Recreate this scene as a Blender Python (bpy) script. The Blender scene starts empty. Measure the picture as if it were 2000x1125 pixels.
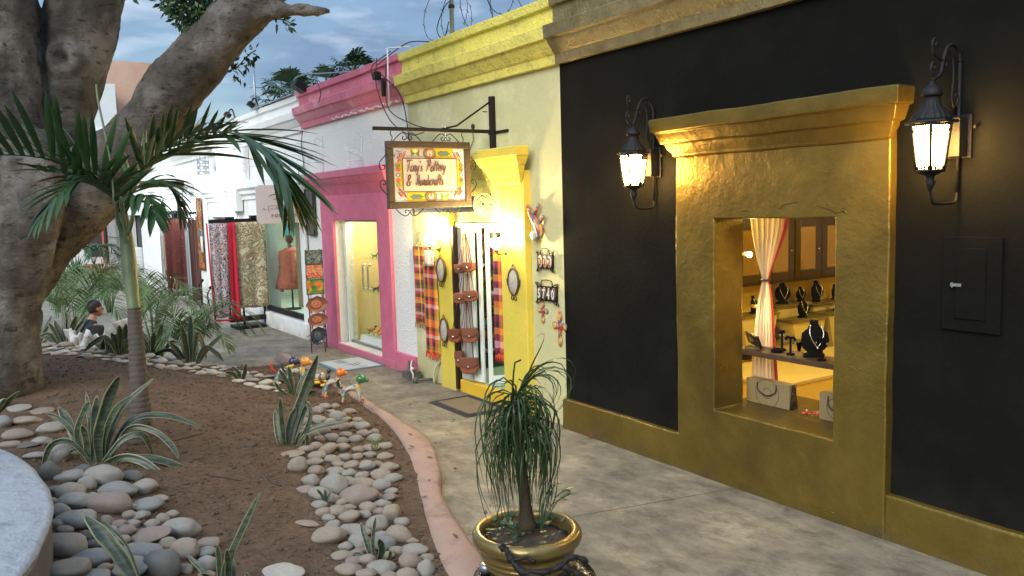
import bpy, bmesh, math, random
from mathutils import Vector, Matrix, noise as mnoise
R_ = math.radians; PI = math.pi
SC = bpy.context.scene; COL = SC.collection
# ------------------------------------------------------------------ camera
YAW, PITCH, ROLL, FPX = .579, .1, .028, 1620.
F_ = Vector((math.sin(YAW)*math.cos(PITCH), math.cos(YAW)*math.cos(PITCH), -math.sin(PITCH)))
R0 = Vector((math.cos(YAW), -math.sin(YAW), 0)); U0 = R0.cross(F_)
RV = R0*math.cos(ROLL)-U0*math.sin(ROLL); UV_ = U0*math.cos(ROLL)+R0*math.sin(ROLL)
CAM = Vector((0, 0, 2.4))
cd = bpy.data.cameras.new('camera'); cam = bpy.data.objects.new('camera', cd); COL.objects.link(cam)
cd.sensor_width = 36; cd.lens = FPX/2000*36; cd.clip_end = 2000; cd.clip_start = .05
M = Matrix((RV, UV_, -F_)).transposed().to_4x4(); M.translation = CAM; cam.matrix_world = M
SC.camera = cam
# ------------------------------------------------------------------ world + sun + exposure
W = bpy.data.worlds.new('World'); SC.world = W; W.use_nodes = True
nt = W.node_tree; nt.nodes.clear(); N = nt.nodes; L = nt.links
out = N.new('ShaderNodeOutputWorld'); bg = N.new('ShaderNodeBackground')
sky = N.new('ShaderNodeTexSky'); sky.sky_type = 'NISHITA'; sky.sun_disc = False
SUN_EL, SUN_ROT = R_(32), R_(250)
sky.sun_elevation = SUN_EL; sky.sun_rotation = SUN_ROT; sky.air_density = 1.2; sky.dust_density = .4; sky.ozone_density = 3
tc = N.new('ShaderNodeTexCoord'); mp = N.new('ShaderNodeMapping'); mp.inputs['Scale'].default_value = (1, 1, 3.6)
mp.inputs['Rotation'].default_value = (0, R_(-9), 0); mp.inputs['Location'].default_value = (.35, .1, .42)
n1 = N.new('ShaderNodeTexNoise'); n1.inputs['Scale'].default_value = 3.1; n1.inputs['Detail'].default_value = 7; n1.inputs['Roughness'].default_value = .5
n2 = N.new('ShaderNodeTexNoise'); n2.inputs['Scale'].default_value = 5.5; n2.inputs['Detail'].default_value = 6; n2.inputs['Roughness'].default_value = .5
r1 = N.new('ShaderNodeValToRGB'); r1.color_ramp.elements[0].position = .36; r1.color_ramp.elements[1].position = .58
r2 = N.new('ShaderNodeValToRGB'); r2.color_ramp.elements[0].position = .50; r2.color_ramp.elements[1].position = .70
L.new(tc.outputs['Generated'], mp.inputs['Vector']); L.new(mp.outputs[0], n1.inputs['Vector']); L.new(mp.outputs[0], n2.inputs['Vector'])
L.new(n1.outputs[0], r1.inputs[0]); L.new(n2.outputs[0], r2.inputs[0])
m1 = N.new('ShaderNodeMix'); m1.data_type = 'RGBA'; m2 = N.new('ShaderNodeMix'); m2.data_type = 'RGBA'
SKYK = .112
L.new(r1.outputs[0], m1.inputs[0]); L.new(sky.outputs[0], m1.inputs[6]); m1.inputs[7].default_value = (1.8, 2.75, 4.2, 1)
L.new(r2.outputs[0], m2.inputs[0]); L.new(m1.outputs[2], m2.inputs[6]); m2.inputs[7].default_value = (6.0, 6.9, 8.2, 1)
# overcast dome: brighter toward the zenith than near the roofs
spz = N.new('ShaderNodeSeparateXYZ'); L.new(tc.outputs['Generated'], spz.inputs[0])
mrz = N.new('ShaderNodeMapRange'); mrz.inputs[1].default_value = .32; mrz.inputs[2].default_value = .95; mrz.inputs[3].default_value = SKYK; mrz.inputs[4].default_value = SKYK*3.3; L.new(spz.outputs['Z'], mrz.inputs[0])
L.new(m2.outputs[2], bg.inputs[0]); L.new(mrz.outputs[0], bg.inputs[1]); L.new(bg.outputs[0], out.inputs[0])
sd = bpy.data.lights.new('sun', 'SUN'); sun = bpy.data.objects.new('sun', sd); COL.objects.link(sun)
sd.energy = 2.95; sd.angle = R_(45); sd.color = (1.0, .94, .85)
# direction to the sun: over the courtyard (-x), a little behind the camera; the soft glow of an overcast dusk sky
sdir = Vector((-math.cos(SUN_EL)*.86, -math.cos(SUN_EL)*.5, math.sin(SUN_EL)))
sun.rotation_euler = sdir.to_track_quat('Z', 'Y').to_euler()
vs = SC.view_settings; SC.display_settings.display_device = 'sRGB'
vs.view_transform = 'Standard'; vs.look = 'None'; vs.exposure = .25; vs.gamma = 1; vs.use_curve_mapping = False
SC.render.engine = 'CYCLES'; SC.cycles.use_denoising = True; SC.cycles.max_bounces = 7; SC.cycles.diffuse_bounces = 3
SC.cycles.glossy_bounces = 3; SC.cycles.transparent_max_bounces = 12; SC.cycles.caustics_reflective = False; SC.cycles.caustics_refractive = False
SC.cycles.sample_clamp_indirect = 6
# ------------------------------------------------------------------ pixel helpers (2000x1125 photograph pixels to world points)
def ray(px, py): return F_ + RV*((px-1000)/FPX) - UV_*((py-562.5)/FPX)
def PX(px, py, x): r = ray(px, py); return CAM + r*((x-CAM.x)/r.x)
def PY(px, py, y): r = ray(px, py); return CAM + r*((y-CAM.y)/r.y)
def PZ(px, py, z): r = ray(px, py); return CAM + r*((z-CAM.z)/r.z)
def sstep(a, b, t): t = max(0, min(1, (t-a)/(b-a))); return t*t*(3-2*t)
# ------------------------------------------------------------------ materials
MT = {}
def newmat(name):
    m = bpy.data.materials.new(name); m.use_nodes = True; MT[name] = m
    return m, m.node_tree.nodes, m.node_tree.links, m.node_tree.nodes['Principled BSDF']
def c4(c): return (c[0], c[1], c[2], 1)
def mat(name, base, rough=.6, metal=0, bump=0, bscale=30, var=.12, vscale=3, stain=None, sscale=1.2, spos=(.5, .7), spec=.5, coat=0, bdet=5, coord='Object', bump2=0, b2scale=3, trans=0, lowstain=None, rvar=0, edge=None):
    m, n, l, b = newmat(name)
    t = n.new('ShaderNodeTexCoord')
    v = n.new('ShaderNodeTexNoise'); v.inputs['Scale'].default_value = vscale; v.inputs['Detail'].default_value = 7; v.inputs['Roughness'].default_value = .6
    l.new(t.outputs[coord], v.inputs['Vector'])
    mx = n.new('ShaderNodeMix'); mx.data_type = 'RGBA'
    mx.inputs[6].default_value = c4([c*(1-var*1.6) for c in base]); mx.inputs[7].default_value = c4([min(1, c*(1+var*1.6)) for c in base])
    l.new(v.outputs[0], mx.inputs[0]); o = mx.outputs[2]
    if stain:
        s = n.new('ShaderNodeTexNoise'); s.inputs['Scale'].default_value = sscale; s.inputs['Detail'].default_value = 8; s.inputs['Roughness'].default_value = .65
        l.new(t.outputs[coord], s.inputs['Vector'])
        r = n.new('ShaderNodeValToRGB'); r.color_ramp.elements[0].position = spos[0]; r.color_ramp.elements[1].position = spos[1]
        l.new(s.outputs[0], r.inputs[0])
        mm = n.new('ShaderNodeMix'); mm.data_type = 'RGBA'; l.new(r.outputs[0], mm.inputs[0]); l.new(o, mm.inputs[6]); mm.inputs[7].default_value = c4(stain); o = mm.outputs[2]
    if lowstain:   # dirt splashed on the foot of a wall: (colour, z0, z1)
        g = n.new('ShaderNodeNewGeometry'); sp = n.new('ShaderNodeSeparateXYZ'); l.new(g.outputs['Position'], sp.inputs[0])
        nn = n.new('ShaderNodeTexNoise'); nn.inputs['Scale'].default_value = 3.5; nn.inputs['Detail'].default_value = 7; l.new(g.outputs['Position'], nn.inputs['Vector'])
        ad = n.new('ShaderNodeMath'); ad.operation = 'MULTIPLY_ADD'; ad.inputs[1].default_value = -.9; ad.inputs[2].default_value = .45; l.new(nn.outputs[0], ad.inputs[0])
        a2 = n.new('ShaderNodeMath'); a2.operation = 'ADD'; l.new(sp.outputs['Z'], a2.inputs[0]); l.new(ad.outputs[0], a2.inputs[1])
        mr = n.new('ShaderNodeMapRange'); mr.inputs[1].default_value = lowstain[1]; mr.inputs[2].default_value = lowstain[2]; mr.inputs[3].default_value = .85; mr.inputs[4].default_value = 0; l.new(a2.outputs[0], mr.inputs[0])
        mm = n.new('ShaderNodeMix'); mm.data_type = 'RGBA'; l.new(mr.outputs[0], mm.inputs[0]); l.new(o, mm.inputs[6]); mm.inputs[7].default_value = c4(lowstain[0]); o = mm.outputs[2]
    l.new(o, b.inputs['Base Color'])
    b.inputs['Roughness'].default_value = rough; b.inputs['Metallic'].default_value = metal; b.inputs['Specular IOR Level'].default_value = spec
    b.inputs['Coat Weight'].default_value = coat
    if rvar:
        rr = n.new('ShaderNodeMapRange'); rr.inputs[3].default_value = rough-rvar; rr.inputs[4].default_value = rough+rvar; rr.inputs[1].default_value = .3; rr.inputs[2].default_value = .7
        l.new(v.outputs[0], rr.inputs[0]); l.new(rr.outputs[0], b.inputs['Roughness'])
    if trans: b.inputs['Subsurface Weight'].default_value = 0
    prev = None
    for st, scn in ((bump, bscale), (bump2, b2scale)):
        if st:
            q = n.new('ShaderNodeTexNoise'); q.inputs['Scale'].default_value = scn; q.inputs['Detail'].default_value = bdet; q.inputs['Roughness'].default_value = .6
            l.new(t.outputs[coord], q.inputs['Vector'])
            bp = n.new('ShaderNodeBump'); bp.inputs['Strength'].default_value = min(1, st); bp.inputs['Distance'].default_value = .02 if scn > 10 else .06
            l.new(q.outputs[0], bp.inputs['Height'])
            if prev: l.new(prev, bp.inputs['Normal'])
            prev = bp.outputs[0]
    if prev: l.new(prev, b.inputs['Normal'])
    return m
def emis(name, col, s):
    m, n, l, b = newmat(name)
    b.inputs['Base Color'].default_value = c4(col); b.inputs['Emission Color'].default_value = c4(col); b.inputs['Emission Strength'].default_value = s
    return m
def glass(name, tint=(1, 1, 1), refl=.12, rough=.02):
    m, n, l, b = newmat(name); n.remove(b)
    o = n['Material Output']; tr = n.new('ShaderNodeBsdfTransparent'); tr.inputs[0].default_value = c4(tint)
    gl = n.new('ShaderNodeBsdfGlossy'); gl.inputs['Roughness'].default_value = rough
    lw = n.new('ShaderNodeLayerWeight'); lw.inputs[0].default_value = .5
    pw = n.new('ShaderNodeMath'); pw.operation = 'POWER'; pw.inputs[1].default_value = 4; l.new(lw.outputs['Facing'], pw.inputs[0])
    fr = n.new('ShaderNodeMath'); fr.operation = 'MULTIPLY_ADD'; fr.inputs[1].default_value = refl; fr.inputs[2].default_value = .02; l.new(pw.outputs[0], fr.inputs[0])
    ms = n.new('ShaderNodeMixShader'); l.new(fr.outputs[0], ms.inputs[0]); l.new(tr.outputs[0], ms.inputs[1]); l.new(gl.outputs[0], ms.inputs[2]); l.new(ms.outputs[0], o.inputs[0])
    return m
def ramp_mat(name, cols, scale=8, kind='noise', rough=.8, uvs=(1, 1), dist=0, interp='CONSTANT', bump=.1, coord='UV'):
    """printed or woven cloth: bands of colour cut out of a noise or cell field"""
    m, n, l, b = newmat(name)
    t = n.new('ShaderNodeTexCoord'); mpp = n.new('ShaderNodeMapping'); mpp.inputs['Scale'].default_value = (uvs[0], uvs[1], 1)
    l.new(t.outputs[coord], mpp.inputs[0])
    if kind == 'voronoi':
        v = n.new('ShaderNodeTexVoronoi'); v.inputs['Scale'].default_value = scale; o = v.outputs['Distance']
    elif kind == 'cells':
        v = n.new('ShaderNodeTexVoronoi'); v.inputs['Scale'].default_value = scale
        sp = n.new('ShaderNodeSeparateColor'); l.new(v.outputs['Color'], sp.inputs[0]); o = sp.outputs[0]
    else:
        v = n.new('ShaderNodeTexNoise'); v.inputs['Scale'].default_value = scale; v.inputs['Detail'].default_value = 2; v.inputs['Distortion'].default_value = dist; o = v.outputs[0]
    l.new(mpp.outputs[0], v.inputs['Vector'])
    r = n.new('ShaderNodeValToRGB'); r.color_ramp.interpolation = interp
    el = r.color_ramp.elements
    while len(el) < len(cols): el.new(.5)
    for e, (p, c) in zip(el, cols): e.position = p; e.color = c4(c)
    l.new(o, r.inputs[0]); l.new(r.outputs[0], b.inputs['Base Color']); b.inputs['Roughness'].default_value = rough
    if bump:
        bp = n.new('ShaderNodeBump'); bp.inputs['Strength'].default_value = bump; bp.inputs['Distance'].default_value = .01; l.new(o, bp.inputs['Height']); l.new(bp.outputs[0], b.inputs['Normal'])
    return m
def plaid(name, ucols, vcols, ru, rv):
    m, n, l, b = newmat(name)
    t = n.new('ShaderNodeTexCoord'); sp = n.new('ShaderNodeSeparateXYZ'); l.new(t.outputs['UV'], sp.inputs[0]); outs = []
    for ax, cols, rep in (('X', ucols, ru), ('Y', vcols, rv)):
        mu = n.new('ShaderNodeMath'); mu.operation = 'MULTIPLY'; mu.inputs[1].default_value = rep; l.new(sp.outputs[ax], mu.inputs[0])
        fr = n.new('ShaderNodeMath'); fr.operation = 'FRACT'; l.new(mu.outputs[0], fr.inputs[0])
        r = n.new('ShaderNodeValToRGB'); r.color_ramp.interpolation = 'CONSTANT'; el = r.color_ramp.elements
        while len(el) < len(cols): el.new(.5)
        for i, (e, c) in enumerate(zip(el, cols)): e.position = i/len(cols); e.color = c4(c)
        l.new(fr.outputs[0], r.inputs[0]); outs.append(r.outputs[0])
    mx = n.new('ShaderNodeMix'); mx.data_type = 'RGBA'; mx.inputs[0].default_value = .5; l.new(outs[0], mx.inputs[6]); l.new(outs[1], mx.inputs[7])
    l.new(mx.outputs[2], b.inputs['Base Color']); b.inputs['Roughness'].default_value = .85
    return m
# ------------------------------------------------------------------ object helpers
def tag(o, label=None, cat=None, group=None, kind=None):
    if label: o['label'] = label
    if cat: o['category'] = cat
    if group: o['group'] = group
    if kind: o['kind'] = kind
    return o
def empty(name, loc, label=None, cat=None, group=None):
    o = bpy.data.objects.new(name, None); COL.objects.link(o); o.location = loc; o.empty_display_size = .1
    return tag(o, label, cat, group)
def wloc(o):
    v = Vector((0, 0, 0))
    while o is not None: v = v+o.location; o = o.parent
    return v
def kids(o): return [c for c in bpy.data.objects if c.parent == o]
def copy_tree(o, parent=None, known=None):
    if known is None:
        known = {}
        for c in bpy.data.objects:
            if c.parent: known.setdefault(c.parent.name, []).append(c)
    c = o.copy(); COL.objects.link(c)
    if parent is not None: c.parent = parent
    for ch in known.get(o.name, []): copy_tree(ch, c, known)
    return c
def spline(pts, n):
    """Catmull-Rom through pts (tuples of any length), n samples per span"""
    P = [tuple(p) for p in pts]; P = [P[0]]+P+[P[-1]]; o = []
    for i in range(1, len(P)-2):
        for k in range(n):
            t = k/n; a, b, c, d = P[i-1], P[i], P[i+1], P[i+2]
            o.append(tuple(.5*(2*b[j]+(c[j]-a[j])*t+(2*a[j]-5*b[j]+4*c[j]-d[j])*t*t+(3*b[j]-a[j]-3*c[j]+d[j])*t**3) for j in range(len(b))))
    o.append(P[-2]); return o
class MB:
    def __init__(s): s.bm = bmesh.new(); s.uv = s.bm.loops.layers.uv.new('UVMap'); s.mi = 0
    def face(s, vs, uvs=None, smooth=False):
        try: f = s.bm.faces.new(vs)
        except ValueError: return None
        f.material_index = s.mi; f.smooth = smooth
        if uvs:
            for l, u in zip(f.loops, uvs): l[s.uv].uv = u
        return f
    def v(s, p): return s.bm.verts.new(p)
    def box(s, x0, x1, y0, y1, z0, z1, rot=0, piv=None, tilt=None):
        ps = [(x0, y0, z0), (x1, y0, z0), (x1, y1, z0), (x0, y1, z0), (x0, y0, z1), (x1, y0, z1), (x1, y1, z1), (x0, y1, z1)]
        if rot or tilt:
            c = Vector(piv) if piv else Vector(((x0+x1)/2, (y0+y1)/2, (z0+z1)/2)); m = Matrix.Rotation(rot, 3, 'Z')
            if tilt: m = m @ Matrix.Rotation(tilt[0], 3, 'X') @ Matrix.Rotation(tilt[1], 3, 'Y')
            ps = [c+m@(Vector(p)-c) for p in ps]
        v = [s.v(p) for p in ps]
        for q in ((0, 3, 2, 1), (4, 5, 6, 7), (0, 1, 5, 4), (1, 2, 6, 5), (2, 3, 7, 6), (3, 0, 4, 7)):
            s.face([v[i] for i in q], [(0, 0), (1, 0), (1, 1), (0, 1)])
        return s
    def tube(s, pts, r, seg=6, cap=True, flat=1.0, up=None):
        pts = [Vector(p) for p in pts]; n = len(pts)
        rs = [r]*n if not isinstance(r, (list, tuple)) else r
        rings = []; ref = None
        for i, p in enumerate(pts):
            t = (pts[min(i+1, n-1)]-pts[max(i-1, 0)])
            if t.length < 1e-9: t = Vector((0, 0, 1))
            t.normalize()
            if ref is None:
                ref = Vector(up) if up else (Vector((0, 0, 1)) if abs(t.z) < .9 else Vector((1, 0, 0)))
            a = ref-t*ref.dot(t)
            if a.length < 1e-6: a = t.orthogonal()
            a.normalize(); b = t.cross(a); ref = a
            rings.append([s.v(p+(a*math.cos(2*PI*k/seg)*flat+b*math.sin(2*PI*k/seg))*rs[i]) for k in range(seg)])
        for i in range(n-1):
            for k in range(seg):
                k2 = (k+1) % seg
                s.face([rings[i][k], rings[i][k2], rings[i+1][k2], rings[i+1][k]], [(k/seg, i/n), ((k+1)/seg, i/n), ((k+1)/seg, (i+1)/n), (k/seg, (i+1)/n)], True)
        if cap:
            s.face(rings[0][::-1]); s.face(rings[-1])
        return s
    def lathe(s, prof, c=(0, 0, 0), seg=24, axis='Z', smooth=True, flute=0, nf=0):
        rings = []
        for r, z in prof:
            ring = []
            for k in range(seg):
                a = 2*PI*k/seg; rr = r*(1+flute*math.cos(a*nf)) if nf else r
                x, y = rr*math.cos(a), rr*math.sin(a)
                p = (x, y, z) if axis == 'Z' else ((z, x, y) if axis == 'X' else (x, z, y))
                ring.append(s.v((c[0]+p[0], c[1]+p[1], c[2]+p[2])))
            rings.append(ring)
        for i in range(len(rings)-1):
            for k in range(seg): s.face([rings[i][k], rings[i][(k+1) % seg], rings[i+1][(k+1) % seg], rings[i+1][k]], None, smooth)
        if prof[0][0] > 1e-4: s.face(rings[0][::-1])
        if prof[-1][0] > 1e-4: s.face(rings[-1])
        return s
    def ball(s, c, r, sub=2, jit=0, seed=0, rot=None):
        r = (r, r, r) if not isinstance(r, (tuple, list, Vector)) else r
        g = bmesh.ops.create_icosphere(s.bm, subdivisions=sub, radius=1)
        for v in g['verts']:
            d = v.co.copy(); k = 1+(jit*mnoise.noise(d*1.3+Vector((seed*7.1, seed*3.3, seed))) if jit else 0)
            q = Vector((d.x*r[0]*k, d.y*r[1]*k, d.z*r[2]*k))
            if rot is not None: q = rot@q
            v.co = q+Vector(c)
        for f in {f for v in g['verts'] for f in v.link_faces}: f.smooth = True; f.material_index = s.mi
        return s
    def prism(s, poly, y0, y1, ax='Y'):
        """polygon of (a, b): ax Y -> (a=x, b=z) swept in y; ax X -> (a=y, b=z) swept in x; ax Z -> (x, y) swept in z"""
        f = {'Y': lambda a, b, t: (a, t, b), 'X': lambda a, b, t: (t, a, b), 'Z': lambda a, b, t: (a, b, t)}[ax]
        A = [s.v(f(a, b, y0)) for a, b in poly]; B = [s.v(f(a, b, y1)) for a, b in poly]; n = len(poly)
        s.face(A); s.face(B[::-1])
        for i in range(n): s.face([A[(i+1) % n], A[i], B[i], B[(i+1) % n]])
        return s
    def wall(s, x, y0, y1, z0, z1, holes=(), depth=.25, ax='X', back=True, sub=None):
        """facade sheet facing -X at x (ax X) with rectangular holes (y0,y1,z0,z1) and their reveals"""
        ys = sorted({y0, y1, *[h for q in holes for h in q[:2]]}); zs = sorted({z0, z1, *[h for q in holes for h in q[2:]]})
        if sub:
            def fill(a):
                o = []
                for u, w in zip(a, a[1:]):
                    k = max(1, int((w-u)/sub)); o += [u+(w-u)*i/k for i in range(k)]
                return o+[a[-1]]
            ys, zs = fill(ys), fill(zs)
        P = (lambda a, b, d: (x+d, a, b)) if ax == 'X' else (lambda a, b, d: (a, x+d, b))
        C = {}
        def V(a, b, d):
            k = (round(a, 5), round(b, 5), d)
            if k not in C: C[k] = s.v(P(a, b, d))
            return C[k]
        inh = lambda a, b: any(h[0] < a < h[1] and h[2] < b < h[3] for h in holes)
        for i in range(len(ys)-1):
            for j in range(len(zs)-1):
                a, b, c, d = ys[i], ys[i+1], zs[j], zs[j+1]
                if inh((a+b)/2, (c+d)/2):
                    for (p, q, e, g, oi, oj) in ((a, c, b, c, 0, -1), (a, d, b, d, 0, 1), (a, c, a, d, -1, 0), (b, c, b, d, 1, 0)):
                        ii, jj = i+oi, j+oj
                        if 0 <= ii < len(ys)-1 and 0 <= jj < len(zs)-1 and inh((ys[ii]+ys[ii+1])/2, (zs[jj]+zs[jj+1])/2): continue
                        s.face([V(p, q, 0), V(e, g, 0), V(e, g, depth), V(p, q, depth)])
                else:
                    s.face([V(a, c, 0), V(b, c, 0), V(b, d, 0), V(a, d, 0)])
                    if back: s.face([V(a, c, depth), V(a, d, depth), V(b, d, depth), V(b, c, depth)])
        # outer rim
        for i in range(len(ys)-1):
            for zz in (z0, z1): s.face([V(ys[i], zz, 0), V(ys[i+1], zz, 0), V(ys[i+1], zz, depth), V(ys[i], zz, depth)])
        for j in range(len(zs)-1):
            for yy in (y0, y1): s.face([V(yy, zs[j], 0), V(yy, zs[j+1], 0), V(yy, zs[j+1], depth), V(yy, zs[j], depth)])
        return s
    def cloth(s, o, u, v, nu=12, nv=16, fold=.0, nf=3, nrm=(0, -1, 0), seed=0, taper=0, thick=.0):
        """hanging cloth: origin o (top corner), edge vectors u and v, folds pushed along nrm"""
        o, u, v, nrm = Vector(o), Vector(u), Vector(v), Vector(nrm); g = []
        for j in range(nv+1):
            row = []
            for i in range(nu+1):
                a, b = i/nu, j/nv
                w = fold*(.25+.75*b)*(math.sin(a*nf*2*PI+seed+b*.8)+.5*math.sin(a*nf*4.3*PI+seed*2+b*2))
                aa = .5+(a-.5)*(1-taper*b)
                row.append(s.v(o+u*aa+v*b+nrm*w+v.normalized()*(.012*math.sin(a*9+seed))*(b > .9)))
            g.append(row)
        for j in range(nv):
            for i in range(nu):
                a, b, c, d = i/nu, (i+1)/nu, j/nv, (j+1)/nv
                s.face([g[j][i], g[j][i+1], g[j+1][i+1], g[j+1][i]], [(a, c), (b, c), (b, d), (a, d)], True)
        return s
    def build(s, name, m, parent=None, bevel=0, recalc=True, solid=0, seg=2, subd=0):
        if recalc: bmesh.ops.recalc_face_normals(s.bm, faces=s.bm.faces[:])
        me = bpy.data.meshes.new(name)
        if parent is not None: off = wloc(parent)
        else:
            vs_ = s.bm.verts
            if len(vs_):
                mnx = min(v.co.x for v in vs_); mxx = max(v.co.x for v in vs_); mny = min(v.co.y for v in vs_); mxy = max(v.co.y for v in vs_)
                off = Vector(((mnx+mxx)/2, (mny+mxy)/2, min(v.co.z for v in vs_)))
            else: off = Vector((0, 0, 0))
        bmesh.ops.translate(s.bm, verts=s.bm.verts[:], vec=-off)
        s.bm.to_mesh(me); s.bm.free()
        for mm in (m if isinstance(m, (list, tuple)) else [m]): me.materials.append(MT[mm] if isinstance(mm, str) else mm)
        o = bpy.data.objects.new(name, me); COL.objects.link(o)
        if parent is not None: o.parent = parent
        else: o.location = off
        if bevel:
            b = o.modifiers.new('bevel', 'BEVEL'); b.width = bevel; b.segments = seg; b.limit_method = 'ANGLE'; b.angle_limit = R_(40)
            if seg > 1:
                for p in me.polygons: p.use_smooth = True
                wn = o.modifiers.new('wn', 'WEIGHTED_NORMAL'); wn.keep_sharp = True
        if solid: q = o.modifiers.new('solid', 'SOLIDIFY'); q.thickness = solid; q.offset = 0
        if subd: q = o.modifiers.new('sub', 'SUBSURF'); q.levels = subd; q.render_levels = subd
        return o
def evalmesh(o):
    dg = bpy.context.evaluated_depsgraph_get(); dg.update(); e = o.evaluated_get(dg)
    me = bpy.data.meshes.new_from_object(e, depsgraph=dg); return me
def text_into(mb, s, size, o, right, up, nrm, shear=0, narrow=1.0, off=0, th=.003, align='LEFT'):
    cu = bpy.data.curves.new('t', 'FONT'); cu.body = s; cu.size = size; cu.shear = shear; cu.offset = off; cu.align_x = align; cu.resolution_u = 3
    ob = bpy.data.objects.new('t', cu); COL.objects.link(ob); me = evalmesh(ob)
    o, right, up, nrm = Vector(o), Vector(right), Vector(up), Vector(nrm)
    vs_ = [mb.v(o+right*(v.co.x*narrow)+up*v.co.y+nrm*th) for v in me.vertices]
    for p in me.polygons: mb.face([vs_[i] for i in p.vertices])
    bpy.data.objects.remove(ob); bpy.data.curves.remove(cu); bpy.data.meshes.remove(me)
def skin(name, m, pts, edges, parent=None, root=0, sub=2, scale=1.0):
    """continuous body: pts = [(x,y,z,r)] joints, edges between them"""
    off = wloc(parent) if parent is not None else Vector((0, 0, 0))
    me = bpy.data.meshes.new(name); me.from_pydata([Vector(p[:3])-off for p in pts], edges, []); me.update()
    o = bpy.data.objects.new(name, me); COL.objects.link(o)
    k = o.modifiers.new('skin', 'SKIN'); k.use_smooth_shade = True; k.branch_smoothing = .3
    for i, p in enumerate(pts):
        sv = me.skin_vertices[0].data[i]; rr = p[3] if isinstance(p[3], tuple) else (p[3], p[3]); sv.radius = rr; sv.use_root = (i == root)
    s_ = o.modifiers.new('sub', 'SUBSURF'); s_.levels = sub; s_.render_levels = sub
    me2 = evalmesh(o); bpy.data.objects.remove(o); bpy.data.meshes.remove(me)
    me2.materials.clear(); me2.materials.append(MT[m])
    for p in me2.polygons: p.use_smooth = True
    o = bpy.data.objects.new(name, me2); COL.objects.link(o)
    if parent is not None: o.parent = parent
    return o
def merge_into(mb, me):
    vs_ = [mb.v(v.co) for v in me.vertices]
    for p in me.polygons:
        f = mb.face([vs_[i] for i in p.vertices]); 
        if f: f.smooth = True
def point(name, loc, e, col, r=.03, parent=None, spot=None, dirv=None):
    ld = bpy.data.lights.new(name, 'SPOT' if spot else 'POINT'); ld.energy = e; ld.color = col; ld.shadow_soft_size = r
    o = bpy.data.objects.new(name, ld); COL.objects.link(o)
    if spot: ld.spot_size = R_(spot); ld.spot_blend = .6; o.rotation_euler = Vector(dirv).to_track_quat('-Z', 'Y').to_euler()
    if parent is not None: o.parent = parent; o.location = Vector(loc)-wloc(parent)
    else: o.location = loc
    return o
# ------------------------------------------------------------------ palette
XF = 5.26
mat('soil', (.104, .069, .044), .95, bump=1, bscale=30, var=.42, vscale=26, stain=(.155, .103, .066), sscale=3.0, spos=(.48, .72), bump2=.9, b2scale=6, bdet=9, spec=.15)
def concrete():
    m, n, l, b = newmat('concrete')
    g = n.new('ShaderNodeNewGeometry')
    def noi(sc, det=8, ro=.6, vec=None):
        q = n.new('ShaderNodeTexNoise'); q.inputs['Scale'].default_value = sc; q.inputs['Detail'].default_value = det; q.inputs['Roughness'].default_value = ro; l.new(vec or g.outputs['Position'], q.inputs['Vector']); return q.outputs[0]
    def ramp(i, els):
        r = n.new('ShaderNodeValToRGB'); e = r.color_ramp.elements
        while len(e) < len(els): e.new(.5)
        for x, (p, c) in zip(e, els): x.position = p; x.color = c4(c)
        l.new(i, r.inputs[0]); return r.outputs[0]
    a = ramp(noi(1.6, 9, .68), [(.30, (.106, .096, .074)), (.45, (.168, .151, .112)), (.55, (.205, .183, .133)), (.66, (.30, .264, .182))])
    mpg = n.new('ShaderNodeMapping'); mpg.inputs['Scale'].default_value = (1, .55, 1); mpg.inputs['Rotation'].default_value = (0, 0, .5); l.new(g.outputs['Position'], mpg.inputs[0])
    fine = ramp(noi(6.5, 10, .78, mpg.outputs[0]), [(.36, (.45, .43, .40)), (.50, (.95, .95, .95)), (.62, (1.3, 1.28, 1.2))])
    mx = n.new('ShaderNodeMix'); mx.data_type = 'RGBA'; mx.blend_type = 'MULTIPLY'; mx.inputs[0].default_value = .8; l.new(a, mx.inputs[6]); l.new(fine, mx.inputs[7])
    # old saw-cut joints: one family across the path
    sp = n.new('ShaderNodeSeparateXYZ'); l.new(g.outputs['Position'], sp.inputs[0])
    w = n.new('ShaderNodeMath'); w.operation = 'MULTIPLY_ADD'; w.inputs[1].default_value = .22; l.new(sp.outputs['X'], w.inputs[0]); l.new(sp.outputs['Y'], w.inputs[2])
    dv = n.new('ShaderNodeMath'); dv.operation = 'DIVIDE'; dv.inputs[1].default_value = 2.35; l.new(w.outputs[0], dv.inputs[0])
    fr = n.new('ShaderNodeMath'); fr.operation = 'FRACT'; l.new(dv.outputs[0], fr.inputs[0])
    nz = n.new('ShaderNodeMath'); nz.operation = 'MULTIPLY_ADD'; nz.inputs[1].default_value = .01; l.new(noi(6, 3), nz.inputs[0]); l.new(fr.outputs[0], nz.inputs[2])
    cmp = n.new('ShaderNodeMath'); cmp.operation = 'COMPARE'; cmp.inputs[1].default_value = .455; cmp.inputs[2].default_value = .0024; l.new(nz.outputs[0], cmp.inputs[0])
    m2 = n.new('ShaderNodeMix'); m2.data_type = 'RGBA'; l.new(cmp.outputs[0], m2.inputs[0]); l.new(mx.outputs[2], m2.inputs[6]); m2.inputs[7].default_value = (.045, .038, .030, 1)
    l.new(m2.outputs[2], b.inputs['Base Color'])
    rr = n.new('ShaderNodeMapRange'); rr.inputs[1].default_value = .3; rr.inputs[2].default_value = .7; rr.inputs[3].default_value = .55; rr.inputs[4].default_value = .85; l.new(noi(2.2), rr.inputs[0]); l.new(rr.outputs[0], b.inputs['Roughness'])
    bp = n.new('ShaderNodeBump'); bp.inputs['Strength'].default_value = .6; bp.inputs['Distance'].default_value = .012; l.new(noi(7, 10, .7), bp.inputs['Height']); l.new(bp.outputs[0], b.inputs['Normal'])
concrete()
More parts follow.
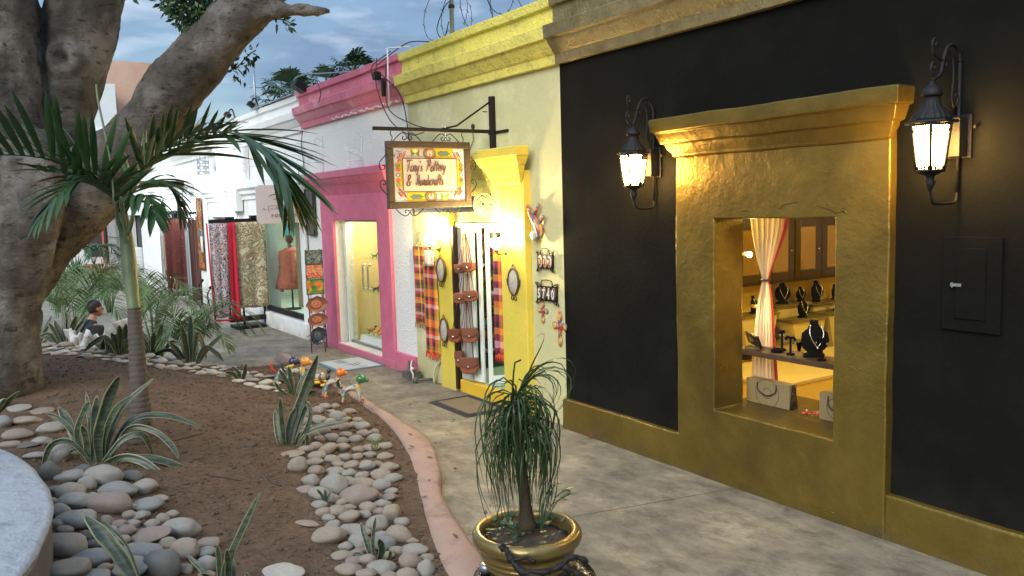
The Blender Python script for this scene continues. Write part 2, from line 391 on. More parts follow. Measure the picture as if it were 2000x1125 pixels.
mat('kerb_pink', (.33, .225, .175), .85, bump=.5, bscale=60, var=.12, vscale=4, stain=(.20, .135, .10), sscale=3.5, bump2=.3, spec=.3)
mat('white_plaster', (.74, .76, .74), .8, bump=.5, bscale=22, var=.05, vscale=2, lowstain=((.42, .40, .36), -.15, .35), stain=(.66, .68, .66), spos=(.5, .8))
mat('white_rough', (.74, .755, .72), .85, bump=1, bscale=30, var=.06, vscale=14, bdet=3, lowstain=((.5, .47, .42), -.2, .25))
mat('white_paint', (.76, .78, .77), .6, bump=.15, bscale=14, var=.04)
mat('pink_paint', (.60, .145, .235), .62, bump=.35, bscale=20, var=.16, vscale=5, stain=(.64, .18, .26), sscale=2.5, spos=(.5, .8), lowstain=((.42, .2, .2), -.2, .2))
mat('pink_trim', (.58, .150, .220), .6, bump=.4, bscale=16, var=.16, vscale=4, stain=(.66, .42, .44), sscale=2.0, spos=(.55, .78))
mat('peel_white', (.78, .66, .66), .8, bump=.5, var=.2)
mat('cream_wall', (.50, .485, .25), .75, bump=.35, bscale=18, var=.05, vscale=2.5, stain=(.70, .67, .42), lowstain=((.44, .40, .22), -.15, .55))
mat('yellow_trim', (.70, .62, .125), .62, bump=.9, bscale=24, var=.18, vscale=6, stain=(.36, .33, .10), sscale=7, spos=(.54, .74), bump2=.3)
mat('yellow_paint', (.64, .52, .07), .6, bump=.25, bscale=14, var=.1, vscale=3, lowstain=((.48, .37, .1), -.2, .3))
mat('yellow_step', (.70, .44, .03), .5, bump=.2, bscale=14, var=.12)
mat('green_tread', (.30, .42, .32), .6, bump=.1, var=.1)
mat('gold_paint', (.200, .140, .026), .38, metal=.62, bump=.18, bscale=9, var=.2, vscale=2.6, stain=(.105, .070, .018), sscale=1.1, spos=(.44, .76), bump2=.30, b2scale=2.4, bdet=5, rvar=.09, spec=.6, lowstain=((.12, .10, .06), -.22, .12))
mat('gold_old', (.25, .20, .09), .42, metal=.5, bump=.9, bscale=26, var=.25, vscale=8, stain=(.15, .11, .035), sscale=3, bump2=.4, rvar=.1)
mat('black_wall', (.0066, .0070, .0058), .93, bump=.18, bscale=24, var=.30, vscale=1.6, stain=(.0105, .0105, .0085), sscale=2.4, spos=(.5, .8), spec=.08, bump2=.10, lowstain=((.015, .0145, .012), .1, .6))
mat('black_iron', (.010, .009, .008), .6, metal=.0, spec=.3, bump=.3, bscale=60, var=.3)
mat('black_plastic', (.008, .010, .014), .22, var=.2, bump=.2, bscale=12, b2scale=8, bump2=.6, spec=.6)
mat('dark_wood', (.075, .042, .020), .42, bump=.3, bscale=14, var=.4, vscale=7)
mat('cabinet_wood', (.020, .009, .004), .4, bump=.2, bscale=20, var=.4, vscale=5)
mat('sign_wood', (.060, .038, .022), .5, bump=.4, bscale=26, var=.45, vscale=10)
mat('grey_metal', (.28, .30, .32), .4, metal=.7, var=.1)
mat('silver', (.62, .62, .60), .25, metal=.95, var=.1)
mat('pvc_white', (.66, .66, .62), .4, var=.08)
mat('cable', (.02, .02, .022), .6, var=.1)
mat('peach_wall', (.56, .34, .23), .85, bump=.3, bscale=10, var=.08, stain=(.62, .42, .31), sscale=.4)
mat('terracotta', (.30, .17, .095), .8, bump=.3, var=.2)
mat('shop_cream', (.78, .68, .36), .6, var=.05); mat('shop_yellow', (.80, .60, .14), .6, var=.06)
mat('tile_floor', (.62, .45, .16), .3, var=.15, vscale=6)
mat('pot_shop_wall', (.26, .33, .27), .7, var=.3, vscale=6); mat('mint', (.60, .66, .60), .5, var=.05); mat('white_frame', (.70, .76, .73), .35, var=.03)
mat('dark_room', (.05, .055, .06), .8, var=.1); mat('pale_room', (.42, .44, .40), .8, var=.05)
glass('glass'); glass('mint_glass', (.90, .97, .93))
emis('lamp_glow', (1.0, .56, .15), 165); emis('bulb_warm', (1.0, .74, .36), 45); emis('bulb_cool', (.82, .92, 1.0), 60)
emis('lamp_trim_glow', (1.0, .62, .16), 3)
# ------------------------------------------------------------------ ground, bed, kerb
KO = [(1.75, -3), (1.95, 0), (2.25, 2.2), (2.50, 3.6), (2.60, 4.25), (2.72, 4.67), (2.86, 5.19), (3.06, 5.81), (3.34, 6.35), (3.60, 6.95), (3.74, 7.42), (3.84, 8.39), (3.95, 9.46), (4.05, 10.6), (4.18, 12.0), (4.22, 13.2)]
KI = [(1.45, -3), (1.65, 0), (1.98, 2.2), (2.22, 3.6), (2.36, 4.41), (2.53, 4.93), (2.71, 5.38), (2.92, 5.92), (3.16, 6.5), (3.38, 7.1), (3.52, 7.59), (3.73, 8.6), (3.83, 9.46), (3.93, 10.6), (4.02, 12.0), (4.05, 13.2)]
KOs, KIs = spline(KO, 5), spline(KI, 5)
def kx(y, K=KIs):
    for a, b in zip(K, K[1:]):
        if a[1] <= y <= b[1]: return a[0]+(b[0]-a[0])*(y-a[1])/(b[1]-a[1]+1e-9)
    return K[0][0] if y < K[0][1] else K[-1][0]
BACK = [(-6, 14.3), (-2, 13.9), (.6, 13.25), (1.6, 12.75), (2.5, 12.3), (3.3, 12.1), (3.8, 12.25), (4.05, 12.5)]
def back_y(x):
    for a, b in zip(BACK, BACK[1:]):
        if a[0] <= x <= b[0]: return a[1]+(b[1]-a[1])*(x-a[0])/(b[0]-a[0])
    return 14.3 if x < -6 else 12.5
def soilz(x, y):
    d = kx(y)-x
    z = .085+.50*sstep(-.1, 3.3, d)
    z += .035*mnoise.noise(Vector((x*.9, y*.9, 0)))+.012*mnoise.noise(Vector((x*5, y*5, 3)))
    return z
def sz(px, py, dz=0):
    p = PZ(px, py, .15+dz)
    for _ in range(14): p = PZ(px, py, soilz(p.x, p.y)+dz)
    return p
g = MB()
xs = [-200, -60, -20, -8]+[-6+i*1.0 for i in range(30)]+[40, 90, 200]; ysr = [-200, -60, -20]+[-8+i*1.5 for i in range(50)]+[90, 150, 300]
V_ = [[g.v((x, y, 0)) for y in ysr] for x in xs]
for i in range(len(xs)-1):
    for j in range(len(ysr)-1): g.face([V_[i][j], V_[i+1][j], V_[i+1][j+1], V_[i][j+1]])
tag(g.build('ground', 'concrete'), kind='structure')
s = MB(); nx, ny = 90, 190; rows = []
for j in range(ny+1):
    row = []
    for i in range(nx+1):
        x0 = -6; ya = -3; t = j/ny; yy = ya+(17.2)*t; xk = kx(min(yy, 12.6))+.03; x = x0+(xk-x0)*(i/nx)**.7
        by = back_y(x); y = min(yy, by+.02*(yy-by)) if yy > by else yy
        z = soilz(x, y)
        if yy > by: z = max(-.05, z-(yy-by)*.6)
        row.append(s.v((x, y, z)))
    rows.append(row)
for j in range(ny):
    for i in range(nx): s.face([rows[j][i], rows[j][i+1], rows[j+1][i+1], rows[j+1][i]], None, True)
tag(s.build('soil', 'soil'), kind='structure')
k = MB(); sec = []
for (a, b) in zip(KOs, KIs):
    w = .012*mnoise.noise(Vector((a[0]*3, a[1]*3, 9)))
    sec.append([k.v((a[0]+.015, a[1], -.02)), k.v((a[0]+w, a[1], .085)), k.v((a[0]-.035+w, a[1], .105)), k.v(((a[0]+b[0])/2, (a[1]+b[1])/2, .11)), k.v((b[0]+.0, b[1], .10)), k.v((b[0]-.02, b[1], -.02))])
for a, b in zip(sec, sec[1:]):
    for i in range(5): k.face([a[i], a[i+1], b[i+1], b[i]], None, True)
k.face(sec[-1]); k.face(sec[0][::-1])
tag(k.build('kerb', 'kerb_pink'), kind='structure')
# ------------------------------------------------------------------ facade builders
def cornice_profile(x, z0=3.83, z1=4.5, k=1.0):
    P = [(0, 0), (.05, 0), (.06, .10), (.085, .115), (.10, .15), (.14, .20), (.15, .235), (.19, .24), (.205, .37), (.07, .40), (.07, .57), (.115, .575), (.125, .675), (-.25, .675), (-.25, 0)]
    return [(x-a*k if a >= 0 else x+.25, z0+b*(z1-z0)/.675) for a, b in P]
def cornice(mb, x, y0, y1, z0=3.83, z1=4.5, k=1.0):
    """moulded parapet swept along y, in short lengths that wander a little like hand-run plaster"""
    n = max(1, int((y1-y0)/.25)); prof = cornice_profile(x, z0, z1, k); prev = None
    for i in range(n+1):
        y = y0+(y1-y0)*i/n
        ring = [mb.v((a+.006*mnoise.noise(Vector((y*2, b*6, 1)))*(a < x), y, b+.008*mnoise.noise(Vector((y*1.1, b*3, 5))))) for a, b in prof]
        if prev:
            for q in range(len(ring)): mb.face([prev[q], prev[(q+1) % len(ring)], ring[(q+1) % len(ring)], ring[q]])
        else: mb.face(ring[::-1])
        prev = ring
    mb.face(prev)
def mould(mb, x, y0, y1, steps, ret=True):
    """door-head moulding: steps [(z0,z1,projection)], each a box wrapping round the ends"""
    for z0, z1, p in steps: mb.box(x-p, x+.01, y0-p*.9, y1+p*.9, z0, z1)
def swept_head(mb, x, y0, y1, prof):
    """moulding with mitred returns: prof [(projection, z)] bottom to top"""
    prev = None
    for p, z in prof:
        ring = [mb.v((x+.02, y0-p, z)), mb.v((x-p, y0-p, z)), mb.v((x-p, y1+p, z)), mb.v((x+.02, y1+p, z))]
        if prev:
            for q in range(3): mb.face([prev[q], prev[q+1], ring[q+1], ring[q]])
            mb.face([prev[3], prev[0], ring[0], ring[3]])
        else: mb.face(ring)
        prev = ring
    mb.face(prev[::-1])
# ================================================================== black and gold jewellery shop
BG = empty('shop_building', (5.6, 3.2, 0), 'black stucco jewellery shop with gold plinth, cornice and window surround', 'building')
b = MB(); b.wall(XF, -2.5, 7.03, 0, 3.85, [(3.62, 4.93, .54, 2.32)], depth=.2); b.build("wall", "black_wall", BG)
b = MB(); cornice(b, XF-.01, -2.5, 7.03, 3.83, 4.5); b.build('cornice', 'gold_old', BG, bevel=.008)
# plinth in short lengths each side of the surround
b = MB()
def plinth(mb, y0, y1, h=.315, p=.055):
    n = int((y1-y0)/.12); prev = None
    for i in range(n+1):
        y = y0+(y1-y0)*i/n; w = .010*mnoise.noise(Vector((y*1.7, 1, 0)))+.005*mnoise.noise(Vector((y*9, 1, 4)))
        r = [mb.v((XF, y, -.02)), mb.v((XF-p-.02+w, y, -.02)), mb.v((XF-p-.006+w, y, .05)), mb.v((XF-p+w*.5, y, h-.02+w)), mb.v((XF-p+.014, y, h+w)), mb.v((XF, y, h+.006+w))]
        if prev:
            for q in range(6): mb.face([prev[q], prev[(q+1) % 6], r[(q+1) % 6], r[q]])
        else: mb.face(r)
        prev = r
    mb.face(prev[::-1])
plinth(b, 5.285, 7.03); b.build('plinth', 'gold_paint', BG, bevel=.006)
b = MB(); plinth(b, -2.5, 3.285); b.build('plinth', 'gold_paint', BG, bevel=.006)
b = MB(); b.wall(XF-.075, 3.28, 5.29, -.01, 2.86, [(3.70, 4.85, .62, 2.24)], depth=.36, sub=.12)
for v in b.bm.verts:
    if v.co.x < XF: v.co.x += .010*mnoise.noise(Vector((v.co.y*1.6, v.co.z*1.6, 2)))
    if abs(v.co.z-.62) < .01 or abs(v.co.z-2.24) < .01: v.co.z += .009*mnoise.noise(Vector((v.co.y*4, v.co.x*3, v.co.z)))
    elif abs(v.co.y-3.70) < .01 or abs(v.co.y-4.85) < .01: v.co.y += .009*mnoise.noise(Vector((v.co.z*4, v.co.x*3, v.co.y)))
    elif abs(v.co.y-3.28) < .01 or abs(v.co.y-5.29) < .01: v.co.y += .008*mnoise.noise(Vector((v.co.z*4, 1, v.co.y)))
b.build('window_surround', 'gold_paint', BG, bevel=.014, seg=3)
b = MB(); swept_head(b, XF-.07, 3.30, 5.27, [(.01, 2.76), (.03, 2.775), (.035, 2.80), (.07, 2.845), (.075, 2.875), (.105, 2.885), (.13, 2.95), (.135, 2.975), (.165, 2.985), (.175, 3.085), (.165, 3.10)])
bmesh.ops.subdivide_edges(b.bm, edges=[e for e in b.bm.edges if e.calc_length() > 1], cuts=18)
for v in b.bm.verts: v.co += Vector((.007*mnoise.noise(Vector((v.co.y*3, v.co.z*4, 2))), 0, .010*mnoise.noise(Vector((v.co.y*2.2, v.co.z, 7)))))
b.build('window_head', 'gold_paint', BG, bevel=.008, seg=2)
# service hatch
b = MB(); b.box(XF-.022, XF-.001, 2.57, 2.94, 1.52, 2.12); h = b.build('hatch', 'black_wall', BG, bevel=.006)
b = MB(); b.box(XF-.032, XF-.022, 2.66, 2.85, 1.60, 2.05); b.build('panel', 'black_wall', h, bevel=.004)
b = MB(); b.box(XF-.04, XF-.032, 2.805, 2.875, 1.805, 1.825); b.box(XF-.046, XF-.04, 2.855, 2.865, 1.798, 1.832); b.build('latch', 'silver', h)
# room behind the window
b = MB()
b.box(5.6, 10.6, 6.92, 7.0, -.05, 3.2); b.box(10.6, 10.7, 2.2, 7.0, -.05, 3.2); b.box(5.6, 10.6, 2.2, 2.3, -.05, 3.2)
b.box(5.552, 5.6, 2.2, 3.60, 0, 3.2); b.box(5.552, 5.6, 4.95, 7.0, 0, 3.2); b.box(5.552, 5.6, 3.6, 4.95, 2.4, 3.2); b.box(5.552, 5.6, 3.6, 4.95, 0, .5)
b.build('room_wall', 'shop_yellow', BG)
b = MB(); b.box(5.5, 10.7, 2.2, 7.0, 2.6, 2.7); b.build('ceiling', 'shop_cream', BG)
b = MB(); b.box(5.61, 10.59, 2.31, 6.91, .0, .1); b.build('floor', 'tile_floor', BG)
b = MB(); b.box(5.545, 6.15, 3.5, 5.0, .50, .614); b.build('window_ledge', 'gold_paint', BG)
b = MB(); b.box(5.495, 5.503, 3.69, 4.86, .61, 2.25); b.build('window_glass', 'glass', BG)
for i, (x, y) in enumerate(((6.6, 5.6), (8.8, 5.4), (7.4, 3.7))): point('room_light', (x, y, 2.5), 38, (1, .80, .26), .15)
# ================================================================== yellow pottery shop
YB = empty('pottery_shop', (5.6, 8.8, 0), 'yellow and cream pottery shop with pilastered doorway between the black shop and the pink one', 'building')
b = MB(); b.wall(XF, 7.03, 10.56, -.01, 3.85, [(8.13, 9.36, -.01+.03, 2.20)], depth=.22); b.build('wall', 'cream_wall', YB)
b = MB(); cornice(b, XF-.004, 7.03, 10.56, 3.83, 4.5); b.build('cornice', 'yellow_trim', YB, bevel=.008)
for p_, y0, y1 in ((.09, 7.62, 8.13), (.07, 9.36, 9.74)): b = MB(); b.box(XF-p_, XF+.02, y0, y1, -.01, 2.78); b.build('pilaster', 'yellow_paint', YB, bevel=.012, seg=3)
b = MB(); b.box(XF-.06, XF+.01, 8.13, 9.36, 2.42, 2.80); b.build('lintel', 'yellow_trim', YB)
b = MB()
HP = [(.0, 2.70), (.02, 2.715), (.03, 2.76), (.07, 2.80), (.075, 2.83), (.09, 2.84), (.13, 2.90), (.14, 2.925), (.165, 2.93), (.17, 3.01), (.16, 3.02)]
swept_head(b, XF-.055, 8.20, 9.72, HP); b.build('door_head', 'yellow_trim', YB, bevel=.006)
b = MB(); swept_head(b, XF-.12, 7.64, 8.12, [(.0, 2.62), (.02, 2.64), (.025, 2.70), (.07, 2.80), (.075, 2.83), (.09, 2.84), (.13, 2.905), (.135, 2.93), (.15, 2.935), (.155, 3.025), (.145, 3.035)]); b.build('capital', 'yellow_paint', YB, bevel=.006)
b = MB(); b.box(XF-.03, XF+.35, 8.135, 9.30, -.01, .16); b.build('doorstep', 'yellow_step', YB, bevel=.015, seg=3)
b = MB(); b.box(XF+.06, XF+1.6, 7.7, 9.6, .10, .175); b.build('floor', 'green_tread', YB)
b = MB(); b.box(XF+.24, 8.6, 10.3, 10.4, 0, 3); b.box(8.6, 8.7, 7.1, 10.4, 0, 3); b.box(XF+.24, 8.6, 7.06, 7.12, 0, 3); b.box(XF+.225, XF+.26, 7.12, 8.05, 0, 3); b.box(XF+.225, XF+.26, 9.5, 10.3, 0, 3); b.build('room_wall', 'pot_shop_wall', YB)
b = MB(); b.box(XF+.23, 8.7, 7.06, 10.4, 2.6, 2.7); b.build('ceiling', 'shop_cream', YB)
# door: cream folding leaf with the bags, glazed white frames
b = MB(); b.box(XF+.005, XF+.04, 9.02, 9.30, .17, 2.13); b.build('door_panel', 'pale_room', YB)
b = MB(); b.box(XF-.06, XF+.02, 9.31, 9.355, .03, 2.15); b.build('door_post', 'cabinet_wood', YB)
def glazed_leaf(p0, p1, z0, z1, fw=.055, th=.035):
    """glazed leaf standing between two plan points"""
    p0, p1 = Vector(p0), Vector(p1); d = (p1-p0); Ln = d.length; d.normalize(); ang = math.atan2(d.y, d.x)
    fr = MB()
    def bx(mb, a, b_, c, e, t=th):
        m_ = p0+d*((a+b_)/2); mb.box(m_.x-(b_-a)/2, m_.x+(b_-a)/2, m_.y-t/2, m_.y+t/2, c, e, rot=ang)
    bx(fr, 0, fw, z0, z1); bx(fr, Ln-fw, Ln, z0, z1); bx(fr, fw, Ln-fw, z0, z0+fw*1.8); bx(fr, fw, Ln-fw, z1-fw, z1)
    f = fr.build('door_leaf', 'white_frame', YB, bevel=.004); gl = MB(); bx(gl, fw, Ln-fw, z0+fw*1.8, z1-fw, .006); gl.build('pane', 'mint_glass', f)
glazed_leaf((XF+.03, 9.0), (XF+.05, 8.80), .18, 2.12); glazed_leaf((XF+.06, 8.72), (XF+.62, 8.45), .18, 2.12)
b = MB(); b.box(XF-.02, XF+.06, 8.135, 8.18, .16, 2.18); b.box(XF-.02, XF+.06, 8.18, 9.31, 2.13, 2.19); b.build('door_frame', 'white_frame', YB, bevel=.004)
point('room_light', (6.6, 8.6, 2.35), 50, (.97, 1.0, .90), .2); point('room_light', (7.6, 9.6, 2.3), 14, (.9, 1.0, .85), .2)
# ================================================================== pink craft shop
PB = empty('craft_shop', (5.6, 12.6, 0), 'white craft shop with raspberry pink cornice, plinth and door surround', 'building')
b = MB(); b.wall(XF+.003, 10.56, 14.86, -.01, 3.87, [(11.69, 13.49, .12, 2.22)], depth=.3); b.build('wall', 'white_rough', PB)
b = MB(); cornice(b, XF+.003, 10.57, 14.80, 3.87, 4.52, 1.05); b.build('cornice', 'pink_trim', PB, bevel=.008)
b = MB()
for i in range(26):   # flaked paint along the lower edge
    y = 10.7+i*.1+random.Random(i).uniform(-.03, .03); z = 3.875+.012*(i % 3); b.box(XF-.058, XF-.048, y, y+.09, z, z+.016+.01*(i % 2))
b.build('flaked_edge', 'peel_white', PB)
b = MB(); b.wall(XF-.05, 11.24, 14.02, .02, 2.80, [(11.69, 13.49, .12, 2.22)], depth=.052, back=False)
for v in b.bm.verts: v.co.y += .02*(v.co.z/2.8)*(1 if v.co.y > 13.9 else (-1 if v.co.y < 11.3 else 0))
b.build('door_surround', 'pink_paint', PB, bevel=.012)
b = MB(); swept_head(b, XF-.045, 11.20, 14.04, [(.0, 2.64), (.02, 2.66), (.025, 2.70), (.07, 2.77), (.08, 2.80), (.10, 2.81), (.15, 2.88), (.16, 2.91), (.185, 2.92), (.20, 3.02), (.19, 3.03)]); b.build('door_head', 'pink_paint', PB, bevel=.008)
b = MB(); b.box(XF-.045, XF+.01, 10.57, 11.23, -.01, .27); b.box(XF-.045, XF+.01, 14.03, 14.50, -.01, .27); b.box(XF-.055, XF+.3, 11.24, 14.02, -.01, .118); b.build('plinth', 'pink_paint', PB, bevel=.012)
b = MB(); b.box(XF-.03, XF+1.2, 11.70, 13.48, .10, .125); b.build('threshold', 'white_plaster', PB)
b = MB(); b.box(XF+.31, 8.6, 13.7, 13.8, 0, 2.9); b.box(8.6, 8.7, 10.7, 13.8, 0, 2.9); b.box(XF+.31, 8.6, 10.6, 10.7, 0, 2.9); b.box(XF+.304, XF+.33, 10.7, 11.69, 0, 2.9); b.box(XF+.304, XF+.33, 13.49, 13.7, 0, 2.9)
b.box(XF+.3, 8.7, 10.6, 13.8, 2.45, 2.55)
b.box(XF+.75, XF+.8, 11.2, 12.45, .1, 2.45); b.build('room_wall', 'shop_cream', PB)
b = MB(); b.box(XF+.305, 8.6, 10.7, 13.7, .03, .10); b.build('floor', 'tile_floor', PB)
def leaf(y0, y1, nm='glass_door'):
    q = MB(); q.box(XF+.16, XF+.168, y0, y1, .17, 2.20); d_ = q.build(nm, 'glass', PB)
    q = MB(); q.box(XF+.15, XF+.178, y0, y1, .13, .17); q.box(XF+.15, XF+.178, y0, y1, 2.19, 2.22); q.build('rail', 'grey_metal', d_)
    return d_
d1 = leaf(12.52, 13.38); d2 = leaf(11.71, 12.50)
for dd, y in ((d1, 12.60), (d2, 12.40)):
    q = MB(); z0, z1 = 1.10, 1.50
    q.tube(spline([(XF+.15, y, z0), (XF+.09, y, z0+.01), (XF+.085, y, z0+.05), (XF+.085, y, z1-.05), (XF+.09, y, z1-.01), (XF+.15, y, z1)], 4), .016, 8); q.build('handle', 'silver', dd)
b = MB(); b.box(XF+.153, XF+.159, 11.78, 11.98, 1.46, 1.66); nt_ = b.build('notice', 'white_paint', d2)
b = MB(); text_into(b, 'OPEN', .06, (XF+.152, 11.965, 1.56), (0, -1, 0), (0, 0, 1), (-1, 0, 0)); b.build('lettering', 'black_iron', nt_)
b = MB(); b.box(XF+.13, XF+.19, 13.39, 13.44, .125, 2.22); b.build('door_frame', 'white_frame', PB)
point('room_light', (5.82, 13.0, 2.3), 34, (1, .86, .52), .15); point('room_light', (5.78, 12.0, 2.3), 16, (1, .84, .5), .12)
# ================================================================== white folk art shop
FB = empty('folk_art_shop', (5.6, 17, 0), 'white folk art shop with wide glass front and stepped door heads', 'building')
b = MB(); b.wall(XF+.02, 14.86, 23.3, -.01, 3.85, [(15.22, 17.55, .34, 2.30), (19.9, 22.0, .02, 2.3)], depth=.25); b.build('wall', 'white_plaster', FB)
b = MB(); cornice(b, XF+.02, 14.87, 23.3, 3.83, 4.48, .9); b.build('cornice', 'white_plaster', FB, bevel=.006)
for y0, y1 in ((15.1, 19.3), (20.3, 22.3)):
    b = MB(); swept_head(b, XF+.01, y0, y1, [(.0, 2.66), (.03, 2.68), (.03, 2.76), (.09, 2.80), (.09, 2.87), (.15, 2.92), (.15, 3.06), (.14, 3.07)]); b.build('door_head', 'white_plaster', FB, bevel=.006)
b = MB(); b.box(XF-.10, XF+.01, 14.90, 17.9, -.01, .30); b.build('sill_wall', 'white_plaster', FB, bevel=.01)
for q_ in ((XF-.05, XF+.01, 14.90, 15.18, .30, 2.65), (XF-.05, XF+.01, 17.6, 17.95, .30, 2.65), (XF-.06, XF+.01, 22.35, 23.2, -.01, 2.9)): b = MB(); b.box(*q_); b.build('pilaster', 'white_plaster', FB, bevel=.01)
b = MB(); b.box(XF+.03, XF+.04, 15.22, 17.55, .42, 2.30); b.build('window_glass', 'mint_glass', FB)
b = MB(); b.box(XF-.02, XF+.05, 15.2, 17.57, .32, .42); b.build('window_rail', 'black_iron', FB)
b = MB(); b.box(XF+.27, 8, 20.6, 20.7, 0, 3); b.box(8, 8.1, 15, 20.7, 0, 3); b.box(XF+.27, 8, 14.95, 15.0, 0, 3); b.box(XF+.27, 8.1, 15, 20.7, 2.5, 2.6); b.box(XF+.27, 8, 15, 20.6, .1, .3); b.box(XF+.262, XF+.29, 17.6, 20.6, .3, 2.5); b.build('room_wall', 'mint', FB)
b = MB(); b.box(XF+.5, 7, 20.8, 22.6, 0, 3); b.build('dark_interior', 'dark_room', FB)
point('room_light', (6.6, 17.6, 2.3), 80, (1.0, .98, .88), .2)
# ================================================================== long white row beyond
RB = empty('row_of_shops', (5.6, 32, 0), 'long white shopfront row with barred windows beyond the folk art shop', 'building')
b = MB(); b.wall(XF+.01, 23.3, 46, -.01, 3.85, [(24.6, 28.2, .35, 2.5), (31.6, 35.0, .3, 2.4), (36.6, 38.4, .3, 2.4)], depth=.25); b.build('wall', 'white_plaster', RB)
b = MB(); cornice(b, XF+.01, 23.31, 46, 3.83, 4.48, .9); b.build('cornice', 'white_plaster', RB, bevel=.006)
b = MB(); swept_head(b, XF, 23.9, 29.3, [(.0, 2.86), (.05, 2.88), (.05, 2.96), (.12, 3.0), (.12, 3.10), (.2, 3.14), (.2, 3.28), (.19, 3.3)]); b.build('window_head', 'white_plaster', RB, bevel=.006)
for q_ in ((XF-.14, XF+.01, 28.2, 31.4, -.01, 3.0), (XF-.14, XF+.01, 35.05, 36.4, -.01, 3.0)): b = MB(); b.box(*q_); b.build('pilaster', 'white_plaster', RB, bevel=.01)
b = MB(); b.box(XF-.1, XF, 24.6, 28.2, -.01, .33); b.build('sill_wall', 'white_plaster', RB, bevel=.01)
b = MB(); b.box(XF+.3, 7, 31, 39, 0, 3.2); b.build('dark_interior', 'dark_room', RB); b = MB(); b.box(XF+.6, 7, 24, 29, 0, 3.2); b.build('lit_interior', 'shop_cream', RB)
def grille(parent, x, y0, y1, z0, z1, n, hz, m='grey_metal', r=.012):
    q = MB()
    for i in range(n+1):
        y = y0+(y1-y0)*i/n; q.tube([(x, y, z0), (x, y, z1)], r, 5)
    for z in hz: q.tube([(x, y0, z), (x, y1, z)], r, 5)
    return q.build('window_grille', m, parent)
grille(RB, XF-.12, 27.2, 30.4, .32, 2.75, 16, (.4, 1.0, 1.7, 2.3, 2.7)); grille(RB, XF-.06, 36.5, 40.5, .1, 2.5, 14, (.2, .8, 1.5, 2.3), 'black_iron')
# ---- buildings closing the view
PE = MB()
PE.box(5.6, 9.7, 44, 56, 0, 9.75); o = PE.build('peach_building', 'peach_wall'); tag(o, 'tall plain peach building rising beyond the white shops', 'building')
wb = empty('white_block', (2, 42.5, 0), 'plain white block standing in front of the peach building', 'building')
b = MB(); b.box(-6, 6.1, 41.5, 43.9, 0, 8.3); b.build('wall', 'white_plaster', wb)
for i in range(6): b = MB(); b.box(-3+i*1.5, -2.3+i*1.5, 41.47, 41.498, .6, 2.2); b.build('window', 'dark_room', wb)
b = MB(); b.box(4.9, 5.9, 41.3, 41.5, 3.9, 6.2)
for i in range(9): b.box(4.9, 5.9, 41.25, 41.3, 4.0+i*.25, 4.05+i*.25)
b.build('louvre', 'white_paint', wb)
b = MB(); b.box(6.35, 6.42, 43.5, 43.6, 5.2, 8.2); tag(b.build('rusty_post', 'terracotta'), 'thin rusty post standing against the peach building', 'post')

# hairline cracks in the gold plaster
q = MB(); rr = random.Random(31)
for pts in ([(1590, 400), (1608, 404), (1622, 408), (1636, 415), (1648, 411), (1656, 418)], [(1520, 408), (1532, 398), (1548, 396), (1560, 392)], [(1440, 418), (1452, 410), (1470, 414)], [(1612, 334), (1622, 337)], [(1660, 715), (1672, 722), (1680, 720)], [(1585, 985), (1600, 991), (1612, 996), (1630, 1002)]):
    P = [PX(a, b_, XF-.077) for a, b_ in spline(pts, 3)]; q.tube([p+Vector((-.001, 0, rr.uniform(-.003, .003))) for p in P], [.0015]+[rr.uniform(.0025, .0045) for _ in P[2:]]+[.001], 5)
q.build('plaster_crack', 'gold_paint', BG)
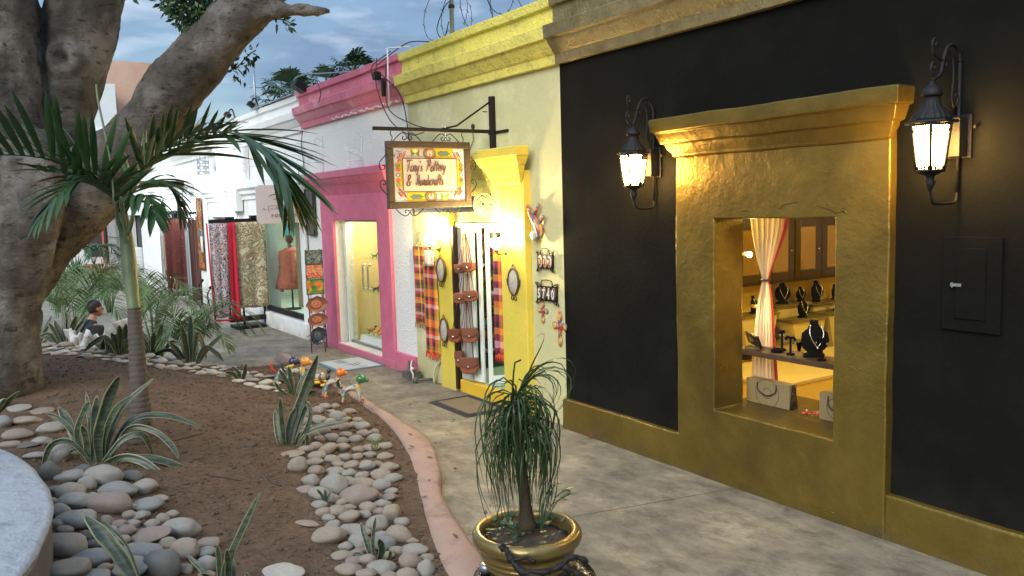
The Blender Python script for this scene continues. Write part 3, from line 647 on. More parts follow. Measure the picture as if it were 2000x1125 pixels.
# ================================================================== wall lanterns
def lantern(off=.28):
    t = empty('wall_lantern', (0, 0, 0)); c = (-off, 0)
    q = MB(); q.tube([(-.035, 0, 2.40), (-.035, 0, 3.22)], .011, 6); q.build('wall_bar', 'black_iron', t)
    q = MB(); q.box(-.12, -.035, -.055, .055, 2.62, 2.86); q.build('junction_box', 'black_iron', t, bevel=.004)
    q = MB(); q.box(-.022, 0, -.075, .075, 2.61, 2.88); q.tube([(-.022, -.1, 2.80), (-.04, -.1, 2.80)], .012, 8); q.build('back_plate', 'black_iron', t, bevel=.004)
    q = MB()
    q.tube(spline([(-.035, 0, 2.42), (-.04, 0, 2.36), (-.08, 0, 2.335), (-off+.06, 0, 2.335), (-off+.015, 0, 2.36), (-off, 0, 2.42)], 4), .010, 6)
    q.tube(spline([(-.035, 0, 3.20), (-.05, 0, 3.26), (-.11, 0, 3.30), (-.18, 0, 3.28), (-.225, 0, 3.20), (-.25, 0, 3.12), (-off, 0, 3.07)], 5), .012, 6)
    q.tube(spline([(-.17, 0, 3.27), (-.12, 0, 3.22), (-.105, 0, 3.10), (-.12, 0, 2.99), (-.095, 0, 2.93), (-.06, 0, 2.95), (-.055, 0, 2.99), (-.08, 0, 3.0)], 4), .009, 6)
    q.tube(spline([(-.23, 0, 3.2), (-.285, 0, 3.21), (-.33, 0, 3.24), (-.345, 0, 3.29), (-.32, 0, 3.32), (-.30, 0, 3.295), (-.315, 0, 3.275)], 4), .009, 6)
    q.tube(spline([(-off, 0, 3.06), (-.33, 0, 3.09), (-.355, 0, 3.14), (-.335, 0, 3.18), (-.31, 0, 3.16), (-.32, 0, 3.14)], 4), .009, 6)
    q.tube(spline([(-.24, 0, 3.17), (-.20, 0, 3.16), (-.185, 0, 3.19), (-.205, 0, 3.215), (-.22, 0, 3.2)], 4), .007, 6); q.build('bracket', 'black_iron', t)
    q = MB(); q.lathe([(.0, 3.075), (.012, 3.07), (.016, 3.05), (.030, 3.045), (.04, 3.03), (.052, 3.025), (.058, 3.0), (.062, 2.985), (.045, 2.975)], (-off, 0, 0), 16); q.build('finial', 'black_iron', t)
    q = MB(); q.lathe([(.045, 2.975), (.05, 2.94), (.068, 2.905), (.098, 2.875), (.112, 2.85), (.115, 2.835)], (-off, 0, 0), 64, flute=.05, nf=20)
    q.lathe([(.115, 2.836), (.145, 2.833), (.150, 2.824), (.146, 2.815), (.115, 2.812), (.1, 2.812)], (-off, 0, 0), 6, smooth=False); q.build('roof', 'black_iron', t)
    hexp = lambda r, k, z: Vector((-off+r*math.cos(PI/6+k*PI/3), r*math.sin(PI/6+k*PI/3), z))
    q = MB()
    for k in range(6):
        q.tube([hexp(.124, k, 2.815), hexp(.086, k, 2.535)], .0095, 5)
        q.tube([hexp(.086, k, 2.535), hexp(.086, k+1, 2.535)], .010, 5); q.tube([hexp(.124, k, 2.808), hexp(.124, k+1, 2.808)], .009, 5)
        for j in range(7):   # pierced gallery under the roof and above the foot
            a, b_ = hexp(.122, k, 2.80).lerp(hexp(.122, k+1, 2.80), j/7), hexp(.119, k, 2.765).lerp(hexp(.119, k+1, 2.765), (j+1)/7)
            q.tube([a, b_], .0035, 4); a2, b2 = hexp(.122, k, 2.80).lerp(hexp(.122, k+1, 2.80), (j+1)/7), hexp(.119, k, 2.765).lerp(hexp(.119, k+1, 2.765), j/7); q.tube([a2, b2], .0035, 4)
        for j in range(4):
            a = hexp(.088, k, 2.545).lerp(hexp(.088, k+1, 2.545), (j+.5)/4); q.ball(a+Vector((0, 0, .008)), (.009, .009, .012), 1)
        q.tube([hexp(.119, k, 2.765), hexp(.119, k+1, 2.765)], .004, 4)
    q.build('cage', 'black_iron', t)
    for k in range(6):
        q = MB(); a, b_, c_, d_ = hexp(.118, k, 2.805), hexp(.118, k+1, 2.805), hexp(.081, k+1, 2.54), hexp(.081, k, 2.54)
        q.face([q.v(p) for p in (a, b_, c_, d_)]); q.build('pane', 'lamp_glow', t)
    q = MB(); q.lathe([(.085, 2.538), (.06, 2.52), (.028, 2.505), (.022, 2.48), (.032, 2.465), (.022, 2.44), (.010, 2.41), (.0, 2.40)], (-off, 0, 0), 12); q.build('foot', 'black_iron', t)
    return t
la = lantern(.28); la.location = (XF, 5.60, 0)
lb = lantern(.34); lb.location = (XF, 2.85, 0)
tag(la, 'farther black iron wall lantern, glowing just left of the gold window head', 'lantern', 'iron wall lanterns on the black shop')
tag(lb, 'larger-looking black iron lantern glowing above the wall hatch, nearest the camera', 'lantern', 'iron wall lanterns on the black shop')
# ================================================================== hanging pottery sign on its bracket
YS = 8.32
t = empty('sign_bracket', (XF, YS, 3.05), 'dark steel wall bracket with sloping stay holding the pottery sign', 'bracket')
q = MB(); q.box(XF-.06, XF-.002, YS-.03, YS+.03, 3.04, 3.66); q.build('wall_post', 'black_iron', t, bevel=.003)
q = MB(); q.box(3.72, XF-.0, YS-.02, YS+.02, 3.235, 3.275); q.build('beam', 'black_iron', t, bevel=.003)
q = MB(); q.tube([(4.55, YS, 3.27), (4.75, YS, 3.31), (XF-.05, YS, 3.6)], .011, 6); q.build('stay', 'black_iron', t)
q = MB(); q.box(XF-.02, XF+.0, YS-.30, YS+.12, 3.23, 3.26); q.build('cross_piece', 'black_iron', t)
for zz, nm in ((3.48, 'wall_hook'),):
    q = MB(); q.tube([(XF-.1, YS+.0, zz), (XF-.16, YS, zz)], .006, 5); q.build(nm, 'black_iron', t)
X0, X1, Z0, Z1 = 3.86, 4.90, 2.39, 3.125; ya = YS-.035; yb = YS+.035
t = empty('hanging_sign', ((X0+X1)/2, YS, Z0), 'wood framed painted tile sign lettered for pottery and handicrafts, hanging from a steel arm', 'sign')
fw = .075; q = MB()
q.box(X0, X1, ya, yb, Z1-fw, Z1); q.box(X0, X1, ya, yb, Z0, Z0+fw); q.box(X0, X0+fw, ya, yb, Z0+fw, Z1-fw); q.box(X1-fw, X1, ya, yb, Z0+fw, Z1-fw); q.build('frame', 'sign_wood', t, bevel=.008)
q = MB(); q.box(X0+fw, X1-fw, ya+.022, yb-.01, Z0+fw, Z1-fw); q.build('back_board', 'sign_wood', t)
for nm, c in (('t_white', (.62, .60, .56)), ('t_pink', (.60, .42, .34)), ('t_yellow', (.70, .47, .03)), ('t_red', (.52, .09, .05)), ('t_green', (.14, .20, .05)), ('t_blue', (.10, .20, .26)), ('t_purple', (.16, .12, .26)), ('t_brown', (.12, .05, .02)), ('t_cream', (.66, .50, .38)), ('t_grout', (.42, .30, .22)), ('t_lemon', (.72, .66, .18)), ('t_orange', (.66, .24, .06))): mat(nm, c, .25, var=.12, vscale=14, spec=.5, coat=.3)
TM = ['t_white', 't_pink', 't_yellow', 't_red', 't_green', 't_blue', 't_purple', 't_brown', 't_cream', 't_grout', 't_lemon', 't_orange']; TI = {n: i for i, n in enumerate(TM)}
yt = ya+.022; bx0, bx1, bz0, bz1 = X0+fw, X1-fw, Z0+fw, Z1-fw; bw, bh = bx1-bx0, bz1-bz0
q = MB(); lay = [0]
def rect(m, a, b_, c, d, lv):   # fractions of the tile field
    q.mi = TI[m]; y = yt-.0012*lv; q.face([q.v((bx0+bw*a, y, bz0+bh*c)), q.v((bx0+bw*b_, y, bz0+bh*c)), q.v((bx0+bw*b_, y, bz0+bh*d)), q.v((bx0+bw*a, y, bz0+bh*d))])
def ell(m, u, v, ru, rv, lv, a0=0, a1=2*PI, n=22, wob=0, nw=8):
    q.mi = TI[m]; y = yt-.0012*lv; ps = []
    for i in range(n+1):
        a = a0+(a1-a0)*i/n; k = 1+wob*math.cos(nw*a); ps.append((bx0+bw*u+ru*k*math.cos(a), bz0+bh*v+rv*k*math.sin(a)))
    if abs(a1-a0) > 6.2: ps.pop()
    q.face([q.v((x, y, z)) for x, z in ps])
ix0, ix1, iz0, iz1 = .125, .875, .195, .80
rect('t_white', 0, 1, 0, 1, 1)
rect('t_pink', .175, .43, iz1, 1, 2); rect('t_yellow', .57, .83, iz1, 1, 2); rect('t_yellow', .17, .43, 0, iz0, 2); rect('t_pink', .57, .83, 0, iz0, 2)
for u in (0.06, .885): rect('t_yellow', u+.005, u+.065, .26, .74, 2)
for i in range(46):      # speckled corner tiles
    rr = random.Random(i); cu, cv = rr.choice([(.0, .78), (.85, .78), (0, 0), (.85, 0)]); ell('t_blue', cu+.01+rr.random()*.14, cv+.02+rr.random()*.18, .008, .006, 2, n=6)
for su in (0, 1):
    for sv in (0, 1):
        fx = lambda u: u if not su else 1-u
        fz = lambda v: v if not sv else 1-v
        for k, (a, b_) in enumerate((((.06, .26), (.085, .18)), ((.09, .17), (.12, .10)), ((.12, .19), (.17, .06)), ((.08, .24), (.15, .13)), ((.05, .19), (.10, .085)))):
            p0 = Vector((bx0+bw*fx(a[0]), yt-.006, bz0+bh*fz(a[1]))); p1 = Vector((bx0+bw*fx(b_[0]), yt-.006, bz0+bh*fz(b_[1])))
            q.mi = TI['t_red' if k % 2 == 0 else 't_orange']; q.tube([p0, p0.lerp(p1, .5), p1], [.006, .009, .003], 4)
for v0, fl in ((.905, 1), (.09, -1)):
    a0, a1 = (PI, 2*PI) if fl < 0 else (0, PI)
    for lv, (m, r) in enumerate((('t_blue', .083), ('t_green', .068), ('t_orange', .054), ('t_red', .047), ('t_cream', .036))):
        ell(m, .5, .905 if fl > 0 else .095, r, min(r, .064), 3+lv, n=24)
    ell('t_red', .5, .875 if fl > 0 else .125, .009, .02, 9, n=8)
    for m, u in (('t_green', .70 if fl > 0 else .30),): ell(m, u, v0, .082, .030, 3, wob=.10, nw=6); ell('t_blue', u, v0, .045, .018, 4, wob=.15, nw=7); ell('t_purple', u, v0, .018, .012, 5)
    u = .30 if fl > 0 else .70
    q.mi = TI['t_green']; y = yt-.004; cx_, cz_ = bx0+bw*u, bz0+bh*v0
    for sg in (-1, 1): q.face([q.v((cx_, y, cz_)), q.v((cx_+sg*.055, y, cz_+.04)), q.v((cx_+sg*.048, y, cz_-.04))])
    ell('t_lemon', u, v0+fl*.05, .03, .025, 5)
for u in (.055, .945):
    for v, m in ((.50, 't_purple'), (.60, 't_red'), (.40, 't_red'), (.68, 't_green'), (.32, 't_green')): ell(m, u, v, .028, .026, 4)
    ell('t_blue', u, .5, .018, .026, 5); ell('t_white', u, .5, .008, .014, 6)
    for v in (.72, .28): ell('t_orange', u, v, .012, .012, 5)
rect('t_brown', ix0-.012, ix1+.012, iz0-.018, iz1+.018, 10); rect('t_cream', ix0, ix1, iz0, iz1, 11)
for u in (.34, .54, .67, .77): rect('t_grout', u, u+.0022, iz0, iz1, 12)
for v in (.335, .505, .66): rect('t_grout', ix0, ix1, v, v+.003, 12)
q.build('tile_panel', TM, t, recalc=False)
# hand-painted script, drawn as brush strokes
GL = {'T': [[(.02, .86), (.10, .98), (.30, .97), (.62, 1.0), (.72, .96)], [(.36, .97), (.30, .5), (.22, .02), (.28, -.02)]],
 'o': [[(.34, .5), (.12, .42), (.05, .18), (.14, .0), (.30, .06), (.36, .3), (.30, .48)]],
 'n': [[(.06, .5), (.08, .2), (.04, 0)], [(.06, .3), (.20, .52), (.28, .44), (.25, .15), (.30, 0), (.36, .04)]],
 'y': [[(.05, .5), (.06, .2), (.16, .06), (.28, .3), (.32, .52)], [(.32, .52), (.26, .1), (.16, -.26), (.02, -.28)]],
 "'": [[(.08, .92), (.05, .78)]],
 's': [[(.30, .48), (.14, .46), (.12, .32), (.24, .2), (.18, .02), (.0, .04)]],
 'P': [[(.24, .96), (.20, .5), (.08, -.02)], [(.02, .82), (.12, 1.02), (.42, 1.04), (.52, .78), (.36, .52), (.18, .46)]],
 't': [[(.22, .92), (.16, .4), (.12, .06), (.22, 0)], [(.02, .60), (.34, .62)]],
 'e': [[(.06, .26), (.26, .30), (.30, .46), (.18, .52), (.06, .30), (.10, .04), (.28, .04)]],
 'r': [[(.08, .5), (.10, .2), (.05, 0)], [(.09, .3), (.20, .5), (.32, .48)]],
 '&': [[(.62, .0), (.40, .30), (.16, .66), (.20, .94), (.42, .98), (.46, .76), (.14, .40), (.06, .16), (.20, -.02), (.42, .06), (.56, .36), (.68, .40)]],
 'H': [[(.12, .98), (.10, .4), (.02, 0)], [(.38, 1.0), (.34, .4), (.28, 0)], [(.08, .5), (.34, .52)]],
 'a': [[(.32, .5), (.12, .46), (.05, .18), (.14, .0), (.28, .2), (.33, .5)], [(.33, .5), (.29, .12), (.36, 0)]],
 'd': [[(.30, .44), (.12, .44), (.05, .16), (.14, .0), (.28, .2), (.34, .6), (.38, .98)], [(.32, .4), (.30, .08), (.38, 0)]],
 'i': [[(.08, .5), (.06, .1), (.12, 0)]], 'c': [[(.28, .46), (.12, .46), (.05, .18), (.14, 0), (.28, .05)]],
 'f': [[(.40, .92), (.26, 1.0), (.18, .6), (.10, .0), (.06, -.1)], [(.02, .5), (.34, .52)]]}
ADV = {'T': .50, 'o': .36, 'n': .38, 'y': .36, "'": .14, 's': .34, 'P': .52, 't': .30, 'e': .32, 'r': .30, '&': .95, 'H': .46, 'a': .38, 'd': .40, 'i': .16, 'c': .30, 'f': .34, ' ': .36}
def script(mb, s, x, z, size, y, w=.0075, sl=.16, sx=1.0):
    for ch in s:
        for st in GL.get(ch, []):
            pts = spline([(a*size*sx+b*size*sl, 0, b*size) for a, b in st], 5); n = len(pts)
            rs = [w*(.55+.6*math.sin(PI*(i+.6)/(n+.2))) for i in range(n)]
            mb.tube([(x+p[0], y, z+p[2]) for p in pts], rs, 5, flat=1.0)
        x += ADV[ch]*size*sx*1.04
q = MB(); script(q, "Tony's Pottery", bx0+bw*.155, bz0+bh*.565, .122, yt-.016, w=.0062, sx=.80); script(q, "& Handicrafts", bx0+bw*.155, bz0+bh*.30, .118, yt-.016, w=.0062, sx=.75)
q.build('lettering', 't_brown', t)
def curl(mb, x, y, z, sx, sz_, r=.0055, k=1.0):
    P = [(0, 0), (.05, .05), (.10, .07), (.15, .05), (.17, .0), (.155, -.035), (.125, -.03), (.12, -.005), (.14, .005)]
    mb.tube(spline([(x+sx*a*k, y, z+sz_*b*k) for a, b in P], 3), r, 5)
q = MB()
for cx2 in (4.12, 4.60):
    for sg in (-1, 1):
        q.tube(spline([(cx2+sg*.17, YS, Z1), (cx2+sg*.12, YS, Z1+.05), (cx2+sg*.06, YS, Z1+.09), (cx2+sg*.015, YS, Z1+.07), (cx2+sg*.01, YS, Z1+.03), (cx2+sg*.045, YS, Z1+.015), (cx2+sg*.06, YS, Z1+.04), (cx2+sg*.04, YS, Z1+.05)], 3), .0055, 5)
        q.tube(spline([(cx2+sg*.17, YS, Z0), (cx2+sg*.12, YS, Z0-.05), (cx2+sg*.06, YS, Z0-.08), (cx2+sg*.015, YS, Z0-.06), (cx2+sg*.01, YS, Z0-.025), (cx2+sg*.045, YS, Z0-.015), (cx2+sg*.06, YS, Z0-.035), (cx2+sg*.04, YS, Z0-.045)], 3), .0055, 5)
for xx, sg in ((X0, -1), (X1, 1)):
    for zz in (2.66, 2.86):
        s2 = 1 if zz > 2.7 else -1
        q.tube(spline([(xx, YS, zz+s2*.12), (xx+sg*.05, YS, zz+s2*.07), (xx+sg*.085, YS, zz+s2*.02), (xx+sg*.07, YS, zz-s2*.04), (xx+sg*.03, YS, zz-s2*.04), (xx+sg*.02, YS, zz), (xx+sg*.05, YS, zz)], 3), .0055, 5)
q.build('scrollwork', 'black_iron', t)
q = MB()
for xx in (3.93, 4.82): q.tube(spline([(xx, YS, 3.235), (xx-.01, YS, 3.2), (xx+.01, YS, 3.17), (xx, YS, 3.12)], 3), .005, 5)
q.build('hook', 'black_iron', t)
q = MB()
for i in range(5): q.lathe([(.010, -.012), (.016, 0), (.010, .012)], (4.60, YS, 3.29-i*.035), 8)
q.build('chain', 'silver', t)
# ================================================================== pottery shop: sconces, blind, plaques, hangings
def sconce(y, z, label, flip=1, e=10):
    t = empty('wall_sconce', (XF-.09, y, z), label, 'wall lamp', 'warm sconces beside the pottery door')
    x = XF-.07
    q = MB(); q.lathe([(.045, 0), (.05, -.01), (.03, -.025), (.012, -.03)], (x-.0, y, z), 14, axis='X'); q.tube(spline([(x-.03, y, z), (x-.09, y, z-.02), (x-.13, y, z-.01), (x-.14, y, z+.02)], 4), .012, 6); q.lathe([(.012, .0), (.035, .03), (.03, .04)], (x-.14, y, z+.0), 12); q.build('arm', 'gold_old', t)
    q = MB(); q.lathe([(.03, .04), (.062, .07), (.075, .11), (.078, .16), (.06, .16)], (x-.14, y, z), 14); q.build('shade', 'bulb_warm', t)
    point('sconce_light', (x-.17, y, z+.20), e, (1, .74, .34), .05, t)
sconce(9.66, 1.86, 'glowing brass sconce on the left pilaster, beside the plaid shawls', e=110)
sconce(8.02, 1.86, 'glowing brass sconce on the right pilaster, above the round plaque', e=140)
mat('rush', (.30, .21, .11), .8, bump=.4, var=.3, vscale=20); mat('bamboo', (.36, .37, .36), .6, bump=.2, var=.15)
t = empty('rolled_blind', (5.05, 9.0, 2.33), 'rolled cane blind tied up over the pottery shop door', 'blind')
q = MB()
for k in range(14):
    a = 2*PI*k/14; q.box(5.04+.085*math.cos(a)-.016, 5.04+.085*math.cos(a)+.016, 8.30, 9.86, 2.42+.085*math.sin(a)-.013, 2.42+.085*math.sin(a)+.013)
q.lathe([(.08, 8.31), (.08, 9.85)], (5.04, 0, 2.42), 16, axis='Y'); q.build('roll', 'bamboo', t)
q = MB(); rr = random.Random(4)
for ri in range(5):
    rad = .03+.024*ri; q.tube([(5.04+(rad+.006*rr.uniform(-1, 1))*math.cos(a*.35), 8.28+.012*rr.uniform(-1, 1), 2.42+(rad+.006*rr.uniform(-1, 1))*math.sin(a*.35)) for a in range(18)]+[(5.04+rad, 8.28, 2.42)], .011, 5)
q.build('roll_end', 'rush', t)
q = MB(); q.box(5.12, XF-.05, 8.34, 8.38, 2.50, 2.53); q.box(5.12, XF-.05, 9.7, 9.74, 2.50, 2.53); q.build('wall_hanger', 'black_iron', t)
ramp_mat('majolica', [(0, (.50, .50, .44)), (.42, (.10, .12, .16)), (.47, (.56, .54, .46)), (.56, (.30, .22, .08)), (.62, (.56, .55, .48))], 9, 'noise', .3, dist=1.5, coord='Generated', bump=0)
ramp_mat('painted_clay', [(0, (.08, .10, .20)), (.22, (.52, .13, .04)), (.4, (.50, .38, .08)), (.55, (.05, .10, .20)), (.68, (.36, .06, .03)), (.90, (.30, .26, .14))], 7, 'cells', .35, coord='Generated', bump=0)
def plaque(y, z, ry, rz, label, x=XF-.09):
    t = empty('wall_plaque', (x, y, z-rz), label, 'plaque', 'oval pottery plaques by the yellow door')
    q = MB(); n = 28
    q.tube([(x-.012, y+ry*math.cos(2*PI*k/n), z+rz*math.sin(2*PI*k/n)) for k in range(n+1)], .014, 6, cap=False)
    for sg in (-1, 1): q.tube(spline([(x-.012, y+sg*ry*.3, z-rz), (x-.012, y+sg*ry*.5, z-rz-.05), (x-.012, y+sg*ry*.15, z-rz-.06), (x-.012, y+sg*.01, z-rz-.02)], 3), .006, 5)
    for sg in (-1, 1): q.tube(spline([(x-.012, y+sg*ry, z), (x-.012, y+sg*(ry+.03), z+.03), (x-.012, y+sg*(ry+.02), z-.05), (x-.012, y+sg*ry*.95, z-.06)], 3), .005, 5)
    q.tube(spline([(x-.01, y-.03, z+rz), (x-.01, y, z+rz+.05), (x-.01, y+.03, z+rz)], 3), .005, 5); q.build('frame', 'dark_wood', t)
    q = MB(); q.lathe([(.0, -.02), (.6, -.018), (.93, -.008), (1, .0), (.98, .008)], (0, 0, 0), 28, axis='X')
    for v in q.bm.verts: v.co = Vector((x-.006+v.co.x, y+v.co.y*ry, z+v.co.z*rz))
    q.build('tile', 'majolica', t)
plaque(7.86, 1.53, .105, .15, 'round white and brown pottery plaque in an iron frame on the right yellow pilaster')
plaque(9.585, 1.575, .105, .155, 'oval patterned pottery plaque just under the left sconce', XF-.09)
plaque(9.56, .78, .10, .155, 'low oval pottery plaque behind the leather bags at left of the door', XF-.09)
mat('meter_dark', (.10, .075, .06), .4, var=.3, vscale=20)
def numplate(y, z, w, h, s, label, tilt=0, dark=False):
    t = empty('number_plaque', (XF-.02, y, z-h/2), label, 'house number', 'framed number tiles on the cream wall')
    x = XF-.03
    q = MB(); q.box(x, x+.028, y-w/2, y+w/2, z-h/2, z+h/2); q.build('backing', 'black_iron', t, bevel=.004)
    n = len(s); tl = MB(); lt = MB()
    for i, ch in enumerate(s):
        cy = y+w/2-w*(i+.5)/n; tl.lathe([(.0, -.012), (1, -.008), (1.05, 0)], (0, 0, 0), 16, axis='X')
        for v in tl.bm.verts[-48:]: v.co = Vector((x+v.co.x, cy+v.co.y*w/n*.42, z+v.co.z*h*.42))
        text_into(lt, ch, h*.85, (x-.014, cy, z-h*.30), (0, -1, 0), (0, 0, 1), (-1, 0, 0), narrow=.75, off=.004, align='CENTER')
    tl.build('number_tile', 'meter_dark' if dark else 't_cream', t); lt.build('number', 't_brown' if not dark else 't_white', t)
    q = MB()
    for zz in (z+h/2, z-h/2):
        for sg in (-1, 1): q.tube(spline([(x, y+sg*w*.55, zz), (x, y+sg*w*.62, zz+.03*(1 if zz > z else -1)), (x, y+sg*w*.5, zz+.03*(1 if zz > z else -1)), (x, y+sg*w*.3, zz)], 3), .006, 5)
    q.tube(spline([(x, y-w*.3, z+h/2), (x, y-w*.25, z+h/2+.06), (x, y+w*.25, z+h/2+.06), (x, y+w*.3, z+h/2)], 3), .006, 5)
    for yy in (y-w*.52, y+w*.52): q.tube([(x, yy, z-h/2-.03), (x, yy, z+h/2+.03)], .007, 5)
    q.build('iron_frame', 'black_iron', t)
numplate(7.33, 1.775, .26, .155, '002', 'upper framed number tile, three white numerals on the cream wall')
numplate(7.31, 1.425, .34, .165, '5740', 'lower framed number tile with dark numeral tiles, under the white numerals', dark=True)
def cross(y, z, h, w, label, m='painted_clay'):
    q = MB(); x = XF-.002
    for (cy, cz, ry, rz) in ((0, h*.36, w*.17, h*.16), (0, -h*.33, w*.15, h*.19), (-w*.36, h*.08, w*.17, h*.12), (w*.36, h*.08, w*.17, h*.12), (0, h*.08, w*.2, h*.16), (0, -h*.1, w*.11, h*.2), (0, h*.22, w*.11, h*.14)):
        q.ball((x-.012, y+cy, z+cz), (.014, ry, rz), 2)
    q.ball((x-.03, y, z+h*.08), (.02, w*.1, h*.06), 1)
    o = q.build('clay_cross', m); tag(o, label, 'cross', 'painted clay crosses on the cream wall')
cross(7.42, 1.21, .24, .19, 'small orange painted clay cross under the number tiles')
cross(7.11, 1.06, .38, .25, 'bigger blue and green painted clay cross beside the black panel')
t = empty('clay_lizard', (XF-.05, 7.44, 2.05), 'painted clay lizard ornament climbing the cream wall by the pilaster', 'ornament')
q = MB(); q.tube(spline([(XF-.03, 7.66, 2.40), (XF-.05, 7.58, 2.34), (XF-.07, 7.48, 2.25), (XF-.06, 7.41, 2.17), (XF-.05, 7.38, 2.08), (XF-.05, 7.42, 2.01)], 4), [.012, .016, .02, .024, .028, .032, .036, .036, .038, .04, .044, .046, .05, .052, .05, .05, .045, .04, .03, .02, .01], 8)
q.build('body', 'painted_clay', t)
q = MB(); q.lathe([(.0, 0), (.05, .004), (.06, .02)], (XF-.09, 7.47, 2.06), 14, axis='X'); q.build('belly_disc', 'majolica', t)
for a, b_ in (((7.47, 2.29), (7.39, 2.40)), ((7.40, 2.19), (7.30, 2.27))):
    q = MB(); q.tube([(XF-.05, a[0], a[1]), (XF-.05, (a[0]+b_[0])/2, (a[1]+b_[1])/2-.01), (XF-.05, b_[0], b_[1])], [.022, .016, .02], 7); q.build('leg', 'painted_clay', t)
# ---- shawls
RED, ORG, BLK, GRN, MAR, WHT, YEL = (.52, .03, .03), (.75, .22, .03), (.02, .015, .02), (.07, .12, .03), (.20, .02, .06), (.68, .40, .40), (.70, .45, .05)
plaid('plaid_one', [BLK, ORG, RED, GRN, MAR, YEL, BLK, RED], [BLK, ORG, YEL, MAR, BLK, GRN, WHT, RED], 1.6, 3.2)
plaid('plaid_two', [YEL, RED, BLK, ORG, RED, MAR, BLK, ORG], [ORG, BLK, RED, WHT, MAR, BLK, GRN, ORG], 1.1, 3.0)
plaid('plaid_three', [MAR, BLK, RED, ORG, MAR], [ORG, YEL, MAR, BLK, ORG, MAR, WHT, MAR], 1.0, 2.0)
mat('fringe_red', (.6, .06, .03), .9, var=.4, vscale=30)
def shawl(y0, y1, z0, z1, m, label, x=XF-.06, hanger=True, taper=0, fr=.1):
    t = empty('plaid_shawl', (x, (y0+y1)/2, z1), label, 'shawl', 'plaid woven shawls outside the pottery shop')
    q = MB(); q.cloth((x, y1, z0), (0, y0-y1, 0), (0, 0, z1-z0), 12, 20, .018, 2, (-1, 0, 0), seed=y0*3, taper=taper); q.build('cloth', m, t, solid=.004)
    q = MB(); rr = random.Random(int(y0*100))
    for i in range(22):
        yy = y1-(y1-y0)*(i+.5)/22; q.tube([(x, yy, z1+.01), (x-.01+rr.uniform(-.01, .01), yy+rr.uniform(-.01, .01), z1-fr*rr.uniform(.6, 1))], [.006, .003], 4)
    q.build('fringe', 'fringe_red' if int(y0*10) % 2 else m, t)
    if hanger:
        q = MB(); ym = (y0+y1)/2; q.tube([(x, ym-.16, z0), (x, ym, z0+.12), (x, ym+.16, z0), (x, ym-.16, z0)], .006, 5); q.tube(spline([(x, ym, z0+.12), (x, ym, z0+.17), (x, ym-.03, z0+.20), (x, ym-.035, z0+.16)], 3), .005, 5); q.build('coat_hanger', 'gold_old', t)
shawl(10.03, 10.47, 1.86, .80, 'plaid_one', 'wider plaid shawl hung farther left, beside the white wall', taper=.04)
shawl(9.72, 10.10, 1.66, .42, 'plaid_two', 'longer plaid shawl with black fringe, just left of the yellow pilaster', x=XF-.10, taper=-.06)
mat('lace_white', (.72, .66, .55), .8, bump=.5, var=.1)
q = MB(); q.cloth((XF-.13, 9.98, 1.82), (0, -.28, 0), (0, 0, -.2), 8, 6, .02, 2, (-1, 0, 0), 2); o = q.build('white_scarf', 'lace_white', solid=.006); tag(o, 'small crumpled white scarf hung over the second plaid shawl', 'scarf')
p0 = PX(962, 480, XF+.02)
shawl(8.19, 8.40, 1.90, .62, 'plaid_three', 'narrow red plaid scarf hanging in the doorway on the right', x=XF-.03, hanger=False)
# ---- leather bags
mat('leather', (.225, .070, .026), .42, bump=.3, bscale=40, var=.25, vscale=9, spec=.5); mat('leather_dark', (.14, .045, .02), .5, var=.2)
def bag(size, label):
    t = empty('leather_bag', (0, 0, 0)); w, h = size
    q = MB(); ring = []
    prof = [(-.5, 1.0), (-.56, .6), (-.55, .25), (-.42, .03), (-.2, -.02), (.2, -.02), (.42, .03), (.55, .25), (.56, .6), (.5, 1.0)]
    q.prism([(a*w, b*h) for a, b in prof], -.05, .05, 'X'); q.build('pouch', 'leather', t, bevel=.018, seg=3)
    q = MB(); q.prism([(a*w, b*h) for a, b in ((-.53, 1.03), (-.57, .62), (-.35, .42), (0, .38), (.35, .42), (.57, .62), (.53, 1.03))], -.068, -.052, 'X'); q.build('flap', 'leather_dark', t, bevel=.006)
    q = MB(); q.lathe([(0, -.084), (.014, -.08), (.016, -.068)], (0, 0, h*.47), 10, axis='X'); q.build('button', 'silver', t)
    return t
def strap(t, y, z, y2, z2, w):
    o = wloc(t); q = MB()
    for sg in (-1, 1): q.tube([(o.x, o.y+sg*w*.45, o.z+z), (o.x+.02, (o.y+sg*w*.4)*.5+(y2)*.5+sg*.01, o.z+(z+z2-o.z)*.5), (o.x+.03, y2+sg*.008, z2)], .0075, 5, flat=.5)
    q.build('strap', 'leather_dark', t)
bags = [((.12, .11), 899, 533, 2.0, 'topmost left leather bag on the door panel, half hidden by straps'), ((.13, .11), 917, 530, 2.0, 'topmost right leather bag, small and rounded, on the door panel'),
        ((.15, .13), 900, 592, 1.9, 'brown leather bag with pale clasp, left of the middle pair'), ((.15, .13), 920, 588, 1.92, 'plain brown leather bag, right of the middle pair'),
        ((.17, .17), 891, 668, 1.6, 'wide flap leather bag hanging out over the low oval plaque'), ((.18, .18), 919, 668, 1.6, 'rounded leather satchel below the middle bags, nearer the glass'),
        ((.10, .20), 899, 716, 1.1, 'narrow dark leather bag at the bottom, edge on'), ((.21, .20), 918, 729, 1.1, 'large buckled leather satchel hanging lowest over the step')]
for (sz_, px, py, zt, lab) in bags:
    p = PX(px, py, XF-.09-.02*(px < 905)); z = p.z
    tb = bag(sz_, lab); tb.location = (p.x, p.y, z); tag(tb, lab, 'bag', 'leather bags strung on the door panel'); strap(tb, p.y, sz_[1], PX(908, 450, XF-.06).y, min(2.06, zt+.1), sz_[0]); tb.rotation_euler.z = 0
    for ch in kids(tb):
        if not ch.name.startswith('strap'): ch.rotation_euler.z = .62+.2*math.sin(px)
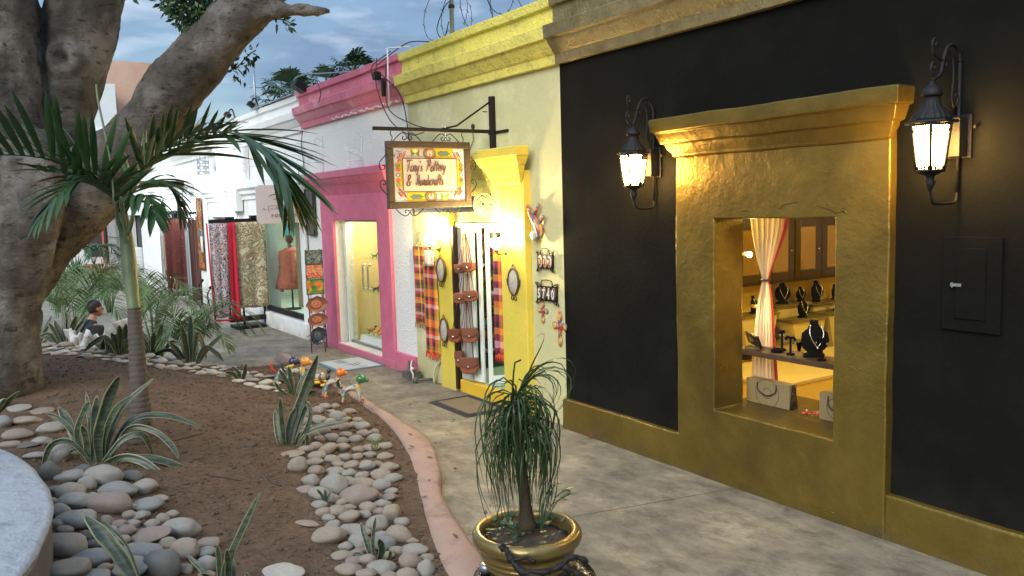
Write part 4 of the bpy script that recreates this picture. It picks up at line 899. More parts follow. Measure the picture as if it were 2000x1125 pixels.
# ---- stock on shelves inside
t = empty('display_rack', (6.3, 9.85, .175), 'tall rack of small pottery behind the glazed door', 'shelf')
ZR = [.3+.2*k for k in range(9)]
q = MB()
for z in ZR: q.box(5.80, 6.75, 9.72, 10.0, z, z+.015)
for xx in (5.80, 6.73): q.box(xx, xx+.02, 9.72, 10.0, .175, 2.2)
q.build('frame', 'dark_wood', t)
pc = [mat('pot_%s' % n, c, .25, var=.2, coat=.3) and 'pot_%s' % n for n, c in (('blue', (.05, .15, .35)), ('red', (.45, .06, .04)), ('ochre', (.5, .28, .06)), ('green', (.05, .26, .08)), ('white', (.6, .6, .55)), ('brown', (.16, .07, .03)))]
PF = [[(.03, 0), (.05, .03), (.055, .07), (.03, .11), (.022, .13), (.032, .15)], [(.045, 0), (.05, .06), (.05, .12), (.02, .14)], [(.02, 0), (.06, .05), (.07, .08), (.06, .09)], [(.035, 0), (.02, .03), (.05, .10), (.04, .16), (.0, .18)]]
rr = random.Random(3); names = ['little vase', 'lidded jar', 'shallow bowl', 'finial ornament']
base = [MB().lathe(p, (0, 0, 0), 14).build('pottery_piece', 'pot_blue') for p in PF]; used = set()
k = 0
for z in [v+.016 for v in ZR]:
    for xx in (5.88, 6.00, 6.11, 6.23, 6.35, 6.46, 6.58):
        i = rr.randrange(4); src = base[i]
        if i in used: o = src.copy(); COL.objects.link(o)
        else: o = src; used.add(i)
        me = src.data.copy(); me.materials.clear(); cn = pc[rr.randrange(6)]; me.materials.append(MT[cn]); o.data = me
        o.location = (xx, 9.80+rr.uniform(-.05, .06), z)
        tag(o, '%s %s on the %s rack shelf, %s' % (cn[4:], names[i], ['lowest', 'second', 'third', 'fourth', 'fifth', 'sixth', 'seventh', 'eighth', 'top'][int((z-.3)/.2+.1)], ['at the left end', 'second from the left', 'third from the left', 'in the middle', 'third from the right', 'second from the right', 'at the right end'][int((xx-5.86)/.115)]), 'pottery', 'small pottery stock on the rack'); k += 1
q = MB()
for i in range(9): q.ball((6.0+.01*(i % 2), 8.72, 2.0-i*.17), (.03, .035, .06), 1)
q.tube([(6.0, 8.72, 2.1), (6.0, 8.72, .55)], .004, 4); o = q.build('bead_string', 'painted_clay'); tag(o, 'hanging string of painted clay pieces inside the glazed door', 'mobile')
q = MB(); q.ball((5.75, 8.40, 1.02), (.08, .06, .12), 2, .2, 3); q.ball((5.72, 8.38, 1.16), (.05, .05, .05), 2); q.tube([(5.75, 8.4, .9), (5.75, 8.4, .6)], [.03, .012], 6); o = q.build('clay_parrot', 'pot_green'); tag(o, 'bright green clay parrot hanging behind the glazed door', 'ornament')
q = MB(); q.tube([(5.75, 8.4, 1.2), (5.75, 8.4, 2.2)], .003, 4); q.build('cord', 'cable', o)
# ---- door mats
mat('mat_grey', (.22, .25, .26), .9, bump=.6, bscale=120, var=.15); mat('mat_blue', (.10, .20, .28), .9, bump=.4, bscale=90); mat('mat_pale', (.42, .47, .47), .9, bump=.4, bscale=90, var=.08); mat('mat_black', (.035, .038, .042), .7, bump=.5, bscale=60); mat('mat_brown', (.20, .145, .085), .95, bump=.8, bscale=90, var=.2); mat('mat_ink', (.06, .09, .11), .9)
t = empty('door_mat', (4.84, 12.05, 0), 'pale doormat with blue border in front of the pink doorway', 'door mat')
mx0, mx1, my0, my1 = 4.44, 5.20, 11.56, 12.52
q = MB(); q.box(mx0, mx1, my0, my1, .002, .014); q.build('border', 'mat_blue', t, bevel=.004)
q = MB(); q.box(mx0+.05, mx1-.05, my0+.05, my1-.05, .010, .018); q.build('field', 'mat_pale', t)
q = MB()
for d in (0, .10):   # brushed swirls of the shop's mark
    q.tube(spline([(4.98-d*.2, 11.98-d, .019), (4.93, 12.02-d, .019), (4.85, 11.96-d, .019), (4.78, 12.02-d, .019), (4.72, 12.0-d, .019)], 5), [.006]*4+[.014]*13+[.006]*4, 4, flat=.15)
q.tube(spline([(4.80, 11.86, .019), (4.90, 11.78, .019), (4.95, 11.68, .019), (4.88, 11.64, .019), (4.82, 11.70, .019)], 5), .005, 4, flat=.3)
for i in range(9): q.box(4.66+.04*(i % 2), 4.80+.03*(i % 3), 12.12+.035*i, 12.13+.035*i, .0175, .0195)
q.build('printed_mark', 'mat_ink', t)
t = empty('door_mat', (4.88, 8.5, 0), 'dark rubber doormat with scrolled edge at the yellow doorstep', 'door mat')
mx0, mx1, my0, my1 = 4.60, 5.18, 8.05, 8.98
q = MB(); q.box(mx0, mx1, my0, my1, .002, .012)
for i in range(22):
    for sx_, (a, b_, ax) in enumerate(((mx0+.04, mx0+.04, 0), (mx1-.04, mx1-.04, 0), (my0+.04, 0, 1), (my1-.04, 0, 1))):
        if ax == 0: yy = my0+.04+(my1-my0-.08)*i/21; c = (a, yy)
        else:
            if i > 13: continue
            c = (mx0+.05+(mx1-mx0-.1)*i/13, a)
        q.tube([(c[0]+.022*math.cos(j*PI/4), c[1]+.022*math.sin(j*PI/4), .016) for j in range(7)], .0055, 4)
q.build('rubber_edge', 'mat_black', t)
q = MB(); q.box(mx0+.085, mx1-.085, my0+.085, my1-.085, .010, .020); q.build('coir_field', 'mat_brown', t)
# ---- water meter pipes at the wall foot
t = empty('water_meter', (5.12, 10.3, 0), 'dark water meter with white bent pipe at the foot of the cream wall', 'water meter')
q = MB(); q.tube(spline([(5.20, 10.62, .22), (5.08, 10.42, .20), (4.98, 10.22, .17)], 3), .011, 7); q.tube([(4.98, 10.22, .17), (4.96, 10.12, .13), (5.00, 10.22, -.0)], .010, 7); q.lathe([(.018, -.02), (.022, 0), (.018, .02)], (5.02, 10.27, .18), 12, axis='Y'); q.build('white_pipe', 'pvc_white', t)
mat('meter_grey', (.10, .095, .08), .7, var=.4, vscale=14, bump=.5)
q = MB(); q.box(5.02, 5.20, 10.36, 10.60, 0, .10); q.lathe([(.05, 0), (.055, .03), (.035, .05)], (5.06, 10.40, .10), 14); q.tube([(5.14, 10.62, 0), (5.14, 10.60, .22), (5.06, 10.46, .20), (5.04, 10.42, .14)], .014, 7); q.tube([(5.04, 10.38, .03), (5.0, 10.12, .04), (5.22, 10.0, .05)], .018, 6); q.lathe([(.035, 0), (.04, .06), (.02, .08)], (5.0, 10.13, 0), 12); q.build('meter_body', 'meter_grey', t)
q = MB(); q.tube(spline([(5.2, 9.96, .0), (5.19, 9.94, .15), (5.22, 9.88, .28), (5.25, 9.80, .33)], 4), .018, 6); q.build('bent_hose', 'cream_wall', t)
# ---- plate stand
mat('rust_red', (.16, .045, .03), .6, var=.3)
ramp_mat('glaze_blue', [(0, (.03, .07, .10)), (.5, (.05, .12, .16)), (.56, (.45, .45, .42)), (.62, (.04, .08, .12))], 6, 'noise', .25, dist=2, coord='Generated', bump=0)
ramp_mat('glaze_redwhite', [(0, (.45, .05, .03)), (.44, (.45, .05, .03)), (.465, (.62, .52, .36)), (.54, (.42, .05, .03))], 7, 'noise', .3, dist=1.5, coord='Generated', bump=0)
ramp_mat('glaze_fruit', [(0, (.06, .25, .06)), (.3, (.6, .18, .04)), (.5, (.55, .30, .04)), (.65, (.05, .16, .05)), (.8, (.5, .08, .03))], 4, 'cells', .3, coord='Generated', bump=0)
ramp_mat('glaze_terra', [(0, (.26, .07, .04)), (.45, (.30, .10, .06)), (.55, (.10, .16, .20)), (.6, (.36, .14, .09))], 6, 'noise', .3, dist=2, coord='Generated', bump=0)
mat('glaze_navy', (.025, .045, .075), .2, var=.2, coat=.5)
t = empty('plate_stand', (4.9, 13.5, 0), 'rust red metal easel stand for dishes outside the pink doorway', 'stand')
xa, xb, yy0 = 4.68, 5.02, 13.50
q = MB()
for xx in (xa+.04, xb-.06): q.tube([(xx, yy0-.05, 0), (xx, yy0+.0, 1.75)], .010, 6)
q.tube([(xb+.12, yy0+.35, 0), (xb-.02, yy0+.02, 1.0)], .010, 6); q.tube([(xa+.0, yy0+.02, .28), (xb+.06, yy0+.2, .34)], .008, 5); q.build('frame', 'rust_red', t)
q = MB()
for z in (.28, .56, .82): q.tube([(xa+.05, yy0-.02, z-.13), (xa+.05, yy0-.10, z-.13), (xa+.05, yy0-.10, z-.09)], .007, 5); q.tube([(xb-.07, yy0-.02, z-.13), (xb-.07, yy0-.10, z-.13), (xb-.07, yy0-.10, z-.09)], .007, 5)
q.build('rest', 'rust_red', t)
xm = (xa+xb)/2-.01
for z, hh, m, lab in ((1.62, .22, 'glaze_blue', 'dark blue rectangular painted tray, top of the stand'), (1.38, .23, 'glaze_redwhite', 'red and cream patterned tray, second on the stand'), (1.12, .25, 'glaze_fruit', 'green and orange painted tray, third on the stand')):
    q = MB(); q.box(xm-.15, xm+.15, yy0-.045, yy0-.03, z-hh/2, z+hh/2); ob = q.build('painted_tray', m, bevel=.01); tag(ob, lab, 'tray', 'painted trays on the stand')
    q = MB(); q.tube([(xm-.15, yy0-.05, z-hh/2), (xm+.15, yy0-.05, z-hh/2), (xm+.15, yy0-.05, z+hh/2), (xm-.15, yy0-.05, z+hh/2), (xm-.15, yy0-.05, z-hh/2)], .009, 5); q.build('rim', 'dark_wood', ob)
for z, rx, rz, m, nl, lab in ((.82, .19, .14, 'glaze_terra', .06, 'terracotta lobed dish on the stand below the trays'), (.56, .18, .115, 'glaze_terra', .0, 'oval terracotta dish, second from the bottom of the stand'), (.285, .145, .155, 'glaze_navy', .03, 'round navy plate at the bottom of the stand')):
    q = MB(); q.lathe([(.0, .02), (.5, .02), (.62, .03), (.95, -.015), (1.0, -.02), (.97, -.005), (.6, .04), (.0, .035)], (0, 0, 0), 32, axis='Y')
    for v in q.bm.verts:
        a = math.atan2(v.co.z, v.co.x); kk = 1+nl*math.cos(8*a); v.co = Vector((xm+v.co.x*rx*kk, yy0-.075+v.co.y, z+v.co.z*rz*kk))
    ob = q.build('painted_plate', m); tag(ob, lab, 'plate', 'glazed dishes on the stand')
    q = MB(); q.lathe([(.35, -.002), (.45, -.006), (.5, .006)], (0, 0, 0), 24, axis='Y')
    for v in q.bm.verts: v.co = Vector((xm+v.co.x*rx, yy0-.058+v.co.y, z+v.co.z*rz))
    q.build('centre_ring', 'glaze_blue' if m == 'glaze_navy' else 'glaze_redwhite', ob)
ramp_mat('carved_dark', [(0, (.03, .03, .03)), (.5, (.05, .05, .05)), (.55, (.25, .25, .24)), (.6, (.04, .04, .04))], 14, 'noise', .4, dist=2, coord='Generated', bump=.3)
t = empty('wall_mirror', (5.2, 14.6, 1.6), 'tall carved dark strip panel on the white wall left of the pink surround', 'panel')
q = MB(); q.box(XF-.05, XF-.02, 14.35, 14.75, 1.95, 2.78); q.build('panel', 'carved_dark', t, bevel=.005)
q = MB(); q.tube([(XF-.06, 14.35, 2.78), (XF-.06, 14.75, 2.78), (XF-.06, 14.75, 1.95), (XF-.06, 14.35, 1.95), (XF-.06, 14.35, 2.78)], .012, 5); q.build('frame', 'black_iron', t)
# ================================================================== folk art shop front
YF = 14.9
mat('sign_lilac', (.60, .575, .60), .45, var=.03); mat('sign_ink', (.07, .05, .075), .5); mat('sign_red', (.5, .05, .08), .5)
t = empty('hanging_sign', (4.86, YF, 2.19), 'pale lilac rounded board lettered for folk art, hanging from a thin white arm', 'sign')
fx0, fx1, fz0, fz1 = 4.35, 5.36, 2.185, 2.87
def rrect(x0, x1, z0, z1, r, n=5):
    P = []
    for cx_, cz_, a0 in ((x1-r, z0+r, -PI/2), (x1-r, z1-r, 0), (x0+r, z1-r, PI/2), (x0+r, z0+r, PI)):
        P += [(cx_+r*math.cos(a0+PI/2*i/n), cz_+r*math.sin(a0+PI/2*i/n)) for i in range(n+1)]
    return P
q = MB(); q.prism(rrect(fx0, fx1, fz0, fz1, .08), YF-.012, YF+.012); q.build('board', 'sign_lilac', t)
q = MB(); yy = YF-.015; fw_, fh = fx1-fx0, fz1-fz0
def stroke(pts, w): 
    pp = spline([(fx0+fw_*a, yy, fz0+fh*b) for a, b in pts], 5); n = len(pp); q.tube(pp, [w*(.3+.8*math.sin(PI*i/(n-1))) for i in range(n)], 5, flat=.6)
stroke([(.22, .70), (.30, .755), (.38, .765), (.48, .745), (.55, .70)], .010); stroke([(.30, .62), (.36, .645), (.43, .645), (.52, .62)], .011)
stroke([(.62, .88), (.68, .86), (.735, .78), (.72, .70), (.66, .66)], .010)
stroke([(.17, .455), (.4, .475), (.8, .52)], .004); stroke([(.21, .46), (.215, .30)], .005)
stroke([(.10, .375), (.125, .395), (.145, .37), (.17, .375)], .007); stroke([(.25, .40), (.27, .375), (.29, .40)], .006); stroke([(.33, .39), (.355, .37), (.40, .40), (.37, .42), (.33, .39)], .006); stroke([(.45, .41), (.48, .38), (.52, .42)], .006); stroke([(.56, .42), (.60, .39), (.64, .43)], .006)
q.build('brush_mark', 'sign_ink', t)
for s_, u, m in (('F', .255, 'sign_red'), ('O', .315, 'sign_ink'), ('L', .395, 'sign_ink'), ('K', .455, 'sign_ink'), ('A', .60, 'sign_ink'), ('R', .68, 'sign_red'), ('T', .76, 'sign_ink')):
    q = MB(); text_into(q, s_, .085, (fx0+fw_*u, yy, fz0+fh*(.15+.03*u)), (1, 0, .03), (0, 0, 1), (0, -1, 0), off=.0015); q.build('letter', m, t)
q = MB(); q.tube([(4.52, YF, 2.84), (4.50, YF, 3.21)], .008, 5); q.tube([(5.16, YF, 2.84), (5.16, YF, 3.21)], .008, 5); q.build('hanger', 'black_iron', t)
def scroll_arm(y, x0, z, label, xw=XF+.01, mate='white_paint'):
    t = empty('scroll_bracket', (xw, y, z), label, 'bracket', 'thin scrolled iron sign arms on the white walls')
    q = MB(); q.tube([(x0, y, z), (xw, y, z)], .009, 5); q.tube([(xw-.015, y, z-.35), (xw-.015, y, z+.45)], .009, 5)
    for c in ((x0, z+.06), (x0, z-.06)): q.tube([(c[0]-.02+.055*math.cos(a*.6+1.2)*(1-a*.06), y, c[1]+.055*math.sin(a*.6+1.2)*(1-a*.06)) for a in range(12)], .007, 5)
    q.tube(spline([(xw-.02, y, z+.36), (xw-.10, y, z+.42), (xw-.16, y, z+.36), (xw-.12, y, z+.30), (xw-.08, y, z+.34)], 4), .007, 5)
    q.tube(spline([(x0+.3, y, z), (xw-.3, y, z+.18), (xw-.12, y, z+.20), (xw-.08, y, z+.12), (xw-.14, y, z+.10)], 4), .007, 5); q.build('arm', mate, t)
scroll_arm(YF, 4.22, 3.21, 'scrolled white iron arm carrying the lilac folk art board')
scroll_arm(13.9, 5.0, 3.22, 'small scrolled iron arm above the left end of the pink door head')
scroll_arm(12.2, 5.06, 3.15, 'short scrolled iron arm above the pink door head, nearest the wires')
# textiles
ramp_mat('otomi_tan', [(0, (.27, .20, .11)), (.40, (.58, .54, .38)), (.43, (.27, .20, .11)), (.49, (.60, .56, .40)), (.525, (.27, .20, .11)), (.60, (.58, .54, .38))], 4.2, 'noise', .85, (1, 2.2), .9, bump=.2)
ramp_mat('otomi_multi', [(0, (.58, .56, .58)), (.34, (.05, .03, .04)), (.405, (.60, .58, .60)), (.455, (.24, .03, .05)), (.495, (.60, .58, .60)), (.535, (.04, .05, .09)), (.59, (.60, .58, .58)), (.64, (.35, .12, .05))], 3.0, 'noise', .85, (1, 3.6), 1.6, bump=.2)
ramp_mat('orange_black', [(0, (.50, .13, .02)), (.42, (.03, .02, .015)), (.52, (.58, .28, .03)), (.58, (.03, .02, .015)), (.66, (.5, .12, .02))], 3.5, 'noise', .8, (1, 4), 1.2, bump=.1)
ramp_mat('maroon_print', [(0, (.09, .016, .012)), (.60, (.085, .014, .012)), (.66, (.20, .06, .03))], 9, 'noise', .85, (1, 3), .5, bump=.1)
ramp_mat('maroon_stripe', [(0, (.11, .012, .02)), (.3, (.06, .02, .02)), (.45, (.12, .05, .04)), (.6, (.16, .10, .09)), (.8, (.13, .012, .025))], 1.0, 'noise', .85, (7, .4), 0, bump=.1)
mat('red_cloth', (.50, .012, .035), .8, bump=.2, var=.1); mat('grey_cloth', (.34, .38, .40), .8, bump=.2, var=.05); mat('coral_cloth', (.42, .095, .065), .85, bump=.4, var=.25, vscale=12); mat('turq_cloth', (.10, .42, .50), .8, var=.1); mat('skin_dark', (.10, .035, .02), .5)
mat('tan_cloth', (.28, .20, .13), .85, bump=.4, var=.2)
t = empty('textile_rack', (4.7, 17.5, 0), 'black bar rack standing out from the white wall, hung with cloths', 'rack')
q = MB(); q.box(4.12, 5.25, 17.44, 17.50, 2.19, 2.27); q.box(4.95, 5.27, 17.40, 17.52, 2.27, 2.33); q.build('top_bar', 'black_iron', t)
q = MB(); q.box(4.42, 5.20, 17.40, 17.56, .14, .24); q.box(4.5, 5.1, 17.2, 17.76, .0, .06); q.build('foot_bar', 'black_iron', t)
q = MB(); q.box(4.70, 4.74, 17.46, 17.50, .05, 2.2); q.box(5.14, 5.18, 17.46, 17.50, .05, 2.2); q.build('post', 'black_iron', t)
def hang(name, m, x0, x1, y, z0, z1, label, cat='cloth', group='cloths hung out along the white shopfronts', fold=.02, nf=2, ax='X', seed=1, taper=0):
    q = MB()
    if ax == 'X': q.cloth((x0, y, z0), (x1-x0, 0, 0), (0, 0, z1-z0), 14, 20, fold, nf, (0, -1, 0), seed, taper)
    else: q.cloth((y, x1, z0), (0, x0-x1, 0), (0, 0, z1-z0), 14, 20, fold, nf, (-1, 0, 0), seed, taper)
    o = q.build(name, m, solid=.006); tag(o, label, cat, group); return o
hang('tan_cloth', 'otomi_tan', 4.50, 5.22, 17.36, 2.20, .42, 'tan cloth with cream animal embroidery on the black rack', seed=2)
hang('red_cloth', 'red_cloth', 4.45, 4.60, 17.32, 2.20, .20, 'plain bright red cloth beside the tan cloth', fold=.02, nf=1, taper=-.25)
hang('embroidered_cloth', 'otomi_multi', 4.10, 4.47, 17.40, 2.19, .26, 'white cloth embroidered in many colours, at the outer end of the rack', seed=4, taper=.1)
q = MB(); q.tube([(4.06, 17.39, 2.2), (4.08, 17.39, 1.2), (4.11, 17.39, .22)], .018, 5); q.tube([(4.12, 17.39, .21), (4.70, 17.38, .18)], .022, 5); o = q.build('red_binding', 'red_cloth'); tag(o, 'red cloth edging along the left side and foot of the embroidered cloth', 'cloth')
hang('orange_cloth', 'orange_black', 22.55, 23.15, XF-.10, 2.80, .90, 'long orange and black printed banner on the white pilaster', ax='Y', fold=.01)
hang('maroon_cloth', 'maroon_print', 4.55, 5.15, 24.4, 2.27, .12, 'wide dark red printed cloth at left of the hanging group', fold=.03)
hang('grey_cloth', 'grey_cloth', 5.0, 5.25, 23.95, 2.27, .05, 'narrow pale grey cloth between the dark red cloths', fold=.02)
hang('maroon_cloth', 'maroon_stripe', 5.0, 5.4, 23.5, 2.25, .04, 'striped maroon cloth nearest the orange banner', fold=.03, nf=2)
hang('cream_cloth', 'tan_cloth', 26.2, 27.6, XF-.13, 2.3, .4, 'ochre cloth seen through the barred window', ax='Y', fold=.02)
q = MB(); q.box(4.5, 5.4, 24.38, 24.42, 2.27, 2.30); q.box(4.95, 5.4, 23.48, 23.52, 2.26, 2.29); o = q.build('cloth_rail', 'black_iron'); tag(o, 'dark rail holding up the dark red cloths', 'rail')
for i, (x, y, z) in enumerate(((4.72, 25.2, 2.62), (5.0, 23.9, 2.62))):
    t = empty('pendant_lamp', (x, y, z), ['small cone pendant lamp on the left over the dark red cloth', 'small cone pendant lamp on the right, nearer the orange banner'][i], 'lamp', 'cool white pendant lamps under the white eaves')
    q = MB(); q.lathe([(.015, .16), (.03, .13), (.10, .02), (.11, 0)], (x, y, z), 14); q.tube([(x, y, z+.16), (x, y, z+.5)], .008, 5); q.build('shade', 'black_iron', t)
    q = MB(); q.ball((x, y, z-.02), .05, 2); q.build('bulb', 'bulb_cool', t); point('lamp_light', (x, y, z-.10), 22, (.86, .95, 1.0), .06, t)
    q = MB(); q.tube([(x, y, z+.5), (XF, y, z+.5)], .01, 5); q.build('arm', 'grey_metal', t)
# carved dog silhouettes standing on the rail
for i, (x, y) in enumerate(((4.75, 24.4), (5.15, 23.5))):
    q = MB(); z = 2.30; q.box(x-.1, x+.1, y-.008, y+.008, z+.09, z+.15)
    for dx in (-.09, -.06, .05, .08): q.box(x+dx, x+dx+.015, y-.008, y+.008, z, z+.10)
    q.box(x+.09, x+.15, y-.008, y+.008, z+.13, z+.21); q.box(x-.13, x-.10, y-.008, y+.008, z+.13, z+.19)
    o = q.build('metal_dog', 'black_iron', bevel=.005); tag(o, ['flat black metal dog figure on the rail, left one', 'flat black metal dog figure on the rail, right one beside the banner'][i], 'ornament', 'flat metal dogs over the cloths')
# electricity meter, conduit
t = empty('meter_box', (XF, 19.2, 2.45), 'white painted electricity meter box high between the door heads', 'meter box'); q = MB(); q.box(XF-.16, XF, 19.0, 19.7, 2.42, 3.02); q.build('box', 'white_paint', t, bevel=.02)
q = MB(); q.tube([(XF-.07, 19.35, 2.42), (XF-.07, 19.35, 2.0)], .03, 8); q.tube([(XF-.07, 19.35, 3.02), (XF-.07, 19.35, 3.85)], .035, 8); q.build('conduit', 'white_paint', t)
q = MB(); q.box(XF-.12, XF, 22.62, 23.0, 1.7, 1.98); o = q.build('socket_box', 'grey_metal', bevel=.02); tag(o, 'grey utility box across the orange banner', 'utility box'); q = MB(); q.tube([(XF-.13, 22.6, 1.8), (XF-.14, 22.55, 1.4)], .03, 6); q.build('telephone', 'pvc_white', o)
t = empty('water_meter', (5.1, 22.6, 0), 'black valve pipes standing against the white pilaster', 'water meter'); q = MB(); q.tube(spline([(5.05, 22.7, 0), (5.05, 22.7, .3), (4.98, 22.6, .5), (5.05, 22.5, .62)], 3), .02, 6); q.tube(spline([(5.15, 22.3, 0), (5.12, 22.3, .3), (5.18, 22.2, .45)], 3), .02, 6); q.ball((5.05, 22.5, .66), .05, 1); q.ball((5.18, 22.2, .48), .05, 1); q.build('pipe', 'black_iron', t)
# pilaster strip and mouldings of the bright part
q = MB(); q.box(XF-.10, XF+.01, 18.4, 19.6, 3.07, 3.80); q.build('chimney_breast', 'white_plaster', FB, bevel=.01)
q = MB(); q.box(3.95, XF, 23.9, 24.1, 3.12, 3.30); o = q.build('timber_beam', 'dark_wood', bevel=.01); tag(o, 'dark timber beam jutting from the white shopfronts behind the palm', 'beam')
q = MB()
for i in range(3): q.lathe([(.15, 0), (.14, .06), (.10, .07)], (XF-.3, 21.2, 3.35+.13*i), 12)
for a in range(6): q.tube([(XF-.3+.13*math.cos(a), 21.2+.13*math.sin(a), 3.35), (XF-.3+.13*math.cos(a), 21.2+.13*math.sin(a), 3.8)], .006, 4)
q.tube([(XF-.3, 21.2, 3.8), (XF, 21.2, 4.0)], .01, 4); o = q.build('wire_lantern', 'grey_metal'); tag(o, 'small white wire lantern on the bright wall behind the palm leaves', 'lantern')
point('wall_wash_light', (4.35, 20.6, 3.0), 85, (.86, .97, .96), .15); point('wall_wash_light', (4.3, 27.5, 3.0), 70, (.86, .96, 1.0), .2)
# mannequin behind the folk shop glass
YMN = PX(566, 480, 5.75).y; t = empty('mannequin', (5.75, YMN, .3), 'dark mannequin in a coral dress and turquoise shawl behind the glass', 'mannequin')
q = MB(); q.ball((5.75, YMN, 1.83), (.09, .1, .13), 2); q.tube([(5.75, YMN, 1.5), (5.75, YMN, 1.75)], [.06, .045], 8); q.build('head', 'skin_dark', t)
q = MB(); q.lathe([(.32, .75), (.30, .9), (.22, 1.2), (.24, 1.4), (.22, 1.55), (.08, 1.62)], (5.75, YMN, 0), 20, flute=.06, nf=9); q.tube([(5.75, YMN+.22, 1.5), (5.72, YMN+.4, 1.2), (5.7, YMN+.42, .9)], [.07, .08, .09], 8); q.tube([(5.75, YMN-.22, 1.5), (5.72, YMN-.4, 1.2), (5.7, YMN-.4, .9)], [.07, .08, .09], 8); q.build('dress', 'coral_cloth', t)
q = MB(); q.tube([(5.75, YMN, .32), (5.75, YMN, .8)], .02, 6); q.lathe([(.18, .3), (.18, .32)], (5.75, YMN, 0), 16); q.build('stand', 'black_iron', t)
gy = lambda px, x: PX(px, 500, x).y
hang('turquoise_shawl', 'turq_cloth', gy(581, 5.6), gy(558, 5.6), 5.6, 2.34, 1.90, 'turquoise shawl draped high behind the folk shop glass', ax='Y', group='cloths inside the folk art window')
hang('tan_shawl', 'tan_cloth', gy(592, 5.58), gy(580, 5.58), 5.58, 2.25, .45, 'long tan knitted shawl hanging at the right end of the window', ax='Y', group='cloths inside the folk art window')
hang('spotted_cloth', 'otomi_tan', gy(541, 5.9), gy(535, 5.9), 5.9, 2.3, 1.25, 'narrow spotted cloth at the left end behind the glass', ax='Y', group='cloths inside the folk art window')
hang('red_skirt', 'coral_cloth', gy(552, 6.0), gy(530, 6.0), 6.0, 1.15, .55, 'low red skirt behind the glass beside the mannequin', ax='Y', group='cloths inside the folk art window')
# far doors: air conditioner, orange textile, gates
t = empty('air_conditioner', (5.1, 32.6, .3), 'white air conditioner box below the dark window', 'air conditioner'); q = MB(); q.box(4.95, 5.2, 31.9, 33.6, .5, 1.25); q.build('casing', 'white_paint', t, bevel=.02); q = MB(); q.box(4.93, 4.95, 32.1, 33.3, .62, 1.1); q.build('grille', 'dark_room', t)
hang('orange_banner', 'coral_cloth', 40.8, 42.4, 5.1, 2.7, .3, 'orange cloth hung by the farthest white doorway', ax='Y')
# ================================================================== rooftop: palms, floodlights, pole, wires
t = empty('floodlight', (XF, 14.6, 4.5), 'black floodlight on a curved conduit at the left end of the pink cornice', 'floodlight', 'floodlights along the parapet')
q = MB(); q.tube(spline([(XF+.3, 12.5, 4.60), (XF-.02, 13.4, 4.66), (XF-.12, 14.3, 4.76), (XF-.14, 14.75, 4.74), (XF-.12, 14.9, 4.62), (XF-.1, 14.8, 4.52)], 5), .012, 6); q.tube([(XF-.14, 14.9, 4.50), (XF-.1, 17.6, 4.53)], .014, 6); q.build('conduit', 'grey_metal', t)
q = MB(); q.box(XF-.32, XF-.10, 14.2, 14.5, 4.50, 4.62, tilt=(0, .5)); q.lathe([(.05, 0), (.06, .05), (.03, .08)], (XF-.1, 14.62, 4.5), 10); q.build('lamp_head', 'black_iron', t, bevel=.01)
for i, (yy, zz) in enumerate(((17.2, 4.52), (19.0, 4.50))):
    t = empty('floodlight', (XF-.1, yy, zz), ['small black floodlight on the white parapet, nearer one', 'small black floodlight on the white parapet just above the palm leaves'][i], 'floodlight', 'floodlights along the parapet')
    q = MB(); q.box(XF-.30, XF-.16, yy-.09, yy+.06, zz-.0, zz+.10, tilt=(0, .6)); q.build('lamp_head', 'black_iron', t, bevel=.02)
    q = MB(); q.tube(spline([(XF-.05, yy, zz-.1), (XF-.08, yy+.1, zz+.16), (XF-.16, yy, zz+.17), (XF-.22, yy, zz+.08)], 4), .016, 6); q.build('arm', 'black_iron', t)
t = empty('roof_pole', (5.36, 9.42, 4.45), 'grey steel pole rising from the yellow parapet', 'pole'); q = MB(); q.tube([(5.36, 9.42, 4.4), (5.36, 9.42, 6.6)], .028, 10); q.build('pole', 'grey_metal', t); q = MB(); q.lathe([(.04, 0), (.04, .04)], (5.36, 9.42, 4.9), 10); q.build('clamp', 'black_iron', t)
t = empty('utility_pole', (5.9, 19.8, 0), 'thin pole standing behind the white roofs left of the roof palms', 'pole'); q = MB(); q.tube([(5.9, 19.8, 4.3), (5.9, 19.8, 5.85)], .03, 8); q.build('pole', 'grey_metal', t); q = MB(); q.tube([(5.75, 19.8, 5.3), (6.05, 19.8, 5.3)], .012, 5); q.build('crossbar', 'grey_metal', t)
q = MB(); rr = random.Random(8)
for c in range(7):
    cy = 9.45-c*.42; r = .30+.06*rr.random(); ph = rr.random()*6; tl = rr.uniform(-.35, .35)
    pts = []
    for k in range(25):
        a = ph+2*PI*k/24; pts.append((5.38+r*math.cos(a)*.8, cy+tl*math.sin(a)*.6+.42*k/24, 4.78+.12*(c % 3 == 0)+r*math.sin(a)+c*.012))
    q.tube(pts, .0042, 4)
    for k in range(0, 25, 2):
        p = Vector(pts[k]); q.tube([p+Vector((-.02, 0, .02)), p+Vector((.02, 0, -.02))], .004, 3)
q.tube(spline([(5.36, 9.42, 5.0), (5.36, 9.6, 4.95), (5.32, 9.75, 4.7), (5.33, 9.6, 4.55), (5.36, 9.5, 4.75)], 4), .008, 4)
o = q.build('razor_wire', 'cable'); tag(o, 'loose coils of barbed wire along the yellow parapet beside the pole', 'wire')
q = MB(); q.tube([(5.05, 10.72, 3.75), (5.06, 10.72, 4.60)], .011, 8); q.tube([(5.06, 10.72, 4.60), (5.3, 10.5, 4.60)], .011, 8); o = q.build('white_conduit', 'pvc_white'); tag(o, 'white plastic pipe standing in the gap between pink and yellow cornices', 'pipe')
t = empty('cable_bundle', (5.0, 10.75, 3.2), 'black cables drooping from the cornice gap to the sign arm', 'cable')
q = MB()
